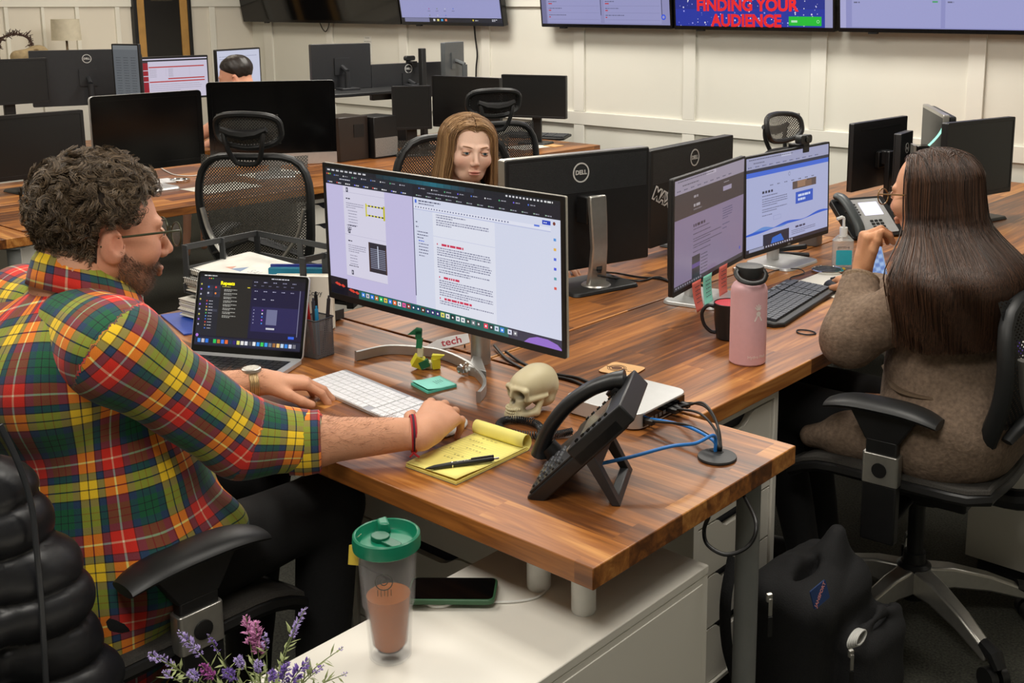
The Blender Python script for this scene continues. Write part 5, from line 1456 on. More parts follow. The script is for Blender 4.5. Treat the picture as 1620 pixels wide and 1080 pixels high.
for p0, p1 in (((-.19, -.11), (-.19, .13)), ((-.19, .13), (.20, .13)), ((.20, .13), (.20, -.02))):
    a_ = Vector((*p0, 0)); b_ = Vector((*p1, 0)); d_ = (b_ - a_).normalized(); n_ = Vector((-d_.y, d_.x, 0)) * .002
    for z0, z1 in ((.125, .142), (.188, .205)):
        rm.add([(a_ + n_ * s_).to_3d() + Vector((0, 0, z_)) for s_, z_ in ((1, z0), (-1, z0), (-1, z1), (1, z1))] + [(b_ + n_ * s_).to_3d() + Vector((0, 0, z_)) for s_, z_ in ((1, z0), (-1, z0), (-1, z1), (1, z1))],
               [(0, 1, 2, 3), (7, 6, 5, 4), (0, 4, 5, 1), (1, 5, 6, 2), (2, 6, 7, 3), (3, 7, 4, 0)])
    for q_ in (a_, a_.lerp(b_, .5), b_):
        rm.box(q_.x - .012, q_.y - .0025, .07, q_.x + .012, q_.y + .0025, .203)
rm.build('rim_frame', TRM, TRY, bevel=.0015)
PAPW = mat('paper_white', (228, 224, 212), .75, var=.02)
def sheetstack(name, label, cat, c, rz, sx, sy, sz, m, n=10, grp=None):
    o = empty(name, c, R(rz), label, cat, grp)
    b = MB(); r2 = random.Random(int(c[0] * 1000))
    for i in range(n):
        dx, dy = r2.uniform(-.004, .004), r2.uniform(-.004, .004)
        b.box(-sx / 2 + dx, -sy / 2 + dy, sz * i / n, sx / 2 + dx, sy / 2 + dy, sz * (i + .8) / n)
    b.build('pages', m, o, smooth=False)
    return o
sheetstack('paper_stack', 'thick stack of loose papers in the lower letter tray', 'paper stack', (-2.64, 1.70, DZ + .0075), 3, .30, .21, .05, PAPW, 16)
def spiralbook(label, c, rz, th, tilt):
    o = empty('spiral_notebook', c, R(rz), label, 'notebook', 'spiral notebooks')
    M = rot('X', tilt)
    MB(M).prism(rrect(.30, .20, .006, 3), 0, th).build('pages', PAPW, o, bevel=.0008)
    cv = MB(M).prism(rrect(.302, .203, .006, 3), th, th + .0006).build('cover', mat('printed_cover', (224, 222, 214), .4), o)
    MB(M @ tr(0, 0, th + .0007)).add([(-.03, -.03, 0), (.0, .01, 0), (.02, -.03, 0)], [(0, 1, 2)]).build('emblem', mat('slate_blue_print', (126, 146, 176), .5), cv, smooth=False)
    MB(M @ tr(0, 0, th + .0007)).add([(-.06, -.03, 0), (-.04, -.005, 0), (-.025, -.03, 0)], [(0, 1, 2)]).build('emblem', mat('salmon_print', (206, 150, 130), .5), cv, smooth=False)
    text('SAI', .035, mat('grey_print', (170, 172, 176), .5), cv, M @ tr(.06, -.01, th + .0006), ext=.0001)
    w_ = MB(M)
    for i in range(34):
        x_ = -.145 + i * .0088
        w_.tube([(x_ + .001 * math.cos(t), -.099 + .007 * math.cos(t), th / 2 + (.006 + th / 2) * math.sin(t)) for t in [k_ * PI / 5 for k_ in range(10)]], .0007, 5, closed=True)
    w_.build('wire_spiral', BLACK, o)
spiralbook('white spiral notebook on top, with a grey printed cover', (-2.645, 1.715, DZ + .128), -3, .012, 4)
spiralbook('white spiral notebook just below the topmost one', (-2.64, 1.71, DZ + .105), 2, .012, 3)
sheetstack('paper_stack', 'papers under the two spiral notebooks', 'paper stack', (-2.64, 1.72, DZ + .0735), 2, .30, .21, .026, PAPW, 8)
def book(label, c, rz, wd, ht, th, m, lean=0):
    o = empty('book', c, R(rz), label, 'book', 'books standing beside the letter trays')
    M = rot('Y', lean)
    MB(M).box(-wd / 2, -th / 2 + .002, .002, wd / 2 - .003, th / 2 - .002, ht - .003).build('pages', PAPW, o, smooth=False)
    MB(M).box(-wd / 2, -th / 2, 0, wd / 2, -th / 2 + .002, ht).box(-wd / 2, th / 2 - .002, 0, wd / 2, th / 2, ht).box(-wd / 2 - .0015, -th / 2, 0, -wd / 2 + .0005, th / 2, ht).build('cover', m, o, bevel=.0006)
    return o
# books stand to the right of the trays, their faces towards the viewer
bz = 53
WB = book('thick white book with a hexagon emblem and the word Copy', (-2.42, 1.742, DZ), bz - 15, .150, .150, .034, PAPW)
text('Copy', .020, mat('grey_print', (170, 172, 176), .5) and mat('dark_grey_print', (80, 80, 84), .5), WB, tr(.030, -.0174, .105) @ rot('X', 90), ext=.0001)
hexa = lambda r_: [(r_ * math.cos(PI / 6 + i * PI / 3), r_ * math.sin(PI / 6 + i * PI / 3)) for i in range(6)]
for x_, z_, M0 in ((-.040, .128, tr(-.040, -.0173, .128) @ rot('X', 90)), (0, 0, tr(-.0768, 0, .125) @ rot('Z', -90) @ rot('X', 90))):
    MB(M0).ring(hexa(.010), hexa(.0065), 0, .0004).build('emblem', mat('dark_grey_print', (80, 80, 84), .5), WB, smooth=False)
TB = book('teal book with a white line of title on its spine edge', (-2.478, 1.760, DZ), bz - 15, .145, .158, .016, mat('teal_cover', (12, 116, 146), .45))
book('navy blue book beside the teal one', (-2.500, 1.784, DZ), bz - 15, .15, .160, .009, mat('navy_cover', (36, 48, 130), .45))
c = at(283, 492, DZ)
thin('folder', 'blue covered folder at the left end of the desk, half behind the laptop', 'folder', [(-2.84, 1.56), (-2.62, 1.50), (-2.58, 1.60), (-2.80, 1.66)], DZ + .001, .004, mat('cobalt_cover', (36, 72, 168), .4))
# ---------------------------------------------------------------- the other desk
WB2 = empty('water_bottle', (-1.362, 2.262, DZ), 0, 'tall pink water bottle with a black carry loop lid', 'bottle')
PK = mat('pink_powder_coat', (220, 172, 178), .45, var=.02, scale=90)
MB().lathe([(0, .0), (.041, .0), (.0445, .004), (.0445, .178), (.043, .188), (.038, .197), (.030, .203), (.028, .203), (.0, .203)], 48).build('body', PK, WB2)
MB().lathe([(0, .203), (.0300, .203), (.0305, .206), (.0305, .210), (.0, .212)], 40).build('steel_collar', CHROME, WB2)
MB().lathe([(0, .211), (.0300, .211), (.033, .214), (.0345, .236), (.033, .241), (.0, .243)], 40).build('lid', BLACKS, WB2)
lp = spline([(-.031, -.010, .236), (-.036, -.022, .226), (-.026, -.038, .214), (0, -.045, .208), (.026, -.038, .212), (.036, -.022, .224), (.031, -.010, .234)], 6)
MB(rot('Z', 40)).tube(lp, .0062, 10, flat=.55).build('carry_loop', BLACK, WB2)
MB(rot('Z', 40)).cyl((-.034, -.008, .232), (-.041, -.010, .232), .006).build('loop_pin', CHROME, WB2)
# curved print: bend flat marks round the bottle
def wrap(mb_or_me, parent, name, m, r_, ang0, z0):
    me = mb_or_me
    for v in me.vertices:
        a_ = ang0 + v.co.x / r_
        v.co = Vector(((r_ + .0003 + v.co.z * .5) * math.cos(a_), (r_ + .0003 + v.co.z * .5) * math.sin(a_), z0 + v.co.y))
    me.update()
o_ = text('Hydro Flask', .0105, mat('white_logo', (236, 226, 222), .5), WB2, Matrix.Identity(4), ext=.0002)
wrap(o_.data, WB2, '', None, .0446, R(-26), .024)
fg = MB()
for a_, l_, w1 in ((70, .013, .0028), (90, .015, .0026), (110, .014, .0026), (50, .009, .0024), (132, .011, .0026)):
    M0 = tr(0, .006, 0) @ rot('Z', a_ - 90)
    MM_ = fg.M; fg.M = M0; fg.prism(rrect(w1, l_, w1 * .45, 3, 0, l_ / 2 + .003), 0, .0003); fg.M = MM_
fg.M = rot('Z', 28); fg.prism(rrect(.0035, .026, .0015, 3, .0, -.008), 0, .0003)
fg.M = rot('Z', -28); fg.prism(rrect(.0035, .026, .0015, 3, .0, -.008), 0, .0003)
fg.M = Matrix.Identity(4); fg.prism(circ(.006, 14), 0, .0003)
o_ = fg.build('emblem', mat('white_logo', (236, 226, 222), .5), WB2, smooth=False)
wrap(o_.data, WB2, '', None, .0446, R(-27), .132)
MU = empty('mug', (-1.502, 2.400, DZ), R(35), 'black mug with a red inside behind the pink bottle', 'mug')
MB().lathe([(0, 0), (.030, 0), (.034, .003), (.040, .05), (.042, .096), (.0405, .097), (.0395, .094), (.0380, .05), (.032, .008), (0, .007)], 40).build('body', mat('black_ceramic', (22, 22, 24), .35), MU)
MB().lathe([(.0392, .095), (.0378, .05), (.0316, .0085), (0, .0078), (0, .0076), (.0318, .0080), (.0382, .05), (.0398, .095)][:4], 40).build('lining', mat('red_glaze', (196, 20, 34), .3), MU)
MB().tube(spline([(-.037, 0, .084), (-.058, 0, .086), (-.072, 0, .066), (-.066, 0, .036), (-.050, 0, .018), (-.035, 0, .014)], 7), .0048, 10).build('handle', mat('black_ceramic', (22, 22, 24), .35), MU)
MK = empty('keyboard', (-1.556, 2.765, DZ), R(98), 'full size black keyboard with grey keys in front of the lit monitors', 'keyboard')
MB(rot('X', 4)).prism([(-.225, -.070), (-.20, -.090), (.20, -.090), (.225, -.070), (.222, .075), (-.222, .075)], .001, .018).build('base', BLACKS, MK, bevel=.005)
kk = MB(rot('X', 4))
for r_ in range(6):
    y0 = .048 - r_ * .0185 - (0.004 if r_ else 0)
    for c_ in range(15): kk.box(-.205 + c_ * .0187, y0 - .0165, .0185, -.205 + c_ * .0187 + .0165, y0, .0245)
    for c_ in range(3): kk.box(.082 + c_ * .0187 - .0, y0 - .0165, .0185, .082 + c_ * .0187 + .0160, y0, .0245)
    for c_ in range(4): kk.box(.142 + c_ * .0187, y0 - .0165, .0185, .142 + c_ * .0187 + .0165, y0, .0245)
kk.build('keys', mat('charcoal_keycap', (66, 70, 76), .45), MK, smooth=False)
mk = MB(rot('X', 4))
for i in range(9): mk.box(-.18 + i * .042, .056, .0182, -.158 + i * .042, .066, .0205)
mk.build('media_keys', mat('grey_key', (110, 114, 118), .4), MK)
text('Microsoft', .008, PRINT, MK, rot('X', 4) @ tr(.12, .070, .0184), ext=.0001)
HT = empty('hair_tie', (-1.368, 2.566, DZ), 0, 'thin black hair tie lying near the front desk edge', 'hair tie')
MB().tube([(.026 * math.cos(t) * (1 + .06 * math.sin(3 * t)), .020 * math.sin(t), .0025) for t in [k_ * 2 * PI / 40 for k_ in range(40)]], .0019, 8, closed=True).build('band', RUBBER, HT)
thin('mouse_mat', 'white paper mouse mat with a printed circle under the dark mouse', 'mouse mat', [(-1.47, 2.94), (-1.45, 3.20), (-1.66, 3.23), (-1.66, 2.97)], DZ + .0003, .0012, PAPW)
c = at(1328, 450, DZ + .02)
M2_ = empty('mouse', (c.x, c.y, DZ + .0016), R(75), 'black wired mouse under the fingers of the long haired person', 'mouse')
sd = SDF().ell((0, 0, .006), (.031, .058, .028), .01); sd.box((0, 0, -.015), (.06, .08, .0155), .001, .003, sub=True)
V, F = sd.mesh(.004); mkobj('shell', np_mesh('shell', V, F), BLACKS, M2_)
MB().tube([(0, .018, .036), (0, .034, .030)], .004, 10).build('wheel', DGREY, M2_)
cable('thin black mouse cable curling across the desk to the lit monitors', [at(1318, 452, DZ + .006), at(1300, 458, DZ + .004), at(1270, 455, DZ + .004), at(1250, 440, DZ + .004), at(1272, 432, DZ + .004), at(1262, 425, DZ + .012), at(1230, 427, DZ + .004), at(1205, 436, DZ + .02)], .0018)
c = at(1309, 430, DZ)
TI = empty('tin_coaster', (c.x, c.y, DZ), 0, 'round metal tin lid with diagonal grey stripes', 'coaster')
MB().lathe([(0, 0), (.050, 0), (.052, .003), (.052, .009), (.048, .011), (.046, .009), (0, .009)], 44).build('tin', CHROME, TI)
sm = MB(rot('Z', 30))
for i in range(7):
    y_ = -.036 + i * .012; l_ = math.sqrt(max(0, .044 ** 2 - y_ ** 2))
    sm.box(-l_, y_, .0091, l_, y_ + .006, .0096)
sm.build('stripes', DGREY, TI, smooth=False)
c = at(1332, 424, DZ)
SA = empty('hand_sanitizer', (c.x, c.y, DZ), R(40), 'clear pump bottle of hand sanitizer with a turquoise label', 'sanitizer bottle')
MB().prism(rrect(.068, .040, .014, 5), 0, .095, 1.0).prism(rrect(.068, .040, .014, 5), .095, .112, .5).build('bottle', clear('clear_gel_bottle', (214, 218, 214), .08, .30), SA)
MB().cyl((0, 0, .108), (0, 0, .138), .013).cyl((0, 0, .138), (0, 0, .168), .0045).tube([(0, 0, .168), (-.006, 0, .172), (-.024, -.004, .166)], .0055, 10).build('pump', WHITEP, SA)
MB(rot('X', 90)).prism(rrect(.052, .050, .003, 3, 0, .040), .0201, .0206).build('label', mat('turquoise_label', (40, 168, 186), .4), SA)
text('germ-x', .014, INK, SA, tr(-.002, -.0204, .075) @ rot('X', 90), ext=.0001)
MB(rot('X', 90)).prism(circ(.007, 16), .0207, .0210).build('label_dot', mat('sun_yellow', (226, 196, 60), .5), SA)
# ---------------------------------------------------------------- office chairs
def weave_mat(name, col, dens, open_):
    m = mesh_mat(name, col, dens, open_, .1)
    return m
MESHF = weave_mat('charcoal_chair_mesh', (84, 82, 78), 520, -.10)
MESHD = weave_mat('black_chair_mesh', (30, 30, 31), 520, -.30)
SEATF = mat('woven_seat_fabric', (58, 55, 51), .9, var=.35, scale=420, bump=.5)
STITCH = mat('pale_stitch', (120, 112, 98), .8)
def chair(loc, rz, label, headrest=True, seat_h=.47, armh=.20, mesh=None, base=True, recl=8, back_top=.56, arms=True, group=None, hr_h=.13, name='office_chair', boff=0, gap=0):
    """local +y is where the sitter faces"""
    o = empty(name, loc, rz, label, 'office chair', group)
    mesh = mesh or MESHF
    s = seat_h
    # seat
    def seat(u, v):
        x = (u - .5) * .50; y = -.23 + v * .48
        e = max(0, abs(u - .5) * 2 - .8) / .2; f_ = max(0, v - .75) / .25; b_ = max(0, .1 - v) / .1
        x *= 1 - .10 * f_ ** 2 - .12 * b_
        return (x, y, s + .030 * abs(u - .5) * 2 * abs(u - .5) * 2 - .045 * f_ ** 2 - .012 * e)
    MB().grid(seat, 16, 16).build('seat', SEATF, o, solid=.03)
    rim = [seat(u / 12, 0) for u in range(13)] + [seat(1, v / 12) for v in range(1, 13)] + [seat(u / 12, 1) for u in range(11, -1, -1)] + [seat(0, v / 12) for v in range(11, 0, -1)]
    MB().tube([(x, y, z - .004) for x, y, z in rim], .019, 8, closed=True, flat=.85).build('seat_frame', BLACK, o)
    MB().tube([(x * 1.01, y * 1.01, z + .012) for x, y, z in rim], .008, 6, closed=True).build('seat_welt', SEATF, o)
    MB().cbox((0, -.02, s - .07), (.20, .26, .055)).cyl((.0, .03, s - .10), (.21, .03, s - .10), .009).cyl((.20, .03, s - .10), (.225, .03, s - .10), .016).cyl((-.0, -.05, s - .11), (0, .10, s - .13), .03).build('tilt_mechanism', BLACK, o, bevel=.008)
    # backrest
    B = tr(0, -.25 + boff, s + .06) @ rot('X', recl)
    def bp(u, v):   # u across -1..1, v up 0..1
        wd = .180 + .045 * math.sin(min(1, v * 1.1) * PI * .62)
        x = u * wd
        z = v * back_top
        y = -.055 * math.sin(v * PI * .9) + .06 * v * v * .6 + .05 * u * u - .02
        return (x, y, z)
    def sqc(t):
        a = t * 2 * PI
        c, s_ = math.cos(a), math.sin(a)
        k_ = 4.2
        r_ = (abs(c) ** k_ + abs(s_) ** k_) ** (-1 / k_)
        return c * r_, .5 + .5 * s_ * r_
    loop = [bp(*sqc(i / 48)) for i in range(48)]
    rads = [.017 + .008 * (1 - math.sin(i / 48 * 2 * PI)) * .5 for i in range(48)]
    MB(B).tube(loop, rads, 10, closed=True, flat=.8).build('back_frame', BLACKS, o)
    MB(B).grid(lambda u, v: bp((u * 2 - 1) * .97, v * .98 + .01), 14, 18).build('back_mesh', mesh, o)
    MB(B).tube([bp(-.9, .22)[:1] + (bp(-.9, .22)[1] - .03, bp(-.9, .22)[2]), (0, -.085, .2), (bp(.9, .22)[0], bp(.9, .22)[1] - .03, bp(.9, .22)[2])], [.014, .03, .014], 8, flat=.5).build('lumbar_support', BLACKS, o)
    lv = MB(B)
    for sx in (-1, 1):
        lv.tube(spline([(0, -.10, .03), (sx * .08, -.095, .08), (sx * .17, -.06, .19), (sx * .205, -.035, .30)], 6), .013, 8, flat=.6)
    lv.build('back_brace', SILVER, o)
    MB().tube(spline([(0, -.12, s - .07), (0, -.27, s - .06), (0, -.36, s + .02), (0, -.365, s + .14)], 5), .026, 10).build('spine', BLACK, o)
    if headrest:
        H = B @ tr(0, -.03, back_top + .105 + gap)
        def hp_(t):
            a = t * 2 * PI; c, q = math.cos(a), math.sin(a); k_ = 3.2
            r_ = (abs(c) ** k_ + abs(q) ** k_) ** (-1 / k_)
            x = .128 * c * r_; z = hr_h * .5 * q * r_ * (1 - .10 * abs(c))
            return (x, .030 * (x / .128) ** 2 + .02 - .25 * z * .2, z)
        MB(H).tube([hp_(i / 40) for i in range(40)], .0125, 8, closed=True).build('headrest_frame', BLACKS, o)
        MB(H).grid(lambda u, v: ((u - .5) * .245, .030 * ((u - .5) * 1.9) ** 2 + .024, (v - .5) * hr_h * .94 * (1 - .08 * abs(u - .5) * 2)), 12, 8).build('headrest_mesh', mesh, o)
        MB(H).tube(spline([(-.080, .0, .012), (-.072, -.012, -.04), (-.055, -.005, -.10), (-.03, .0, -.125), (.03, .0, -.125), (.055, -.005, -.10), (.072, -.012, -.04), (.080, .0, .012)], 5), .010, 8).build('headrest_bracket', BLACKS, o)
        MB(H).prism(rrect(.15, .05, .02, 4), -.012, .030).build('headrest_pivot', BLACK, o, bevel=.006) if False else MB(H).tube([(-.09, .0, .012), (-.05, -.004, -.004), (0, -.006, -.010), (.05, -.004, -.004), (.09, 0, .012)], [.012, .018, .022, .018, .012], 8).build('headrest_pivot', BLACK, o)
    if arms:
        for sx in (-1, 1):
            a = empty('armrest', (0, 0, 0)); a.parent = o
            X_ = sx * .275
            za = s + armh
            pad = MB()
            pad.grid(lambda u, v: (X_ + .045 * math.cos(v * 2 * PI) * (1 - .25 * (2 * u - 1) ** 4), -.13 + u * .27, za + .016 * math.sin(v * 2 * PI) * (1 - .4 * (2 * u - 1) ** 4) - .018 * (abs(2 * u - 1)) ** 3), 16, 14)
            n_ = 17
            pad.f += [tuple(k_ * n_ for k_ in range(14)), tuple(k_ * n_ + 16 for k_ in range(14))[::-1]]
            pad.build('arm_pad', BLACKS, a)
            MB().add([(X_ - .014, -.085, za - .010), (X_ + .014, -.085, za - .010), (X_ + .014, .085, za - .010), (X_ - .014, .085, za - .010),
                      (X_ - .013, -.040, za - .085), (X_ + .013, -.040, za - .085), (X_ + .013, .040, za - .085), (X_ - .013, .040, za - .085)],
                     [(0, 1, 2, 3), (7, 6, 5, 4), (0, 4, 5, 1), (1, 5, 6, 2), (2, 6, 7, 3), (3, 7, 4, 0)]).box(X_ - .013, -.038, s - .03, X_ + .013, .038, za - .08).build('post', BLACK, a, bevel=.004)
            sl = MB().prism(rrect(.036, .088, .008, 3, X_, 0), s + .015, s + .090).build('sleeve', SILVER, a, bevel=.002)
            MB(tr(X_ + sx * .0185, 0, s + .052) @ rot('Y', 90)).lathe([(0, -.002), (.018, -.002), (.018, .003), (.015, .004), (0, .004)], 20).build('button', BLACK, sl)
            MB().box(X_ - .015, -.042, s - .13, X_ + .015, .042, s + .016).tube([(X_, 0, s - .115), (0, 0, s - .085)], .022, 8, flat=.6).build('bracket', BLACK, a, bevel=.004)
    MB().tube([(0, 0, .11), (0, 0, .20), (0, 0, .201), (0, 0, s - .09)], [.030, .028, .021, .021], 20).build('column', BLACK, o)
    if base:
        st_ = MB()
        for k_ in range(5):
            a_ = k_ * 2 * PI / 5 + .35
            d_ = Vector((math.cos(a_), math.sin(a_), 0)); q_ = Vector((-d_.y, d_.x, 0))
            lp = []
            for r_, w1, z1, z0 in ((.02, .034, .165, .10), (.10, .028, .158, .105), (.20, .024, .132, .090), (.30, .020, .092, .062)):
                c_ = d_ * r_
                lp += [c_ + q_ * w1 + Vector((0, 0, z0)), c_ - q_ * w1 + Vector((0, 0, z0)), c_ - q_ * w1 * .75 + Vector((0, 0, z1)), c_ + q_ * w1 * .75 + Vector((0, 0, z1))]
            MB().add(lp, [(i * 4 + k, i * 4 + (k + 1) % 4, i * 4 + 4 + (k + 1) % 4, i * 4 + 4 + k) for i in range(3) for k in range(4)] + [(3, 2, 1, 0), (12, 13, 14, 15)]).build('base_leg', SILVER, o, bevel=.006)
            e_ = d_ * .315
            cs = MB().tube([d_ * .275 + Vector((0, 0, .095)), e_ + Vector((0, 0, .085)), e_ + d_ * .02 + Vector((0, 0, .06))], [.017, .021, .015], 10)
            for t_ in (-1, 1):
                cs.cyl(e_ + q_ * t_ * .006 + Vector((0, 0, .029)), e_ + q_ * t_ * .026 + Vector((0, 0, .029)), .029, None, 18)
            cs.build('caster', BLACK, o)
        MB().lathe([(0, .075), (.034, .075), (.044, .10), (.044, .165), (.034, .172), (0, .172)], 24).build('hub', BLACK, o)
    return o
CW = chair((-1.055, 2.615, 0), R(90 + 4), 'mesh office chair that the long haired person in the brown coat sits on', armh=.205, mesh=MESHD, recl=9, seat_h=.475, boff=.05, back_top=.42, hr_h=.16, gap=.055)
CB = chair((-3.90, 2.73, 0), R(34), 'empty mesh office chair with headrest in front of the silver chinned computer', armh=.2, recl=10, back_top=.50, hr_h=.135)
CCh = chair((-4.02, 3.95, 0), R(62), 'empty black chair with headrest behind the blonde person, by the far desk', armh=.2, recl=12, mesh=MESHD, back_top=.52)
CG = chair((-2.66, 2.68, 0), R(-112), 'mesh office chair with no headrest that the blonde person sits on', headrest=False, armh=.18, recl=8, seat_h=.47, back_top=.60)
CF = chair((-1.85, 4.85, 0), R(180 + 20), 'mesh chair with a grey headrest standing behind the webcam monitor', armh=.2, recl=6, back_top=.54) if False else None
CM = chair((-1.965, .955, 0), R(0), 'black office chair of the person in the plaid shirt, a puffer jacket over its back', armh=.195, recl=8, headrest=False, seat_h=.46, back_top=.46, boff=-.085)
# chair behind the lit monitors: only its headrest rises above them
p = atx(1224, 204, -2.95)
CF = chair((-2.24, 4.50, 0), R(-98), 'mesh chair whose grey headrest rises above the lit monitors at right', armh=.17, recl=10, back_top=.50, seat_h=.38)
# ---------------------------------------------------------------- puffer jacket on the chair back
sd = SDF()
ch_ = [(-1.66, .560, .985), (-1.655, .615, .87), (-1.65, .665, .72), (-1.65, .70, .52), (-1.66, .70, .30)]
sd.chain(ch_, [.060, .068, .075, .080, .085], .05)
sd.chain([(-1.68, .50, .97), (-1.67, .52, .70), (-1.68, .54, .32)], [.075, .085, .09], .05)
sd.cap((-2.16, .535, .93), (-1.70, .535, .94), .070, .070, .05)
sd.cap((-2.16, .53, .70), (-1.70, .52, .70), .075, .08, .06).cap((-2.16, .53, .42), (-1.70, .53, .42), .075, .08, .06).cap((-2.16, .53, .80), (-1.70, .52, .82), .07, .08, .06).cap((-2.16, .53, .55), (-1.70, .52, .55), .07, .08, .06)
sd.chain([(-2.23, .575, .93), (-2.24, .64, .72), (-2.24, .66, .40)], [.055, .06, .06], .05)
sd.box((-1.955, .74, .50), (.235, .12, .6), .02, .02, sub=True)
def quilt(P):
    z = P[:, 2] + .02 * np.sin(P[:, 0] * 9)
    return .018 * (1 - np.abs(np.sin(z * PI / .072)) ** .5) + .004 * wob(P, 45, 3) * 1.0
sd.noise = quilt
V, F = sd.mesh(.008)
JM = mat('black_quilted_nylon', (20, 21, 26), .40, var=.1, bump=.3, scale=60)
JK = tag(mkobj('puffer_jacket', np_mesh('puffer_jacket', V, F), JM, None, ang=180), 'black quilted puffer jacket hung over the back of the plaid wearer\'s chair', 'jacket')
JK_ = JK
zc = spline([atx(0, 672, -1.586), atx(30, 735, -1.580), atx(50, 800, -1.573), atx(58, 870, -1.566), atx(66, 960, -1.562), atx(73, 1080, -1.560)], 6)
MB().tube(zc, .0045, 8, flat=.6).build('zipper', mat('black_zipper', (44, 46, 50), .35, metal=.2), JK_)
# ---------------------------------------------------------------- backpack
BP = empty('backpack', (-1.10, 2.15, 0), R(0), 'open black backpack on the floor against the white drawer unit', 'backpack')
sd = SDF()
sd.box((-.02, .0, .17), (.10, .15, .17), .06, .03, R=Euler((0, .10, 0)).to_matrix().to_4x4())
sd.chain([(-.05, -.12, .30), (-.04, -.04, .325), (-.05, .02, .31)], [.035, .03, .03], .03)
sd.chain([(.01, -.02, .26), (.01, .05, .345), (.015, .075, .395)], [.055, .030, .008], .03)
sd.chain([(.015, .075, .385), (.03, .13, .22)], [.012, .04], .03)
sd.box((.11, .07, .11), (.055, .11, .105), .05, .03)
sd.chain([(.12, .0, .21), (.13, .07, .235), (.13, .15, .21)], [.016, .014, .016], .015)
sd.ell((.0, -.045, .335), (.016, .06, .05), .012, sub=True, R=Euler((.5, 0, 0)).to_matrix().to_4x4())
sd.ell((.115, .085, .225), (.016, .060, .035), .012, sub=True)
sd.box((0, 0, -.05), (.4, .4, .052), .001, .004, sub=True)
sd.noise = lambda P: .0055 * wob(P, 26, 5) + .006 * ((1 - np.abs(wob(P, 20, 7))) ** 4 - .3)
V, F = sd.mesh(.007)
BPM = mat('black_canvas', (25, 25, 27), .85, var=.25, scale=300, bump=.4)
mkobj('body', np_mesh('body', V, F), BPM, BP, ang=180)
def put(px, py, X, out=0): return atx(px, py, X) - Vector((-1.10, 2.15, 0)) + Vector((out, 0, 0))
c_ = put(1297, 940, -.985)
MP_ = tr(*c_) @ rot('Z', 78) @ rot('X', 80) @ rot('Z', 12)
MB(MP_).prism(rrect(.05, .042, .003, 3), -.002, .001).build('label_patch', mat('navy_patch', (26, 52, 98), .7), BP)
text('JANSPORT', .0115, mat('red_stitched_print', (196, 130, 130), .6), BP, MP_ @ tr(0, 0, .0013) @ rot('Z', 38), ext=.0002, bold=.0003)
for px, py, X in ((1217, 948, -.99), (1346, 1036, -.935)):
    c_ = put(px, py, X)
    z_ = MB(tr(*c_) @ rot('Z', 60))
    z_.prism(rrect(.012, .009, .003, 3), -.004, .012).box(-.004, -.007, -.032, .004, -.004, .004)
    zz = z_.build('zipper_pull', SILVER, BP, bevel=.001)
    MB(tr(*c_) @ rot('Z', 60)).box(-.0045, -.0075, -.075, .0045, -.005, -.034).build('pull_cord', RUBBER, zz)
cb = MB()
cc_ = put(1358, 1012, -.955)
for i in range(5):
    cb.tube([cc_ + Vector((.004 * i - .01, (.032 - .002 * i) * math.cos(t), (.018 - .001 * i) * math.sin(t) + .002 * i)) for t in [k_ * 2 * PI / 22 for k_ in range(22)]], .0022, 6, closed=True)
o_ = cb.build('charging_cable', WHITEP, None); o_.location = BP.location
tag(o_, 'coiled white cable in the front pocket of the black backpack', 'cable')
st_ = MB()
st_.tube(spline([put(1160, 880, -1.17), put(1148, 950, -1.16), put(1150, 1020, -1.16), put(1165, 1078, -1.15)], 6), .013, 8, flat=.4)
st_.build('shoulder_strap', BPM, BP)
# ------------------------------------------------------------------ people
def skin_mat(name):
    return attr_mat(name, .55, sss=.08, bump=.15, scale=260, var=.05, spec=.35)
SKIN = skin_mat('skin')
def hand(sd, M, side, curls, thumb=(0.6, 35), sc=1.0, spread=.06, sp=(.42, .36, .22)):
    """palm down hand: fingers along +y, thumb towards side*x. curls: total bend of each finger in degrees"""
    def W(p): return tuple(M @ Vector(p))
    kn = [(.028, .088, .0), (.009, .092, .003), (-.010, .088, .002), (-.027, .079, -.002)]
    ln = [(.040, .025, .020), (.045, .028, .021), (.041, .026, .020), (.032, .020, .018)]
    rd = [.0096, .0098, .0092, .0082]
    for i in range(4):
        k_ = Vector((kn[i][0] * side, kn[i][1], kn[i][2])) * sc
        b_ = Vector((kn[i][0] * .55 * side, .012, 0)) * sc
        sd.cap(W(b_), W(k_), .0165 * sc, .0122 * sc, .012)
        ya = (1.5 - i) * spread * side
        a = 0; p_ = k_
        for j in range(3):
            a += math.radians(curls[i]) * sp[j]
            d_ = Vector((math.sin(ya) * math.cos(a), math.cos(ya) * math.cos(a), -math.sin(a)))
            q_ = p_ + d_ * ln[i][j] * sc
            sd.cap(W(p_), W(q_), (rd[i] - j * .0008) * sc, (rd[i] - .0008 - j * .0008) * sc, .0035)
            p_ = q_
    t0 = Vector((.022 * side, .018, -.006)) * sc
    w_, dn = thumb
    a1 = math.radians(dn)
    d1 = Vector((side * math.sin(w_), math.cos(w_), -math.sin(a1) * .5)).normalized()
    t1 = t0 + d1 * .042 * sc
    d2 = Vector((side * math.sin(w_ * .6), math.cos(w_ * .6), -math.sin(a1) * .6)).normalized()
    t2 = t1 + d2 * .030 * sc
    d3 = Vector((side * math.sin(w_ * .25), math.cos(w_ * .25), -math.sin(a1) * .5)).normalized()
    t3 = t2 + d3 * .022 * sc
    sd.cap(W(t0), W(t1), .0165 * sc, .0118 * sc, .010).cap(W(t1), W(t2), .0115 * sc, .0105 * sc, .004).cap(W(t2), W(t3), .0105 * sc, .0085 * sc, .003)
    sd.cap(W((0, -.02, 0)), W((0, .03 * sc, -.001)), .024 * sc, .022 * sc, .012)
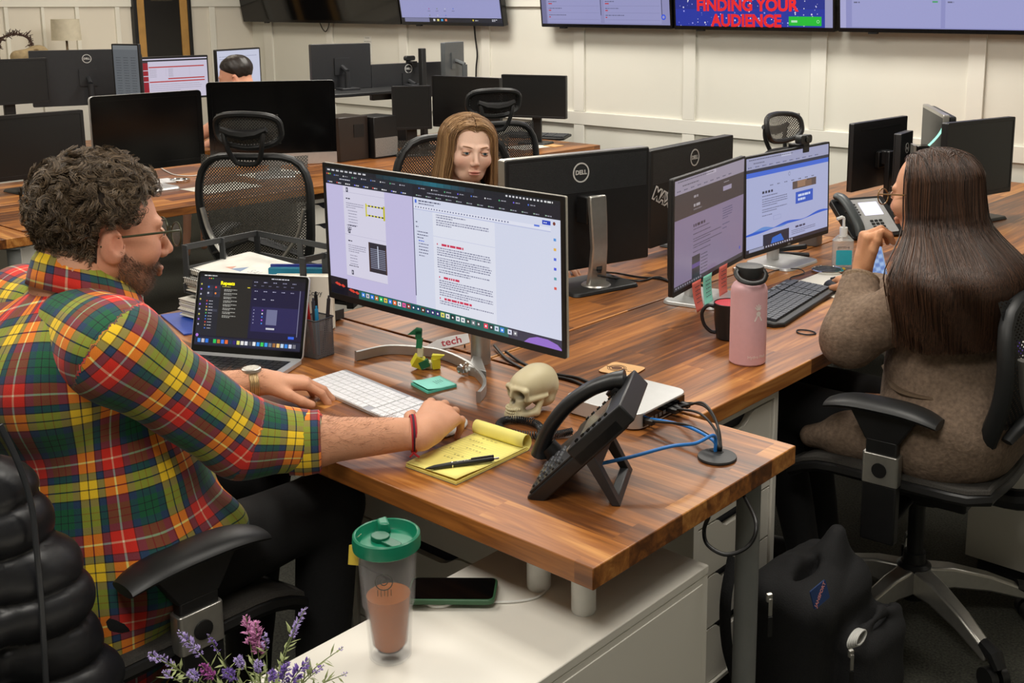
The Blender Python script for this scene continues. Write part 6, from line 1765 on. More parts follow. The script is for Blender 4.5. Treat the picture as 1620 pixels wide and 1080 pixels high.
def head_sdf(female=False, jaw=1.0):
    s = SDF()
    fe = female
    s.ell((0, -.018, .038), (.074, .094, .080), .02)
    s.ell((0, .030, -.020), (.062, .062, .078), .03)
    s.ell((0, .046, -.082), (.032 * jaw, .030, .026), .03)
    for q in (1, -1):
        s.cap((q * .056, -.002, -.045), (q * .026 * jaw, .046, -.088), .018, .016, .02)
        s.ell((q * .036, .056, -.030), (.026, .026, .024) if fe else (.022, .022, .020), .02)
        s.ell((q * .0305, .089, .0015), (.0165, .010, .0105), .010, sub=True)
        s.cap((q * .012, .084 if fe else .086, .018), (q * .042, .072 if fe else .074, .020), .008, .007, .012)
        s.ell((q * (.0085 if fe else .0100), .096, -.040), (.0065, .009, .006) if fe else (.0078, .010, .0070), .005)
        s.ell((q * .0305, .0765, .0010), (.0135, .0125, .0125), .003)
        s.ell((q * (.0745 + .004 * (not fe)), -.012, -.012), (.007, .018, .030) if fe else (.0075, .019, .031), .005, R=Euler((.18, 0, q * -.45)).to_matrix().to_4x4())
        s.ell((q * (.082 if fe else .0865), -.006, -.008), (.006, .010, .017) if fe else (.0065, .011, .018), .003, sub=True, R=Euler((.18, 0, q * -.35)).to_matrix().to_4x4())
    s.cap((0, .086, .010), (0, .105 if fe else .110, -.033), .0056 if fe else .0068, .0082 if fe else .0095, .010)
    s.cap((-.017, .0900, -.0655), (.017, .0900, -.0655), .0052, .0052, .006).cap((-.010, .0945, -.0655), (.010, .0945, -.0655), .0055, .0055, .004)
    s.cap((-.013, .0905, -.0745), (.013, .0905, -.0745), .0058, .0058, .005)
    s.box((0, .103, -.0702), (.022, .010, .0006), .0004, .0022, sub=True)
    s.cap((0, -.030, -.050), (0, -.052, -.170), .052 if female else .062, .056 if female else .068, .03)
    s.cap((0, -.052, -.16), (0, -.07, -.24), .06, .11, .04)
    return s
def head_mesh(name, M, parent, base, lips, res=.0030, female=False, jaw=1.0, beard=None, blush=None):
    s = head_sdf(female, jaw)
    V, F = s.mesh(res)
    col = np.tile(np.array(lin(base)), (len(V), 1))
    def g(c, r): return np.exp(-(((V - np.array(c)) / np.array(r)) ** 2).sum(1))[:, None]
    L_ = np.clip(1.6 * g((0, .096, -.0700), (.017, .012, .0075)), 0, 1)
    col = col * (1 - L_) + np.array(lin(lips)) * L_
    bl = np.array(lin(blush or (214, 138, 112)))
    for q in (1, -1):
        w_ = .45 * g((q * .042, .075, -.03), (.018, .02, .016)) + .5 * g((q * .078, -.01, -.01), (.012, .02, .03))
        col = col * (1 - w_) + bl * w_
    w_ = .3 * g((0, .112, -.035), (.012, .012, .012)); col = col * (1 - w_) + bl * w_
    if beard is not None:
        z = V[:, 2]; y = V[:, 1]; x = np.abs(V[:, 0])
        m_ = 1 / (1 + np.exp((z + .048 + .0 * y - .55 * np.clip(.05 - y, 0, .06)) / .006))
        m_ *= 1 / (1 + np.exp(-(y - .0 + .25 * (z + .06)) / .006)) * (z > -.13)
        m_ = np.maximum(m_, .8 * np.exp(-((z + .055) / .008) ** 2) * (y > .08) * (x < .03))
        m_ = (m_ * (.66 + .2 * wob(V, 300, 4)))[:, None] * (1 - L_)
        col = col * (1 - m_) + np.array(lin(beard)) * m_
    V2 = np.array([tuple(M @ Vector(v)) for v in V])
    return s, V, V2, F, col
def join_np(parts):
    Vs, Fs, Cs = [], [], []; b = 0
    for V, F, C in parts:
        Vs.append(V); Fs.append(F + b); Cs.append(C); b += len(V)
    return np.concatenate(Vs), np.concatenate(Fs), np.concatenate(Cs)
def eyes(parent, M, iris, brow, look=0.0, lash=(60, 40, 30), thick=1.0):
    SCL = mat('eye_white', (222, 214, 206), .25, var=0)
    for q in (1, -1):
        e = MB(M).sphere((q * .0305, .0775, .0015), .0122, 12).build('eye', SCL, parent)
        MB(M @ tr(q * .0305 + look, .0775, -.0005) @ rot('X', -90) @ tr(0, 0, .0108)).lathe([(0, .0016), (.0056, .0012), (.0058, .0003), (0, .0)], 18).build('iris', mat('iris_' + str(iris[0]), iris, .15), e)
        MB(M @ tr(q * .0305 + look, .0775, -.0005) @ rot('X', -90) @ tr(0, 0, .0126)).lathe([(0, .0006), (.0024, .0004), (.0025, .0), (0, .0)], 14).build('pupil', mat('pupil', (10, 8, 8), .1), e)
        # lids
        up = MB(M)
        up.grid(lambda u, v: (q * .0305 + .0138 * math.sin((u - .5) * 2.5), .0775 + .0134 * math.cos((u - .5) * 2.1) * math.cos(.28 + v * 1.1), .0015 + .0134 * math.sin(.28 + v * 1.1) * (1 - .30 * abs(u - .5) * 2) - .0012), 12, 6)
        up.grid(lambda u, v: (q * .0305 + .0136 * math.sin((u - .5) * 2.5), .0775 + .0130 * math.cos((u - .5) * 2.1) * math.cos(-.42 - v * .9), .0015 + .0130 * math.sin(-.42 - v * .9) * (1 - .28 * abs(u - .5) * 2)), 12, 6)
        up.build('eyelid', mat('lid_skin_' + str(lash[0]), (214, 166, 140), .5), e, solid=.0008)
        ls = MB(M)
        ls.tube([(q * .0305 + .0138 * math.sin(t), .0775 + .0138 * math.cos(t * .84) * .97, .0043 - .0016 * abs(t)) for t in [(-1.2 + .2 * i) for i in range(13)]], .0006 * thick, 5)
        ls.build('lash_line', mat('lash_' + str(lash[0]), lash, .6), e)
        b = MB(M)
        b.tube(spline([(q * .013, .0925, .0190), (q * .026, .0905, .0235), (q * .040, .080, .0235), (q * .049, .068, .0185)], 5), [.0016, .0018, .0020, .0021, .0022, .0022, .0022, .0021, .0020, .0019, .0018, .0017, .0015, .0012, .0009, .0006], 6, flat=.8)
        b.build('eyebrow', mat('brow_' + str(brow[0]), brow, .8), parent)
def tartan():
    m = mat('buchanan_tartan', (150, 60, 40), .85, bump=.25, scale=500)
    nt = m.node_tree; N = nt.nodes.new; L = nt.links.new
    b = nt.nodes['Principled BSDF']
    at_ = N('ShaderNodeAttribute'); at_.attribute_name = 'cloth'
    sp = N('ShaderNodeSeparateXYZ'); L(at_.outputs['Vector'], sp.inputs[0])
    K, G, B_, Y, R_, W = (14, 16, 28), (14, 92, 56), (34, 60, 96), (246, 204, 36), (214, 38, 22), (240, 226, 190)
    seq = [(R_, .09), (W, .020), (R_, .09), (K, .010), (B_, .065), (G, .055), (K, .010), (G, .06), (K, .010), (G, .055), (B_, .065), (K, .014), (Y, .075), (K, .014), (Y, .075), (K, .014), (B_, .055), (K, .010)]
    tot = sum(s_ for _, s_ in seq)
    outs = []
    for ax in (0, 1):
        mu = N('ShaderNodeMath'); mu.operation = 'MULTIPLY'; mu.inputs[1].default_value = 1 / .142
        L(sp.outputs[ax], mu.inputs[0])
        fr = N('ShaderNodeMath'); fr.operation = 'FRACT'; L(mu.outputs[0], fr.inputs[0])
        cr = N('ShaderNodeValToRGB'); cr.color_ramp.interpolation = 'CONSTANT'
        e = cr.color_ramp.elements
        pos = 0
        for i, (c_, s_) in enumerate(seq):
            if i == 0: e[0].position = 0; q = e[0]
            elif i == 1: e[1].position = pos; q = e[1]
            else: q = e.new(pos)
            q.color = (*[v ** .5 for v in lin(c_)], 1)
            pos += s_ / tot
        L(fr.outputs[0], cr.inputs[0]); outs.append(cr)
    mx = N('ShaderNodeMix'); mx.data_type = 'RGBA'; mx.inputs[0].default_value = .5
    L(outs[0].outputs[0], mx.inputs[6]); L(outs[1].outputs[0], mx.inputs[7])
    sq = N('ShaderNodeVectorMath'); sq.operation = 'MULTIPLY'; L(mx.outputs[2], sq.inputs[0]); L(mx.outputs[2], sq.inputs[1])
    L(sq.outputs[0], b.inputs['Base Color'])
    b.inputs['Sheen Weight'].default_value = .15
    return m
TART = tartan()
def cloth_obj(name, sd, res, m, parent, uvf, noise=None, seed=0):
    if noise: sd.noise = noise
    V, F = sd.mesh(res)
    return mkobj(name, np_mesh(name, V, F, uv=uvf(V)), m, parent, ang=180)
def limb_uv(pts, off=0.0):
    P_ = [np.array(p, float) for p in pts]
    def f(V):
        u = np.zeros(len(V)); v = np.zeros(len(V)); acc = off; x = np.array([0, 0, 1.0]); use = np.ones(len(V), bool)
        D_ = [(b - a) / np.linalg.norm(b - a) for a, b in zip(P_[:-1], P_[1:])]
        for i, d in enumerate(D_):
            a = P_[i]
            x = x - d * (x @ d); x /= np.linalg.norm(x); y = np.cross(d, x)
            if i: use = (V - a) @ (D_[i - 1] + d) > 0
            q = V - a; r_ = q - (q @ d)[:, None] * d
            ang = np.arctan2(r_ @ y, r_ @ x)
            u[use] = (ang * .075)[use]; v[use] = ((q @ d) + acc)[use]
            acc += np.linalg.norm(P_[i + 1] - a)
        return np.stack([u + 5, v + 5, u * 0], 1)
    return f
# ================================================= person in the plaid shirt
MAN = empty('person', (-1.93, .95, 0), 0, 'person in a red, green and yellow plaid shirt typing, curly brown hair and glasses', 'person')
MI = Matrix.Translation((1.93, -.95, 0))
def own(o, P=None):
    o.data.transform(MI if P is None else P); return o
MH = tr(-1.912, .956, 1.198) @ rot('Z', -9) @ rot('X', -6) @ Matrix.Scale(1.04, 4)
s, Vh, V2, F, col = head_mesh('head', MH, MAN, (218, 158, 130), (178, 96, 82), res=.0032, beard=(112, 82, 66), jaw=1.12)
hd = (V2, F, col)
SKC = np.array(lin((208, 152, 120)))
def arm_part(pts, rs, handM, side, curls, thumb, sc=1.0, spread=.06, sp=(.42, .36, .22), red=(214, 128, 98), res=.0028, base=SKC, k=.02):
    sd = SDF()
    sd.chain(pts, rs, k)
    if handM is not None: hand(sd, handM, side, curls, thumb, sc, spread, sp)
    V, F = sd.mesh(res)
    c_ = np.tile(base, (len(V), 1)) * (1 + .05 * wob(V, 60, 2)[:, None])
    return V, F, c_
Rw = at(672, 684, .797); Re = Vector((-1.71, 1.10, .800))
Rh = Matrix.Translation(Rw) @ rot('Z', 26) @ rot('X', 4) @ rot('Y', 16)
rarm = arm_part([Re, Re.lerp(Rw, .35), Rw], [.046, .045, .028], Rh, -1, [84, 92, 100, 108], (.6, 35), 1.10, .13, (.22, .48, .30))
Lw = Vector((-2.000, 1.318, .800)); Le = Vector((-2.10, 1.085, .800))
Lh = Matrix.Translation(Lw) @ rot('Z', -24) @ rot('X', -9) @ rot('Y', -4)
larm = arm_part([Le, Le.lerp(Lw, .35), Lw], [.046, .044, .028], Lh, 1, [66, 58, 60, 66], (.60, 40))
sd = SDF(); sd.cap((-1.92, .90, 1.13), (-1.93, .93, .80), .075, .12, .04).cap((-2.08, .89, 1.03), (-1.76, .88, 1.03), .05, .05, .05).chain([(-1.75, .88, 1.03), Re], [.05, .042]).chain([(-2.09, .89, 1.03), Le], [.05, .042]).cap((-1.93, .95, .8), (-1.93, .85, .6), .12, .13, .04)
for q in (-1, 1): sd.chain([(-1.93 + q * .10, .85, .56), (-1.93 + q * .13, 1.33, .575), (-1.93 + q * .13, 1.28, .10)], [.07, .045, .030])
V, F = sd.mesh(.012)
core = (V, F, np.tile(SKC, (len(V), 1)))
V, F, C_ = join_np([hd, rarm, larm, core])
body = own(mkobj('body', np_mesh('body', V, F, C_), SKIN, MAN, ang=180))
eyes(MAN, MI @ MH, (70, 84, 60), (70, 48, 34), lash=(50, 36, 30))
# hair
def hairline_man(V):
    x, y, z = np.abs(V[:, 0]), V[:, 1], V[:, 2]
    th = np.where(y > .040, .074 - .15 * (y - .040), np.where(y > .006, .074 - (.040 - y) * 2.2, np.where(y > -.030, .016, -.088)))
    return (z > np.where(y < -.03, th - .016, th)) & (V[:, 2] > -.112) & ~((x > .06) & (np.abs(y + .010) < .026) & (z < .024))
n0 = None
def surf_samples(V, F, mask, n, seed=1):
    r = np.random.RandomState(seed)
    P0, P1, P2, P3 = V[F[:, 0]], V[F[:, 1]], V[F[:, 2]], V[F[:, 3]]
    C0 = (P0 + P1 + P2 + P3) / 4
    ok = mask(C0)
    N_ = np.cross(P2 - P0, P3 - P1); A = np.linalg.norm(N_, axis=1); N_ = N_ / (A[:, None] + 1e-12)
    idx = np.where(ok)[0]
    pr = A[idx] / A[idx].sum()
    s_ = r.choice(idx, n, p=pr)
    u = r.rand(n, 1); v = r.rand(n, 1)
    P = (P0[s_] * (1 - u) + P1[s_] * u) * (1 - v) + (P3[s_] * (1 - u) + P2[s_] * u) * v
    return P, N_[s_], r
hs_ = head_sdf(); hs_.o = hs_.o[:3] + hs_.o[-2:-1]
Vs, Fs = hs_.mesh(.005)
P, N_, r = surf_samples(Vs, Fs, hairline_man, 11000)
out = N_ * np.sign((N_ * (P - np.array([0, -.01, .02]))).sum(1))[:, None]
K = 9
T = np.linspace(0, 1, K)[None, :, None]
zf = np.clip((P[:, 2] + .05) / .13, 0, 1) ** 1.3
sel = r.choice(len(P), 620, replace=False)
own_ = np.argmin(((P[:, None] - P[sel][None]) ** 2).sum(2), axis=1)
rr_ = np.random.RandomState(77)
ca = rr_.rand(620) * 6.28; cs_ = np.where(rr_.rand(620) < .5, 1, -1); cln = .75 + .5 * rr_.rand(620)
ln_ = (.007 + .020 * zf) * cln[own_]
t1_ = np.cross(out, np.array([.3, .9, .2])); t1_ /= np.linalg.norm(t1_, axis=1, keepdims=True) + 1e-6
t2_ = np.cross(out, t1_)
pull = (P[sel][own_] - P)
ang = cs_[own_][:, None, None] * T * 7.0 + ca[own_][:, None, None]
rad_ = (.0022 + .0068 * zf)[:, None, None] * (.5 + .8 * T)
L_ = P[:, None] + out[:, None] * (ln_[:, None, None] * T ** .75) + pull[:, None] * T ** .7 * .55 * zf[:, None, None] + rad_ * (t1_[:, None] * (np.cos(ang) - np.cos(ca[own_][:, None, None])) + t2_[:, None] * (np.sin(ang) - np.sin(ca[own_][:, None, None])))
L_ = L_ + np.array([0, -.003, -.006]) * T ** 2 * (1 - zf)[:, None, None] * 1.5 + r.randn(len(P), 1, 3) * .0008
Mm = np.array(MI @ MH)
L_ = L_ @ Mm[:3, :3].T + Mm[:3, 3]
HM = mat('brown_curly_hair', (96, 78, 60), .5, var=.35, scale=90)
strands('hair', attr_mat('hair_strand', .45), MAN, L_, .00058, .5, ((48, 37, 28), (140, 118, 92)), 5)
C0 = Vs[Fs].mean(1)
Fc = Fs[hairline_man(C0 + np.array([0, -.004, -.003]))]
nn = Vs - np.array([0, -.01, .0]); nn /= np.linalg.norm(nn, axis=1, keepdims=True)
Vc = (Vs + nn * .0035 * (1 + .4 * wob(Vs, 200, 3)[:, None])) @ Mm[:3, :3].T + Mm[:3, 3]
mkobj('hair_base', np_mesh('hair_base', Vc, Fc), mat('dark_hair_base', (50, 39, 31), .85), MAN, ang=180)
def beardmask(V):
    x, y, z = np.abs(V[:, 0]), V[:, 1], V[:, 2]
    return (y > -.004) & (z < -.048 + .55 * np.clip(.05 - y, 0, .06)) & (z > -.125) & ~((x < .022) & (z > -.082) & (y > .08) & (z < -.058))
P, N_, r = surf_samples(Vh, hd[1], beardmask, 3600, 3)
out = N_ * np.sign((N_ * (P - np.array([0, .0, -.03]))).sum(1))[:, None]
T = np.linspace(0, 1, 4)[None, :, None]
L_ = P[:, None] + (out * .8 + np.array([0, .1, -.55]) + .35 * r.randn(len(P), 3))[:, None] * T * (.0055 * (.6 + .7 * r.rand(len(P), 1, 1)))
L_ = L_ @ Mm[:3, :3].T + Mm[:3, 3]
strands('beard', mat('brown_beard', (92, 66, 50), .6, var=.3, scale=150), MAN, L_, .00032, .4)
# fine arm hair
for nm, arm_ in (('right', rarm), ('left', larm)):
    w0 = np.array(Rw if nm == 'right' else Lw); e0 = np.array(Re if nm == 'right' else Le)
    ax_ = (w0 - e0) / np.linalg.norm(w0 - e0)
    P, N_, r = surf_samples(arm_[0], arm_[1], lambda V: ((V - e0) @ ax_ < .255) & ((V - e0) @ ax_ > .09) & (V[:, 2] > .775), 900, 6)
    N_ = N_ * np.sign(N_ @ np.array([0, 0, 1.0]) + .01)[:, None]
    L_ = P[:, None] + (N_ * .5 + ax_ * .9 + .4 * r.randn(len(P), 3) + np.array([0, 0, -.1]))[:, None] * np.linspace(0, 1, 4)[None, :, None] * .010
    L_ = L_ + np.array(MI)[:3, 3]
    strands('arm_hair', mat('fine_arm_hair', (140, 98, 70), .6), MAN, L_, .00018, .3)
# glasses
GL_ = MB(MI @ MH)
for q in (1, -1):
    GL_.tube([(q * (.033 + .0235 * math.cos(t)), .112 - .10 * max(0, abs(.033 + .0235 * math.cos(t)) - .02) ** 1.3, -.002 + .021 * math.sin(t)) for t in [k_ * 2 * PI / 28 for k_ in range(28)]], .0014, 6, closed=True)
    GL_.tube(spline([(q * .057, .106, .008), (q * .070, .098, .010), (q * .0765, .06, .008), (q * .0790, .01, .004), (q * .0790, -.004, .003), (q * .0760, -.020, -.002), (q * .072, -.030, -.014)], 5), .0020, 8)
GL_.tube([(-.010, .112, .004), (0, .114, .007), (.010, .112, .004)], .0013, 6)
gl = GL_.build('glasses', mat('dark_olive_frame', (62, 66, 44), .3, metal=.3), MAN)
LEN = clear('lens_glass', (190, 198, 200), .02, .08)
for q in (1, -1):
    MB(MI @ MH).add([(q * .033, .1095, -.002)] + [(q * (.033 + .0232 * math.cos(t)), .112 - .10 * max(0, abs(.033 + .0232 * math.cos(t)) - .02) ** 1.3, -.002 + .0207 * math.sin(t)) for t in [k_ * 2 * PI / 24 for k_ in range(24)]],
       [(0, i + 1, (i + 1) % 24 + 1) for i in range(24)]).build('lens', LEN, gl)
# shirt
def crease(amp, f, seed):
    return lambda P: amp * (.6 * wob(P, f, seed) + .8 * (1 - np.abs(wob(P, f * .55, seed + 1))) ** 3 - .4)
sd = SDF()
sd.chain([(-1.93, .850, .46), (-1.93, .93, .70), (-1.93, .905, .92)], [.198, .176, .152], .06)
sd.cap((-2.085, .880, 1.025), (-1.765, .870, 1.025), .078, .078, .08).cap((-1.98, .81, .95), (-1.86, .81, .95), .085, .085, .08)
sd.cap((-1.92, .895, 1.04), (-1.92, .905, 1.075), .088, .072, .04)
sd.ell((-1.92, .93, 1.18), (.058, .062, .08), .008, sub=True)
sd.cap((-1.78, .93, .60), (-1.80, 1.07, .62), .09, .06, .06)
def tor_uv(V):
    a = np.arctan2(V[:, 0] + 1.93, -(V[:, 1] - .90))
    return np.stack([a * .185 + 5.02, V[:, 2] * 1.0 + .04 * np.sin(V[:, 0] * 8) + 5.045, a * 0], 1)
shirt = own(cloth_obj('shirt', sd, .0065, TART, MAN, tor_uv, crease(.0045, 17, 3)))
rp = [(-1.86, .872, 1.045), (-1.755, .875, 1.032), (-1.700, 1.075, .825), (-1.655, 1.175, .800)]
sd = SDF(); sd.chain(rp, [.078, .082, .066, .057], .03)
own(cloth_obj('sleeve', sd, .0055, TART, MAN, limb_uv(rp, .03), crease(.0042, 24, 7)))
lpnt = [(-1.99, .882, 1.045), (-2.098, .885, 1.032), (-2.115, 1.07, .825), (-2.075, 1.165, .802)]
sd = SDF(); sd.chain(lpnt, [.078, .082, .066, .058], .03)
own(cloth_obj('sleeve', sd, .0055, TART, MAN, limb_uv(lpnt, .06), crease(.0042, 24, 9)))
def cuff(a, b, r0, parent, off):
    a = Vector(a); b = Vector(b); d_ = (b - a).normalized(); x, y = frame_to(d_)
    L_ = (b - a).length
    V = []; F = []; U = []
    prof = [(-.001, r0 - .012), (L_ * .05, r0 + .001), (L_ * .5, r0 + .003), (L_ * .96, r0 + .001), (L_ + .001, r0 - .003), (L_ * .9, r0 - .006)]
    n = 32
    for t_, r_ in prof:
        for k_ in range(n):
            an = 2 * PI * k_ / n
            rr_ = r_ + .0022 * math.sin(an * 3 + t_ * 40)
            V.append(a + d_ * t_ + x * rr_ * math.cos(an) + y * rr_ * math.sin(an)); U.append((an * r0 + off, 5 + t_ + .055, 0))
    for i in range(len(prof) - 1):
        for k_ in range(n): F.append((i * n + k_, i * n + (k_ + 1) % n, (i + 1) * n + (k_ + 1) % n, (i + 1) * n + k_))
    return own(mkobj('cuff', np_mesh('cuff', np.array(V), np.array(F), uv=np.array(U)), TART, parent))
d_ = (Rw - Re).normalized()
cuff(Re + d_ * .062, Re + d_ * .122, .0570, MAN, 5.03)
d_ = (Lw - Le).normalized()
cuff(Le + d_ * .062, Le + d_ * .118, .0580, MAN, 5.06)
V = []; F = []; U = []
nu = 60
prof = [(.060, -.012, 0), (.0625, .012, .02), (.0665, .034, .045), (.071, .040, .055), (.0775, .030, .065), (.086, .006, .09), (.091, -.014, .11)]
for j_, (r_, z_, vv) in enumerate(prof):
    for i_ in range(nu + 1):
        a_ = -PI / 2 + .25 + (2 * PI - .5) * i_ / nu if False else PI / 2 + .22 + (2 * PI - .44) * i_ / nu
        f_ = math.cos(a_ - PI / 2)   # 1 at front
        V.append((-1.92 + r_ * math.cos(a_) * .98, .918 + r_ * math.sin(a_) * 1.06, 1.104 + z_ - .034 * f_ + (.0 if j_ < 4 else -.010 * max(0, f_))))
        U.append((a_ * .075 + 5, 5 + vv + .03, 0))
for j_ in range(len(prof) - 1):
    for i_ in range(nu): F.append((j_ * (nu + 1) + i_, j_ * (nu + 1) + i_ + 1, (j_ + 1) * (nu + 1) + i_ + 1, (j_ + 1) * (nu + 1) + i_))
co_ = own(mkobj('collar', np_mesh('collar', np.array(V), np.array(F), uv=np.array(U)), TART, MAN, ang=60))
kk_ = co_.modifiers.new('thickness', 'SOLIDIFY'); kk_.thickness = .002
# trousers, shoes
BLKC = mat('black_denim', (19, 19, 21), .85, var=.2, scale=200)
def tro(cx, hips, knees, feet, r0=.095, m=BLKC, parent=MAN, P=None, hp=.95):
    sd = SDF()
    for h_, k_, f_ in zip(hips, knees, feet):
        sd.chain([h_, k_], [r0, r0 * .74], .05).chain([k_, f_], [r0 * .70, r0 * .52], .03)
    sd.cap(hips[0], hips[1], r0 * hp, r0 * hp, .06)
    sd.noise = crease(.004, 20, 13)
    V, F = sd.mesh(.010)
    return own(mkobj('trousers', np_mesh('trousers', V, F), m, parent, ang=180), P)
tro(0, [(-2.03, .88, .550), (-1.84, .88, .550)], [(-2.06, 1.33, .575), (-1.80, 1.33, .575)], [(-2.06, 1.28, .10), (-1.80, 1.28, .10)])
def shoe(c, yaw, parent, m, P=None):
    sd = SDF(); M = tr(*c) @ rot('Z', yaw)
    W = lambda p: tuple(M @ Vector(p))
    sd.cap(W((0, -.05, .045)), W((0, .13, .035)), .045, .036, .03).cap(W((0, -.05, .06)), W((0, -.03, .11)), .045, .045, .03)
    sd.box(W((0, 0, -.05)), (.3, .3, .05), .001, .002, sub=True)
    V, F = sd.mesh(.008)
    return own(mkobj('shoe', np_mesh('shoe', V, F), m, parent, ang=180), P)
SH = mat('black_shoe', (18, 18, 19), .5)
shoe((-2.06, 1.29, .0005), 0, MAN, SH); shoe((-1.80, 1.29, .0005), 0, MAN, SH)
# watch and bracelet
def band(c, d, r, wd, name, m, parent, P, n=28, flat=.86):
    d = Vector(d).normalized(); x, y = frame_to(d)
    mb = MB(P)
    mb.tube([Vector(c) + x * r * math.cos(t) + y * r * flat * math.sin(t) for t in [k_ * 2 * PI / n for k_ in range(n)]], wd, 8, closed=True)
    return mb.build(name, m, parent)
dl = (Lw - Le).normalized()
wc = Lw - dl * .020
GOLD = mat('brushed_gold_steel', (204, 180, 140), .3, metal=.85)
wt = band(wc, dl, .0335, .0030, 'watch', GOLD, MAN, MI)
for k_ in (-2, -1, 1, 2): band(wc + dl * .0038 * k_, dl, .0332, .0026, 'watch_link', GOLD, wt, MI)
x_, y_ = frame_to(dl)
upv = Vector((0, 0, 1)); upv = (upv - dl * upv.dot(dl)).normalized()
ctr = wc + upv * .0290
sx_ = upv.cross(dl)
MW = Matrix(((sx_.x, dl.x, upv.x, ctr.x), (sx_.y, dl.y, upv.y, ctr.y), (sx_.z, dl.z, upv.z, ctr.z), (0, 0, 0, 1)))
MB(MI @ MW).lathe([(0, -.004), (.019, -.004), (.021, .000), (.020, .005), (.017, .006), (0, .006)], 32).build('watch_case', SILVER, wt)
MB(MI @ MW).lathe([(0, .0061), (.0165, .0061), (.016, .0066), (0, .0066)], 32).build('watch_face', mat('watch_dial', (190, 186, 176), .2), wt)
dr = (Rw - Re).normalized(); rc = Rw - dr * .022
RED = mat('red_cord', (170, 24, 34), .7); MAR = mat('maroon_cord', (60, 18, 40), .7)
br_ = band(rc, dr, .0395, .0024, 'bracelet', MAR, MAN, MI)
band(rc + dr * .0035, dr, .0398, .0020, 'cord', RED, br_, MI); band(rc - dr * .0035, dr, .0392, .0020, 'cord', RED, br_, MI)
kn_ = rc - Vector((0, 0, .022)) + Vector((.020, -.014, 0))
MB(MI).tube([kn_, kn_ + Vector((.006, -.006, -.006)), kn_ + Vector((.016, -.004, -.010))], .0022, 6).tube([kn_, kn_ + Vector((.004, -.010, -.006)), kn_ + Vector((.006, -.018, -.008))], .0018, 6).build('knot', RED, br_)
# ================================================= blonde person behind the screens
BL = empty('person', (-2.66, 2.58, 0), 0, 'person with long straight blonde hair looking down behind the ultrawide screen', 'person')
BI = Matrix.Translation((2.66, -2.58, 0))
BH = tr(-2.625, 2.560, 1.130) @ rot('Z', -119) @ rot('X', -3) @ rot('Y', -5) @ Matrix.Diagonal((1.0, 1.0, .90, 1))
s, Vb, V2b, Fb, cb_ = head_mesh('head', BH, BL, (240, 200, 178), (206, 130, 120), res=.0028, female=True, jaw=.92, blush=(230, 150, 126))
def simple_body(shoulders, neck, chest, hip, knees, feet, elbows, wrists, res=.011, base=None, thin=.6):
    sd = SDF(); sd.cap(neck, chest, .05, .09, .04).cap(shoulders[0], shoulders[1], .042, .042, .04).cap(chest, hip, .10, .12, .05)
    for s_, e_, w_ in zip(shoulders, elbows, wrists): sd.chain([s_, e_, w_], [.04, .034, .024])
    for k_, f_ in zip(knees, feet): sd.chain([hip, k_, f_], [.09 * thin, .05 * thin, .036 * thin])
    V, F = sd.mesh(res)
    return V, F, np.tile(base, (len(V), 1))
bs = np.array(lin((228, 178, 150)))
hw = [(-2.42, 2.44, .775), (-2.40, 2.68, .775)]
el = [(-2.60, 2.36, .80), (-2.54, 2.78, .80)]
cb2 = simple_body([(-2.72, 2.42, .95), (-2.64, 2.76, .95)], (-2.665, 2.575, 1.0), (-2.69, 2.59, .85), (-2.70, 2.60, .58), [(-2.28, 2.45, .55), (-2.24, 2.62, .55)], [(-2.26, 2.44, .10), (-2.22, 2.62, .10)], el, hw, base=bs)
hp1 = arm_part([el[0], hw[0]], [.034, .024], tr(*hw[0]) @ rot('Z', -88), -1, [50, 45, 48, 55], (.5, 30), .92, res=.004, base=bs)
hp2 = arm_part([el[1], hw[1]], [.034, .024], tr(*hw[1]) @ rot('Z', -92), 1, [50, 45, 48, 55], (.5, 30), .92, res=.004, base=bs)
V, F, C_ = join_np([(V2b, Fb, cb_), cb2, hp1, hp2])
own(mkobj('body', np_mesh('body', V, F, C_), SKIN, BL, ang=180), BI)
eyes(BL, BI @ BH, (96, 120, 130), (156, 116, 84), look=-.0008, lash=(110, 78, 60), thick=1.2)
sd = SDF(); sd.chain([(-2.70, 2.60, .58), (-2.69, 2.59, .72), (-2.68, 2.585, .88)], [.15, .13, .12], .05).cap((-2.73, 2.42, .955), (-2.64, 2.76, .955), .055, .055, .05)
sd.chain([(-2.73, 2.42, .95), el[0], (-2.50, 2.40, .785)], [.055, .046, .04]).chain([(-2.64, 2.77, .95), el[1], (-2.46, 2.72, .785)], [.055, .046, .04])
sd.noise = crease(.004, 20, 31)
V, F = sd.mesh(.009); own(mkobj('jumper', np_mesh('jumper', V, F), mat('grey_knit', (92, 90, 96), .9, bump=.3, scale=300), BL, ang=180), BI)
tro(0, [(-2.70, 2.52, .57), (-2.68, 2.68, .57)], [(-2.28, 2.45, .56), (-2.24, 2.62, .56)], [(-2.26, 2.44, .1), (-2.22, 2.62, .1)], .08, BLKC, BL, BI)
shoe((-2.26, 2.44, .0005), -90, BL, SH, BI); shoe((-2.22, 2.62, .0005), -90, BL, SH, BI)
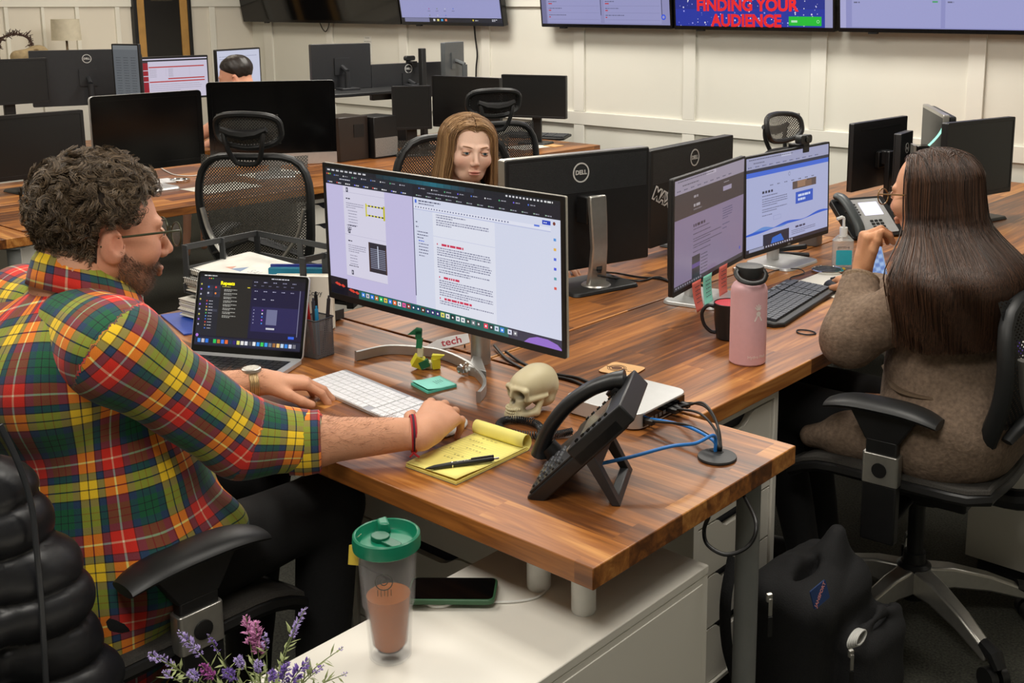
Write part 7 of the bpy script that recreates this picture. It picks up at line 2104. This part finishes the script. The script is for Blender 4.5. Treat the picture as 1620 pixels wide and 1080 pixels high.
def long_hair(parent, Mh, P, m, m2, n, down, part_x=0.0, width=.075, seed=1, back_only=False, flare=.02, rad=.0007, thick=.016, wave=.004, frontfall=True, hairy=.5, top=.078):
    """strands leave the crown near a parting, follow the skull and hang straight down (head frame)"""
    r = np.random.RandomState(seed)
    K = 26
    Ls = []
    C = np.array([0, -.018, .034]); A = np.array([.078, .100, top])
    for i in range(n):
        sgn = 1 if r.rand() < .5 else -1
        yy = r.uniform(-.75, .95) if not back_only else r.uniform(-.95, .85)     # along the parting, front to back
        off = abs(r.randn()) * .06
        th0 = math.asin(max(-1, min(1, yy)))
        # azimuth where the strand falls
        if frontfall: az = sgn * (PI / 2 - yy * .9 - .20 * (yy < 0)) if True else 0
        az = sgn * (PI * .5 - min(yy, .52) * .95) if not back_only else sgn * (PI * .52 - min(yy, .5) * .55 + (1 - r.rand() ** 1.2) * 1.05)
        az += r.randn() * .10
        dirx, diry = math.sin(az), math.cos(az)
        start = np.array([part_x + sgn * .003, A[1] * yy * .92, 0])
        th = 1 + thick * r.rand() * 12
        pts = []
        layer = r.rand() * thick
        end = np.array([dirx * (A[0] + layer), diry * (A[1] + layer), 0])
        L_d = down * (.90 + .12 * r.rand()) if hairy else down
        for k in range(K):
            t = k / (K - 1)
            if t < .40:
                q = t / .40
                e = math.sin(q * PI / 2)
                xy = start * (1 - e) + end * e
                rr_ = (xy[0] / (A[0] + layer)) ** 2 + (xy[1] / (A[1] + layer)) ** 2
                z = (A[2] + layer) * math.sqrt(max(0, 1 - min(1, rr_)))
                p = np.array([xy[0], xy[1], z]) + C
            else:
                q = (t - .40) / .60
                fl = flare * math.sin(min(1, q * 1.3) * PI / 2)
                wv = wave * math.sin(q * 9 + az * 6 + layer * 300)
                p = C + np.array([end[0] + dirx * fl + wv * diry, end[1] + diry * fl * .6 - wv * dirx, -L_d * q - .0])
            pts.append(p)
        Ls.append(pts)
    L_ = np.array(Ls)
    L_ += (r.randn(n, 1, 3) * .0012)
    return L_
def settle(L_, Mh, P, drape=None):
    M_ = np.array(Mh); W = L_ @ M_[:3, :3].T + M_[:3, 3]
    # below the jaw the hair hangs with gravity
    K = L_.shape[1]; k0 = int(.40 * (K - 1))
    for k in range(k0 + 1, K):
        d0 = np.linalg.norm(L_[:, k] - L_[:, k - 1], axis=1)
        st_ = W[:, k] - W[:, k - 1]
        st_ = st_ * .35 + np.array([0, 0, -1]) * np.linalg.norm(st_, axis=1, keepdims=True) * .65
        st_ /= np.linalg.norm(st_, axis=1, keepdims=True) + 1e-9
        W[:, k] = W[:, k - 1] + st_ * d0[:, None]
    if drape is not None: W = drape(W)
    Pm = np.array(P); return W @ Pm[:3, :3].T + Pm[:3, 3]
HB = mat('golden_blonde_hair', (176, 128, 78), .42, var=.3, scale=60)
L_ = long_hair(BL, BH, BI, HB, None, 5200, .26, flare=.012, seed=4, thick=.018, wave=.0025)
HS = attr_mat('hair_strand', .45)
strands('hair', HS, BL, settle(L_, BH, BI), .00085, .6, ((112, 78, 48), (204, 164, 116)), 3)
L_ = long_hair(BL, BH, BI, HB, None, 2600, .26, flare=.006, seed=9, thick=.004, wave=.002, back_only=True)
strands('hair_back', HS, BL, settle(L_, BH, BI), .0010, .7, ((96, 62, 36), (160, 116, 72)), 4)
# ================================================= person with the long brown hair
WM = empty('person', (-1.03, 2.58, 0), 0, 'person with very long brown hair in a brown fuzzy coat, chin resting on one hand', 'person')
WI = Matrix.Translation((1.03, -2.58, 0))
WH = tr(-1.050, 2.575, 1.150) @ rot('Z', 84) @ rot('X', -8) @ Matrix.Diagonal((1, 1, .92, 1))
s, Vw, V2w, Fw, cw_ = head_mesh('head', WH, WM, (216, 160, 128), (190, 104, 92), res=.0034, female=True, jaw=.92)
ws = np.array(lin((206, 150, 112)))
wel = Vector((-1.175, 2.435, .795)); wwr = Vector((-1.205, 2.545, .945))
rel = Vector((-1.20, 2.86, .795)); rwr = Vector((-1.42, 2.98, .785))
def basis(c, y, z):
    y = Vector(y).normalized(); z = Vector(z); z = (z - y * z.dot(y)).normalized(); x = y.cross(z)
    return Matrix(((x.x, y.x, z.x, c[0]), (x.y, y.y, z.y, c[1]), (x.z, y.z, z.z, c[2]), (0, 0, 0, 1)))
HMw = basis(wwr, (.02, .03, 1.0), (-.75, -.65, .1))
lh = arm_part([wel, wwr], [.036, .023], HMw, 1, [150, 155, 160, 165], (.35, 25), .95, res=.0034, base=ws)
rh = arm_part([rel, rwr], [.036, .024], tr(*rwr) @ rot('Z', 52) @ rot('X', -4), -1, [55, 50, 52, 60], (.5, 30), .95, res=.004, base=ws)
wb = simple_body([(-.96, 2.42, .95), (-.98, 2.75, .95)], (-1.0, 2.58, 1.03), (-.99, 2.58, .86), (-.98, 2.58, .58), [(-1.42, 2.50, .56), (-1.42, 2.66, .56)], [(-1.30, 2.50, .12), (-1.34, 2.68, .10)], [wel, rel], [wwr, rwr], base=ws, thin=.45)
V, F, C_ = join_np([(V2w, Fw, cw_), lh, rh, wb])
own(mkobj('body', np_mesh('body', V, F, C_), SKIN, WM, ang=180), WI)
eyes(WM, WI @ WH, (70, 50, 36), (50, 36, 28), lash=(40, 30, 26))
FUR = mat('taupe_fuzzy_wool', (122, 103, 87), .95, var=.25, scale=110, bump=1.0)
sd = SDF()
sd.chain([(-.985, 2.585, .57), (-.975, 2.585, .70), (-.985, 2.58, .88)], [.165, .150, .135], .05)
sd.cap((-.965, 2.450, .945), (-.985, 2.735, .945), .068, .068, .06)
sd.cap((-1.0, 2.46, .57), (-1.17, 2.44, .545), .10, .055, .06).cap((-1.17, 2.44, .545), (-1.27, 2.43, .520), .05, .028, .04)
sd.cap((-.93, 2.5, .60), (-.92, 2.66, .60), .13, .13, .06)
sd.noise = lambda P: crease(.007, 15, 41)(P) + .0015 * wob(P, 120, 2)
V, F = sd.mesh(.0075); own(mkobj('coat', np_mesh('coat', V, F), FUR, WM, ang=180), WI)
sd = SDF(); sd.chain([(-.985, 2.445, .935), wel, wel.lerp(wwr, .72)], [.066, .068, .050], .03)
sd.noise = lambda P: crease(.006, 24, 43)(P) + .0015 * wob(P, 120, 2)
V, F = sd.mesh(.006); own(mkobj('sleeve', np_mesh('sleeve', V, F), FUR, WM, ang=180), WI)
sd = SDF(); sd.chain([(-.985, 2.755, .955), rel, rel.lerp(rwr, .7)], [.075, .062, .048], .03)
V, F = sd.mesh(.008); own(mkobj('sleeve', np_mesh('sleeve', V, F), FUR, WM, ang=180), WI)
RIB = mat('taupe_ribbed_knit', (122, 102, 82), .95, var=.3, scale=220, bump=.6)
d_ = (wwr - wel).normalized(); x_, y_ = frame_to(d_)
cf = MB(WI)
c0 = wel.lerp(wwr, .68)
vs = []
for t_, r_ in ((0, .044), (.004, .046), (.034, .046), (.038, .043), (.036, .036)):
    for k_ in range(48):
        a_ = 2 * PI * k_ / 48; rr_ = r_ + .0012 * (k_ % 2)
        vs.append(c0 + d_ * t_ + x_ * rr_ * math.cos(a_) + y_ * rr_ * math.sin(a_))
cf.add(vs, [(i * 48 + k_, i * 48 + (k_ + 1) % 48, i * 48 + 48 + (k_ + 1) % 48, i * 48 + 48 + k_) for i in range(4) for k_ in range(48)])
cf.build('cuff', RIB, WM)
MB(WI).tube(spline([(-1.135, 2.56, .70), (-1.04, 2.425, .695), (-.93, 2.415, .70), (-.84, 2.50, .70), (-.825, 2.62, .70)], 8), .012, 8, flat=.5).build('waist_seam', mat('dark_taupe_seam', (104, 86, 68), .95), WM)  # seam band in a darker taupe than the coat
tro(0, [(-.99, 2.50, .545), (-.99, 2.67, .545)], [(-1.42, 2.50, .56), (-1.42, 2.66, .56)], [(-1.30, 2.50, .10), (-1.34, 2.68, .10)], .082, BLKC, WM, WI)
shoe((-1.33, 2.50, .0005), 90, WM, SH, WI); shoe((-1.37, 2.68, .0005), 90, WM, SH, WI)
HBR = mat('dark_brown_hair', (66, 44, 32), .38, var=.3, scale=50)
def drape(W, off=0):
    """below the jaw the hair spreads round the shoulders and the back of the coat"""
    K = W.shape[1]; k0 = int(.40 * (K - 1))
    rt = W[:, k0 + 1]
    dx, dy = rt[:, 0] + 1.045, rt[:, 1] - 2.575
    n_ = np.hypot(dx, dy); lay = (n_ - n_.min()) / (n_.max() - n_.min() + 1e-9)
    dx, dy = dx / n_, dy / n_
    z = W[:, :, 2]
    f = np.clip((1.10 - z) / .13, 0, 1); f = f * f * (3 - 2 * f)
    dn = np.clip((.98 - z) / .2, 0, 1)
    ex = -.985 + dx[:, None] * (.176 + off + .012 * lay[:, None] - .02 * dn); ey = 2.562 + dy[:, None] * (np.where(dy > 0, .165, .226)[:, None] + off + .012 * lay[:, None] - .050 * dn)
    W[:, :, 0] = W[:, :, 0] * (1 - f) + ex * f
    W[:, :, 1] = W[:, :, 1] * (1 - f) + ey * f
    wv = .005 * np.sin(z * 40 + dx[:, None] * 9 + lay[:, None] * 5)
    W[:, :, 1] += wv * f
    return W
L_ = long_hair(WM, WH, WI, HBR, None, 9500, .38, flare=.020, seed=14, thick=.014, wave=.004, back_only=True, top=.070)
strands('hair', HS, WM, settle(L_, WH, WI, drape), .00105, .5, ((34, 22, 16), (92, 62, 44)), 8)
L_ = long_hair(WM, WH, WI, HBR, None, 3200, .34, flare=.016, seed=15, thick=.003, wave=.003, back_only=True, top=.067)
strands('hair_underlayer', HS, WM, settle(L_, WH, WI, lambda W: drape(W, -.012)), .0026, .5, ((30, 20, 15), (48, 32, 24)), 9)
g2 = MB(WI @ WH)
for q in (1, -1):
    g2.tube([(q * (.034 + .0245 * math.cos(t)), .112 - .10 * max(0, abs(.034 + .0245 * math.cos(t)) - .02) ** 1.3, -.002 + .021 * math.sin(t)) for t in [k_ * 2 * PI / 24 for k_ in range(24)]], .0018, 6, closed=True)
    g2.tube([(q * .058, .106, .008), (q * .072, .098, .009), (q * .079, .0, .004)], .0020, 6)
g2.tube([(-.010, .112, .004), (.010, .112, .004)], .0015, 6)
g2.build('glasses', mat('dark_gold_frame', (120, 96, 60), .3, metal=.7), WM)
# the phone and tablet beside the sanitizer
c = at(1378, 352, DZ + .05)
WP = empty('desk_phone', (c.x, c.y, DZ), R(62), 'desk phone with a bright grey display behind the sanitizer bottle', 'telephone')
WMx = tr(0, -.06, .010) @ rot('X', 38)
MB(WMx).prism(rrect(.24, .20, .012, 4, 0, .10), -.025, -.002).build('body', PB, WP, bevel=.003)
MB(WMx).prism(rrect(.15, .17, .006, 3, .02, .10), -.002, .001).build('face_plate', mat('silver_face', (186, 188, 190), .35, metal=.3), WP)
MB(WMx).prism(rrect(.085, .066, .003, 3, .03, .135), .001, .0016).build('display', mat('lit_phone_display', (206, 206, 226), .3, emit=.7), WP)
for i in range(5): MB(WMx).prism(rrect(.012, .006, .002, 3, -.035, .108 + i * .013), .001, .003).build('line_key', BLACK, WP)
for i in range(12): MB(WMx).prism(rrect(.014, .009, .002, 3, .0 + (i % 3) * .02, .028 + (i // 3) * .015), .001, .004).build('key', BLACK, WP)
MB(WMx).tube(spline([(-.092, .0, .012), (-.092, .04, .030), (-.092, .11, .036), (-.092, .17, .030), (-.092, .20, .012)], 5), .021, 12, flat=.7).build('handset', mat('grey_handset', (62, 68, 70), .4), WP)
MB().box(-.09, .04, 0, .09, .06, .09).build('stand_leg', BLACK, WP, bevel=.002)
c = at(1393, 408, DZ + .07)
TB_ = empty('tablet', (c.x, c.y, DZ), R(80), 'pale blue lit device propped up behind the raised hand', 'tablet')
MB(rot('X', -18)).box(-.045, -.004, .0, .045, .004, .13).build('body', WHITEP, TB_, bevel=.002)
s = Scr(.080, .115, -.04, .008, rot('X', -18), y=-.0045)
s.q(0, 0, 1, 1, (130, 160, 210), 0)
for i in range(8):
    for j in range(3): s.q(.08 + j * .3, .08 + i * .11, .32 + j * .3, .16 + i * .11, (160, 186, 226) if (i + j) % 2 else (104, 130, 190), 1)
s.done(TB_)
MB().box(-.02, .0, 0, .02, .05, .004).tube([(0, .048, .002), (0, .035, .10)], .003).build('prop', BLACK, TB_)
c = at(1282, 386, DZ)
P2_ = empty('pen_cup', (c.x, c.y, DZ), R(12), 'small grey wire mesh pen cup beneath the webcam monitor', 'pen cup')
MB().ring(rrect(.07, .07, .006, 3), rrect(.0685, .0685, .005, 3), .002, .095).build('mesh_wall', mat('wire_mesh_light', (130, 130, 132), .4, metal=.3), P2_)
MB().prism(rrect(.068, .068, .005, 3), 0, .003).build('base', DGREY, P2_)
c = at(1248, 404, DZ)
ST_ = empty('stapler', (c.x, c.y, DZ), R(30), 'black stapler lying left of the grey mesh cup', 'stapler')
MB().box(-.07, -.016, 0, .07, .016, .010).build('base', BLACK, ST_, bevel=.003)
MB(rot('Y', -8)).prism(rrect(.13, .026, .01, 4, 0, 0), .018, .034).build('arm', BLACKS, ST_, bevel=.004)
# ================================================= far person
FM = empty('person', (-5.86, 3.80, 0), 0, 'person with short dark hair, only the top of the head showing far left', 'person')
FI = Matrix.Translation((5.86, -3.80, 0))
FH = tr(-5.86, 3.80, 1.170) @ rot('Z', 134) @ rot('X', -14)
s, Vf, V2f, Ff, cf_ = head_mesh('head', FH, FM, (222, 164, 136), (180, 100, 86), res=.006)
fb = simple_body([(-5.70, 3.62, .95), (-5.92, 3.98, .95)], (-5.83, 3.80, 1.02), (-5.81, 3.81, .86), (-5.78, 3.82, .58), [(-6.12, 3.60, .55), (-6.22, 3.78, .55)], [(-6.12, 3.56, .1), (-6.22, 3.74, .1)], [(-5.90, 3.48, .80), (-6.10, 3.86, .80)], [(-6.05, 3.42, .70), (-6.2, 3.7, .70)], res=.014, base=np.array(lin((222, 164, 136))))
V, F, C_ = join_np([(V2f, Ff, cf_), fb])
own(mkobj('body', np_mesh('body', V, F, C_), SKIN, FM, ang=180), FI)
sd = SDF(); sd.chain([(-5.78, 3.82, .58), (-5.81, 3.81, .90)], [.15, .13], .05).cap((-5.70, 3.62, .955), (-5.92, 3.98, .955), .07, .07, .05)
V, F = sd.mesh(.014); own(mkobj('shirt', np_mesh('shirt', V, F), mat('slate_shirt', (70, 76, 90), .9), FM, ang=180), FI)
hf = SDF(); hf.o = [('e', np.array([0, -.020, .046]), np.array([.081, .099, .086]), None, 0, .02, False)]
hf.o.append(('b', np.array([0, .115, -.02]), np.array([.12, .10, .10]), .02, np.array(Euler((.6, 0, 0)).to_matrix()), .01, True))
hf.noise = lambda P: .002 * wob(P, 160, 2)
V, F = hf.mesh(.005); Fm_ = np.array(FI @ FH); V = V @ Fm_[:3, :3].T + Fm_[:3, 3]
mkobj('hair', np_mesh('hair', V, F), mat('near_black_hair', (34, 26, 22), .45, var=.4, scale=80), FM, ang=180)

# ================================================= sideboard props by the left wall
SB = empty('sideboard', (-8.06, 3.55, 0), 0, 'low cream sideboard along the left wall under the lamp', 'sideboard')
MB().box(-.24, -1.0, .08, .24, 1.0, 1.08).build('body', WHITE, SB, bevel=.004)
MB().box(-.25, -1.02, 1.0805, .25, 1.02, 1.11).build('top_panel', WHITE, SB, bevel=.003)
for i in range(4): MB().box(.2405, -.98 + i * .49, .12, .256, -.51 + i * .49, 1.05).build('door', WHITE, SB, bevel=.002)
MB().box(-.2, -.96, 0, .2, .96, .0795).build('plinth', DGREY, SB)
p = atx(104, 47, -8.05)
LA = empty('table_lamp', (p.x, p.y, 1.11), 0, 'table lamp with a cream drum shade and thin metal stem', 'lamp')
MB().lathe([(0, 0), (.07, 0), (.07, .008), (.012, .014), (.008, .02), (.008, p.z - 1.11 + .02), (0, p.z - 1.11 + .03)], 24).build('stem', mat('aged_brass', (120, 100, 76), .4, metal=.6), LA)
MB().lathe([(.098, p.z - 1.11 - .075), (.100, p.z - 1.11 - .075), (.094, p.z - 1.11 + .075), (.092, p.z - 1.11 + .075), (.098, p.z - 1.11 - .075)], 40).build('lamp_shade', mat('cream_linen', (214, 206, 184), .8), LA)
p = atx(24, 68, -8.05)
WR = empty('branch_sculpture', (p.x, p.y, 1.11), 0, 'dark twisted branch ornament curling over at the far left', 'ornament')
rr = random.Random(2)
wm = MB(); H0 = p.z - 1.11
arcp = [Vector((0, .11 * math.cos(t), H0 + .07 * math.sin(t) - .01)) for t in [PI * (1.05 - .11 * i) for i in range(11)]]
wm.tube(spline([(0, -.07, 0), (0, -.115, H0 * .5)] + [tuple(q_) for q_ in arcp], 4), .007, 6)
for i in range(90):
    b_ = arcp[rr.randrange(len(arcp))] + Vector((0, rr.uniform(-.015, .015), rr.uniform(-.01, .01)))
    d_ = Vector((rr.uniform(-.5, .5), rr.uniform(-1, 1), rr.uniform(-.6, 1)))
    q1 = b_ + d_ * .025; q2 = q1 + Vector((rr.uniform(-.5, .5), rr.uniform(-1, 1), rr.uniform(-.6, 1))) * .022
    wm.tube([b_, q1, q2], [.004, .003, .0015], 5)
wm.build('branch', mat('dark_twig', (66, 44, 36), .8), WR)
p = atx(48, 85, -7.92)
DS = empty('carved_head', (p.x, p.y, 1.11), 0, 'beige carved animal head ornament on the sideboard', 'ornament')
sd = SDF(); h_ = p.z - 1.11
sd.cap((0, -.09, h_ - .02), (0, .07, h_ - .01), .045, .055, .03).ell((0, .05, h_ + .01), (.05, .06, .045), .03).cap((0, -.09, h_ - .05), (0, .05, h_ - .06), .025, .03, .02).cap((0, .06, h_ - .04), (0, .07, .02), .04, .05, .03)
sd.ell((.045, .02, h_ + .018), (.014, .016, .012), .006, sub=True)
V, F = sd.mesh(.007); mkobj('body', np_mesh('body', V, F), mat('beige_stone', (168, 148, 112), .8, var=.2, scale=30), DS, ang=180)
p = atx(84, 88, -7.90)
FL = empty('yellow_flowers', (p.x, p.y, 1.11), 0, 'yellow flowers with pointed green leaves in a small pot', 'plant')
h_ = p.z - 1.11
MB().lathe([(0, 0), (.05, 0), (.065, h_ - .06), (.058, h_ - .06), (0, h_ - .07)], 24).build('pot', mat('stone_pot', (150, 140, 118), .8), FL)
fm = MB()
for i in range(26):
    c_ = Vector((rr.uniform(-.03, .04), rr.uniform(-.05, .09), h_ + rr.uniform(-.035, .02)))
    for k_ in range(5):
        a_ = k_ * 1.257; leaf(fm, c_, (.6, math.cos(a_), math.sin(a_)), .022, .008)
fm.build('blossom', mat('yellow_petals', (226, 190, 40), .6), FL, smooth=False)
lm = MB()
for y_, dy_, l_ in ((-.05, -.35, .13), (.13, .45, .15), (.16, .8, .13), (-.08, -.2, .10), (.02, .1, .08)): leaf(lm, (0, y_ * .4, h_ - .09), (.05, dy_, 1), l_, .014)
lm.build('leaf', mat('deep_green_leaf', (44, 84, 44), .5), FL, smooth=False)
# riser with a laptop tray in the far desk group
c = atx(574, 142, -5.30)
RS = empty('desk_riser', (c.x, c.y, DZ), 0, 'black standing desk riser with a curved front edge, behind the silver chinned computer', 'desk riser')
hh = c.z - DZ
MB().prism([(-.14, -.42), (.13, -.42), (.17, -.25), (.18, 0), (.17, .25), (.13, .42), (-.14, .42)], hh - .02, hh).build('platform', BLACKS, RS, bevel=.004)
for y_ in (-.33, .33): MB().box(-.10, y_ - .02, 0, .08, y_ + .02, hh - .021).build('support', BLACK, RS)
MB().box(-.12, -.40, 0, .14, .40, .02).build('base', BLACK, RS, bevel=.003)
c1 = atx(537, 225, -4.93); c2 = atx(583, 225, -4.93)
PCB = empty('computer_tower', (-4.93 - .10, (c1.y + c2.y) / 2, DZ), 0, 'dark brown computer case with a socket panel under the riser', 'computer')
MB().box(-.10, -(c2.y - c1.y) / 2, 0, .10, (c2.y - c1.y) / 2, .245).build('case', mat('dark_brown_case', (44, 36, 32), .35), PCB, bevel=.004)
MB().box(.1002, .0, .13, .103, .07, .20).build('socket_panel', BLACK, PCB)
c3 = atx(630, 222, -4.88)
SG = empty('speaker_grille_box', (-4.98, (c2.y + c3.y) / 2 + .005, DZ), 0, 'low box with a silver grille front beside the dark brown case', 'speaker')
MB().box(-.09, -(c3.y - c2.y) / 2 + .004, 0, .09, (c3.y - c2.y) / 2, .235).build('case', BLACK, SG, bevel=.004)
MB().box(.0902, -(c3.y - c2.y) / 2 + .008, .01, .094, (c3.y - c2.y) / 2 - .004, .115).build('grille', mat('silver_grille', (150, 150, 148), .4, metal=.5, var=.3, scale=300), SG)

# ================================================= small things on the far desks and loose cables
p = at(229, 292, DZ)
K2 = copy_tree(KB); K2.location = (p.x, p.y, DZ); K2.rotation_euler = (0, 0, R(84)); K2.scale = (.72, 1, 1)
K2['label'] = 'small white keyboard on the far desk, right of the curly hair'
p = at(350, 297, DZ)
thin('paper_sheet', 'white paper with grey print on the far desk, behind the empty mesh chair', 'paper', [(p.x - .11, p.y - .15), (p.x + .11, p.y - .14), (p.x + .11, p.y + .16), (p.x - .11, p.y + .15)], DZ + .0003, .001, PAPW)
p = at(430, 275, DZ)
thin('paper_sheet', 'white paper seen through the top of the empty mesh chair', 'paper', [(p.x - .10, p.y - .14), (p.x + .10, p.y - .14), (p.x + .10, p.y + .14), (p.x - .10, p.y + .14)], DZ + .0003, .001, PAPW)
for px, py, lab in ((266, 262, 'round metal tin on the far desk, farther one'), (285, 287, 'round metal tin lid on the far desk, nearer one')):
    p = at(px, py, DZ)
    o = empty('round_tin', (p.x, p.y, DZ), 0, lab, 'tin')
    MB().lathe([(0, 0), (.045, 0), (.047, .003), (.047, .012), (.043, .013), (.041, .009), (0, .009)], 32).build('tin', CHROME, o)
cable('white charging cable curling over the far desk', [at(248, 262, DZ + .004), at(275, 276, DZ + .004), at(305, 278, DZ + .004), at(318, 274, DZ + .004), at(330, 262, DZ + .02)], .003, WHITEP)
p = at(848, 217, DZ)
K3 = copy_tree(MK); K3.location = (p.x, p.y, DZ); K3.rotation_euler = (0, 0, R(20)); K3['label'] = 'black keyboard on the far desk by the white wall'
p = at(842, 213, DZ)
M3 = copy_tree(M2_); M3.location = (p.x, p.y, DZ + .030); M3['label'] = 'black mouse lying on top of the far black keyboard'
p = at(545, 228, DZ)
M4 = copy_tree(M2_); M4.location = (p.x, p.y, DZ); M4['label'] = 'black mouse on the far desk, right of the silver chinned computer'
p = at(840, 232, DZ)
thin('paper_sheet', 'white paper lying on the far desk near its corner', 'paper', [(p.x - .10, p.y - .15), (p.x + .08, p.y - .15), (p.x + .10, p.y + .12), (p.x - .08, p.y + .12)], DZ + .0003, .001, PAPW)
p = at(876, 231, DZ)
thin('coaster', 'square pale wooden coaster near the far desk corner', 'coaster', [(p.x - .045, p.y - .045), (p.x + .045, p.y - .045), (p.x + .045, p.y + .045), (p.x - .045, p.y + .045)], DZ + .0003, .004, MATS['pale_plywood'])
p = at(603, 241, DZ)
thin('sticky_note', 'coral sticky note lying on the far desk left of the blonde person', 'sticky note', [(p.x - .04, p.y - .05), (p.x + .04, p.y - .05), (p.x + .04, p.y + .05), (p.x - .04, p.y + .05)], DZ + .0003, .004, PINKN)
p = at(580, 236, DZ)
wb = tag(MB().box(-.03, -.045, 0, .03, .045, .05).build('wooden_block', MATS['pale_plywood'], None, bevel=.003), 'small plain wooden block on the far desk beside the silver grille', 'block')
wb.location = (p.x, p.y, DZ)
p = at(108, 172, DZ + .25)
hs2 = copy_tree(SA); hs2.location = (-5.35, -5.35 * p.y / p.x, DZ); hs2['label'] = 'white pump bottle standing among the screens at far left'
for lab, pts_ in (('black cable from the silver stand hole towards the right, upper one', [(946, 430, .06), (975, 432, .01), (1010, 438, .004), (1045, 441, .004), (1075, 452, .004)]),
                  ('black cable from the silver stand hole towards the right, lower one', [(946, 436, .05), (980, 441, .01), (1015, 444, .004), (1040, 438, .004), (1060, 446, .004), (1078, 462, .004)]),
                  ('black cable tangle behind the purple lit monitor', [(1060, 452, .004), (1085, 440, .004), (1120, 455, .004), (1150, 470, .004), (1185, 450, .004), (1215, 436, .006)])):
    cable(lab, [at(a_, b_, DZ + c_) for a_, b_, c_ in pts_], .0032)
cable('thin black cables under the far monitor beside the white wall', [at(845, 187, DZ + .12), at(835, 200, DZ + .02), at(822, 208, DZ + .004), at(838, 212, DZ + .03)], .003)
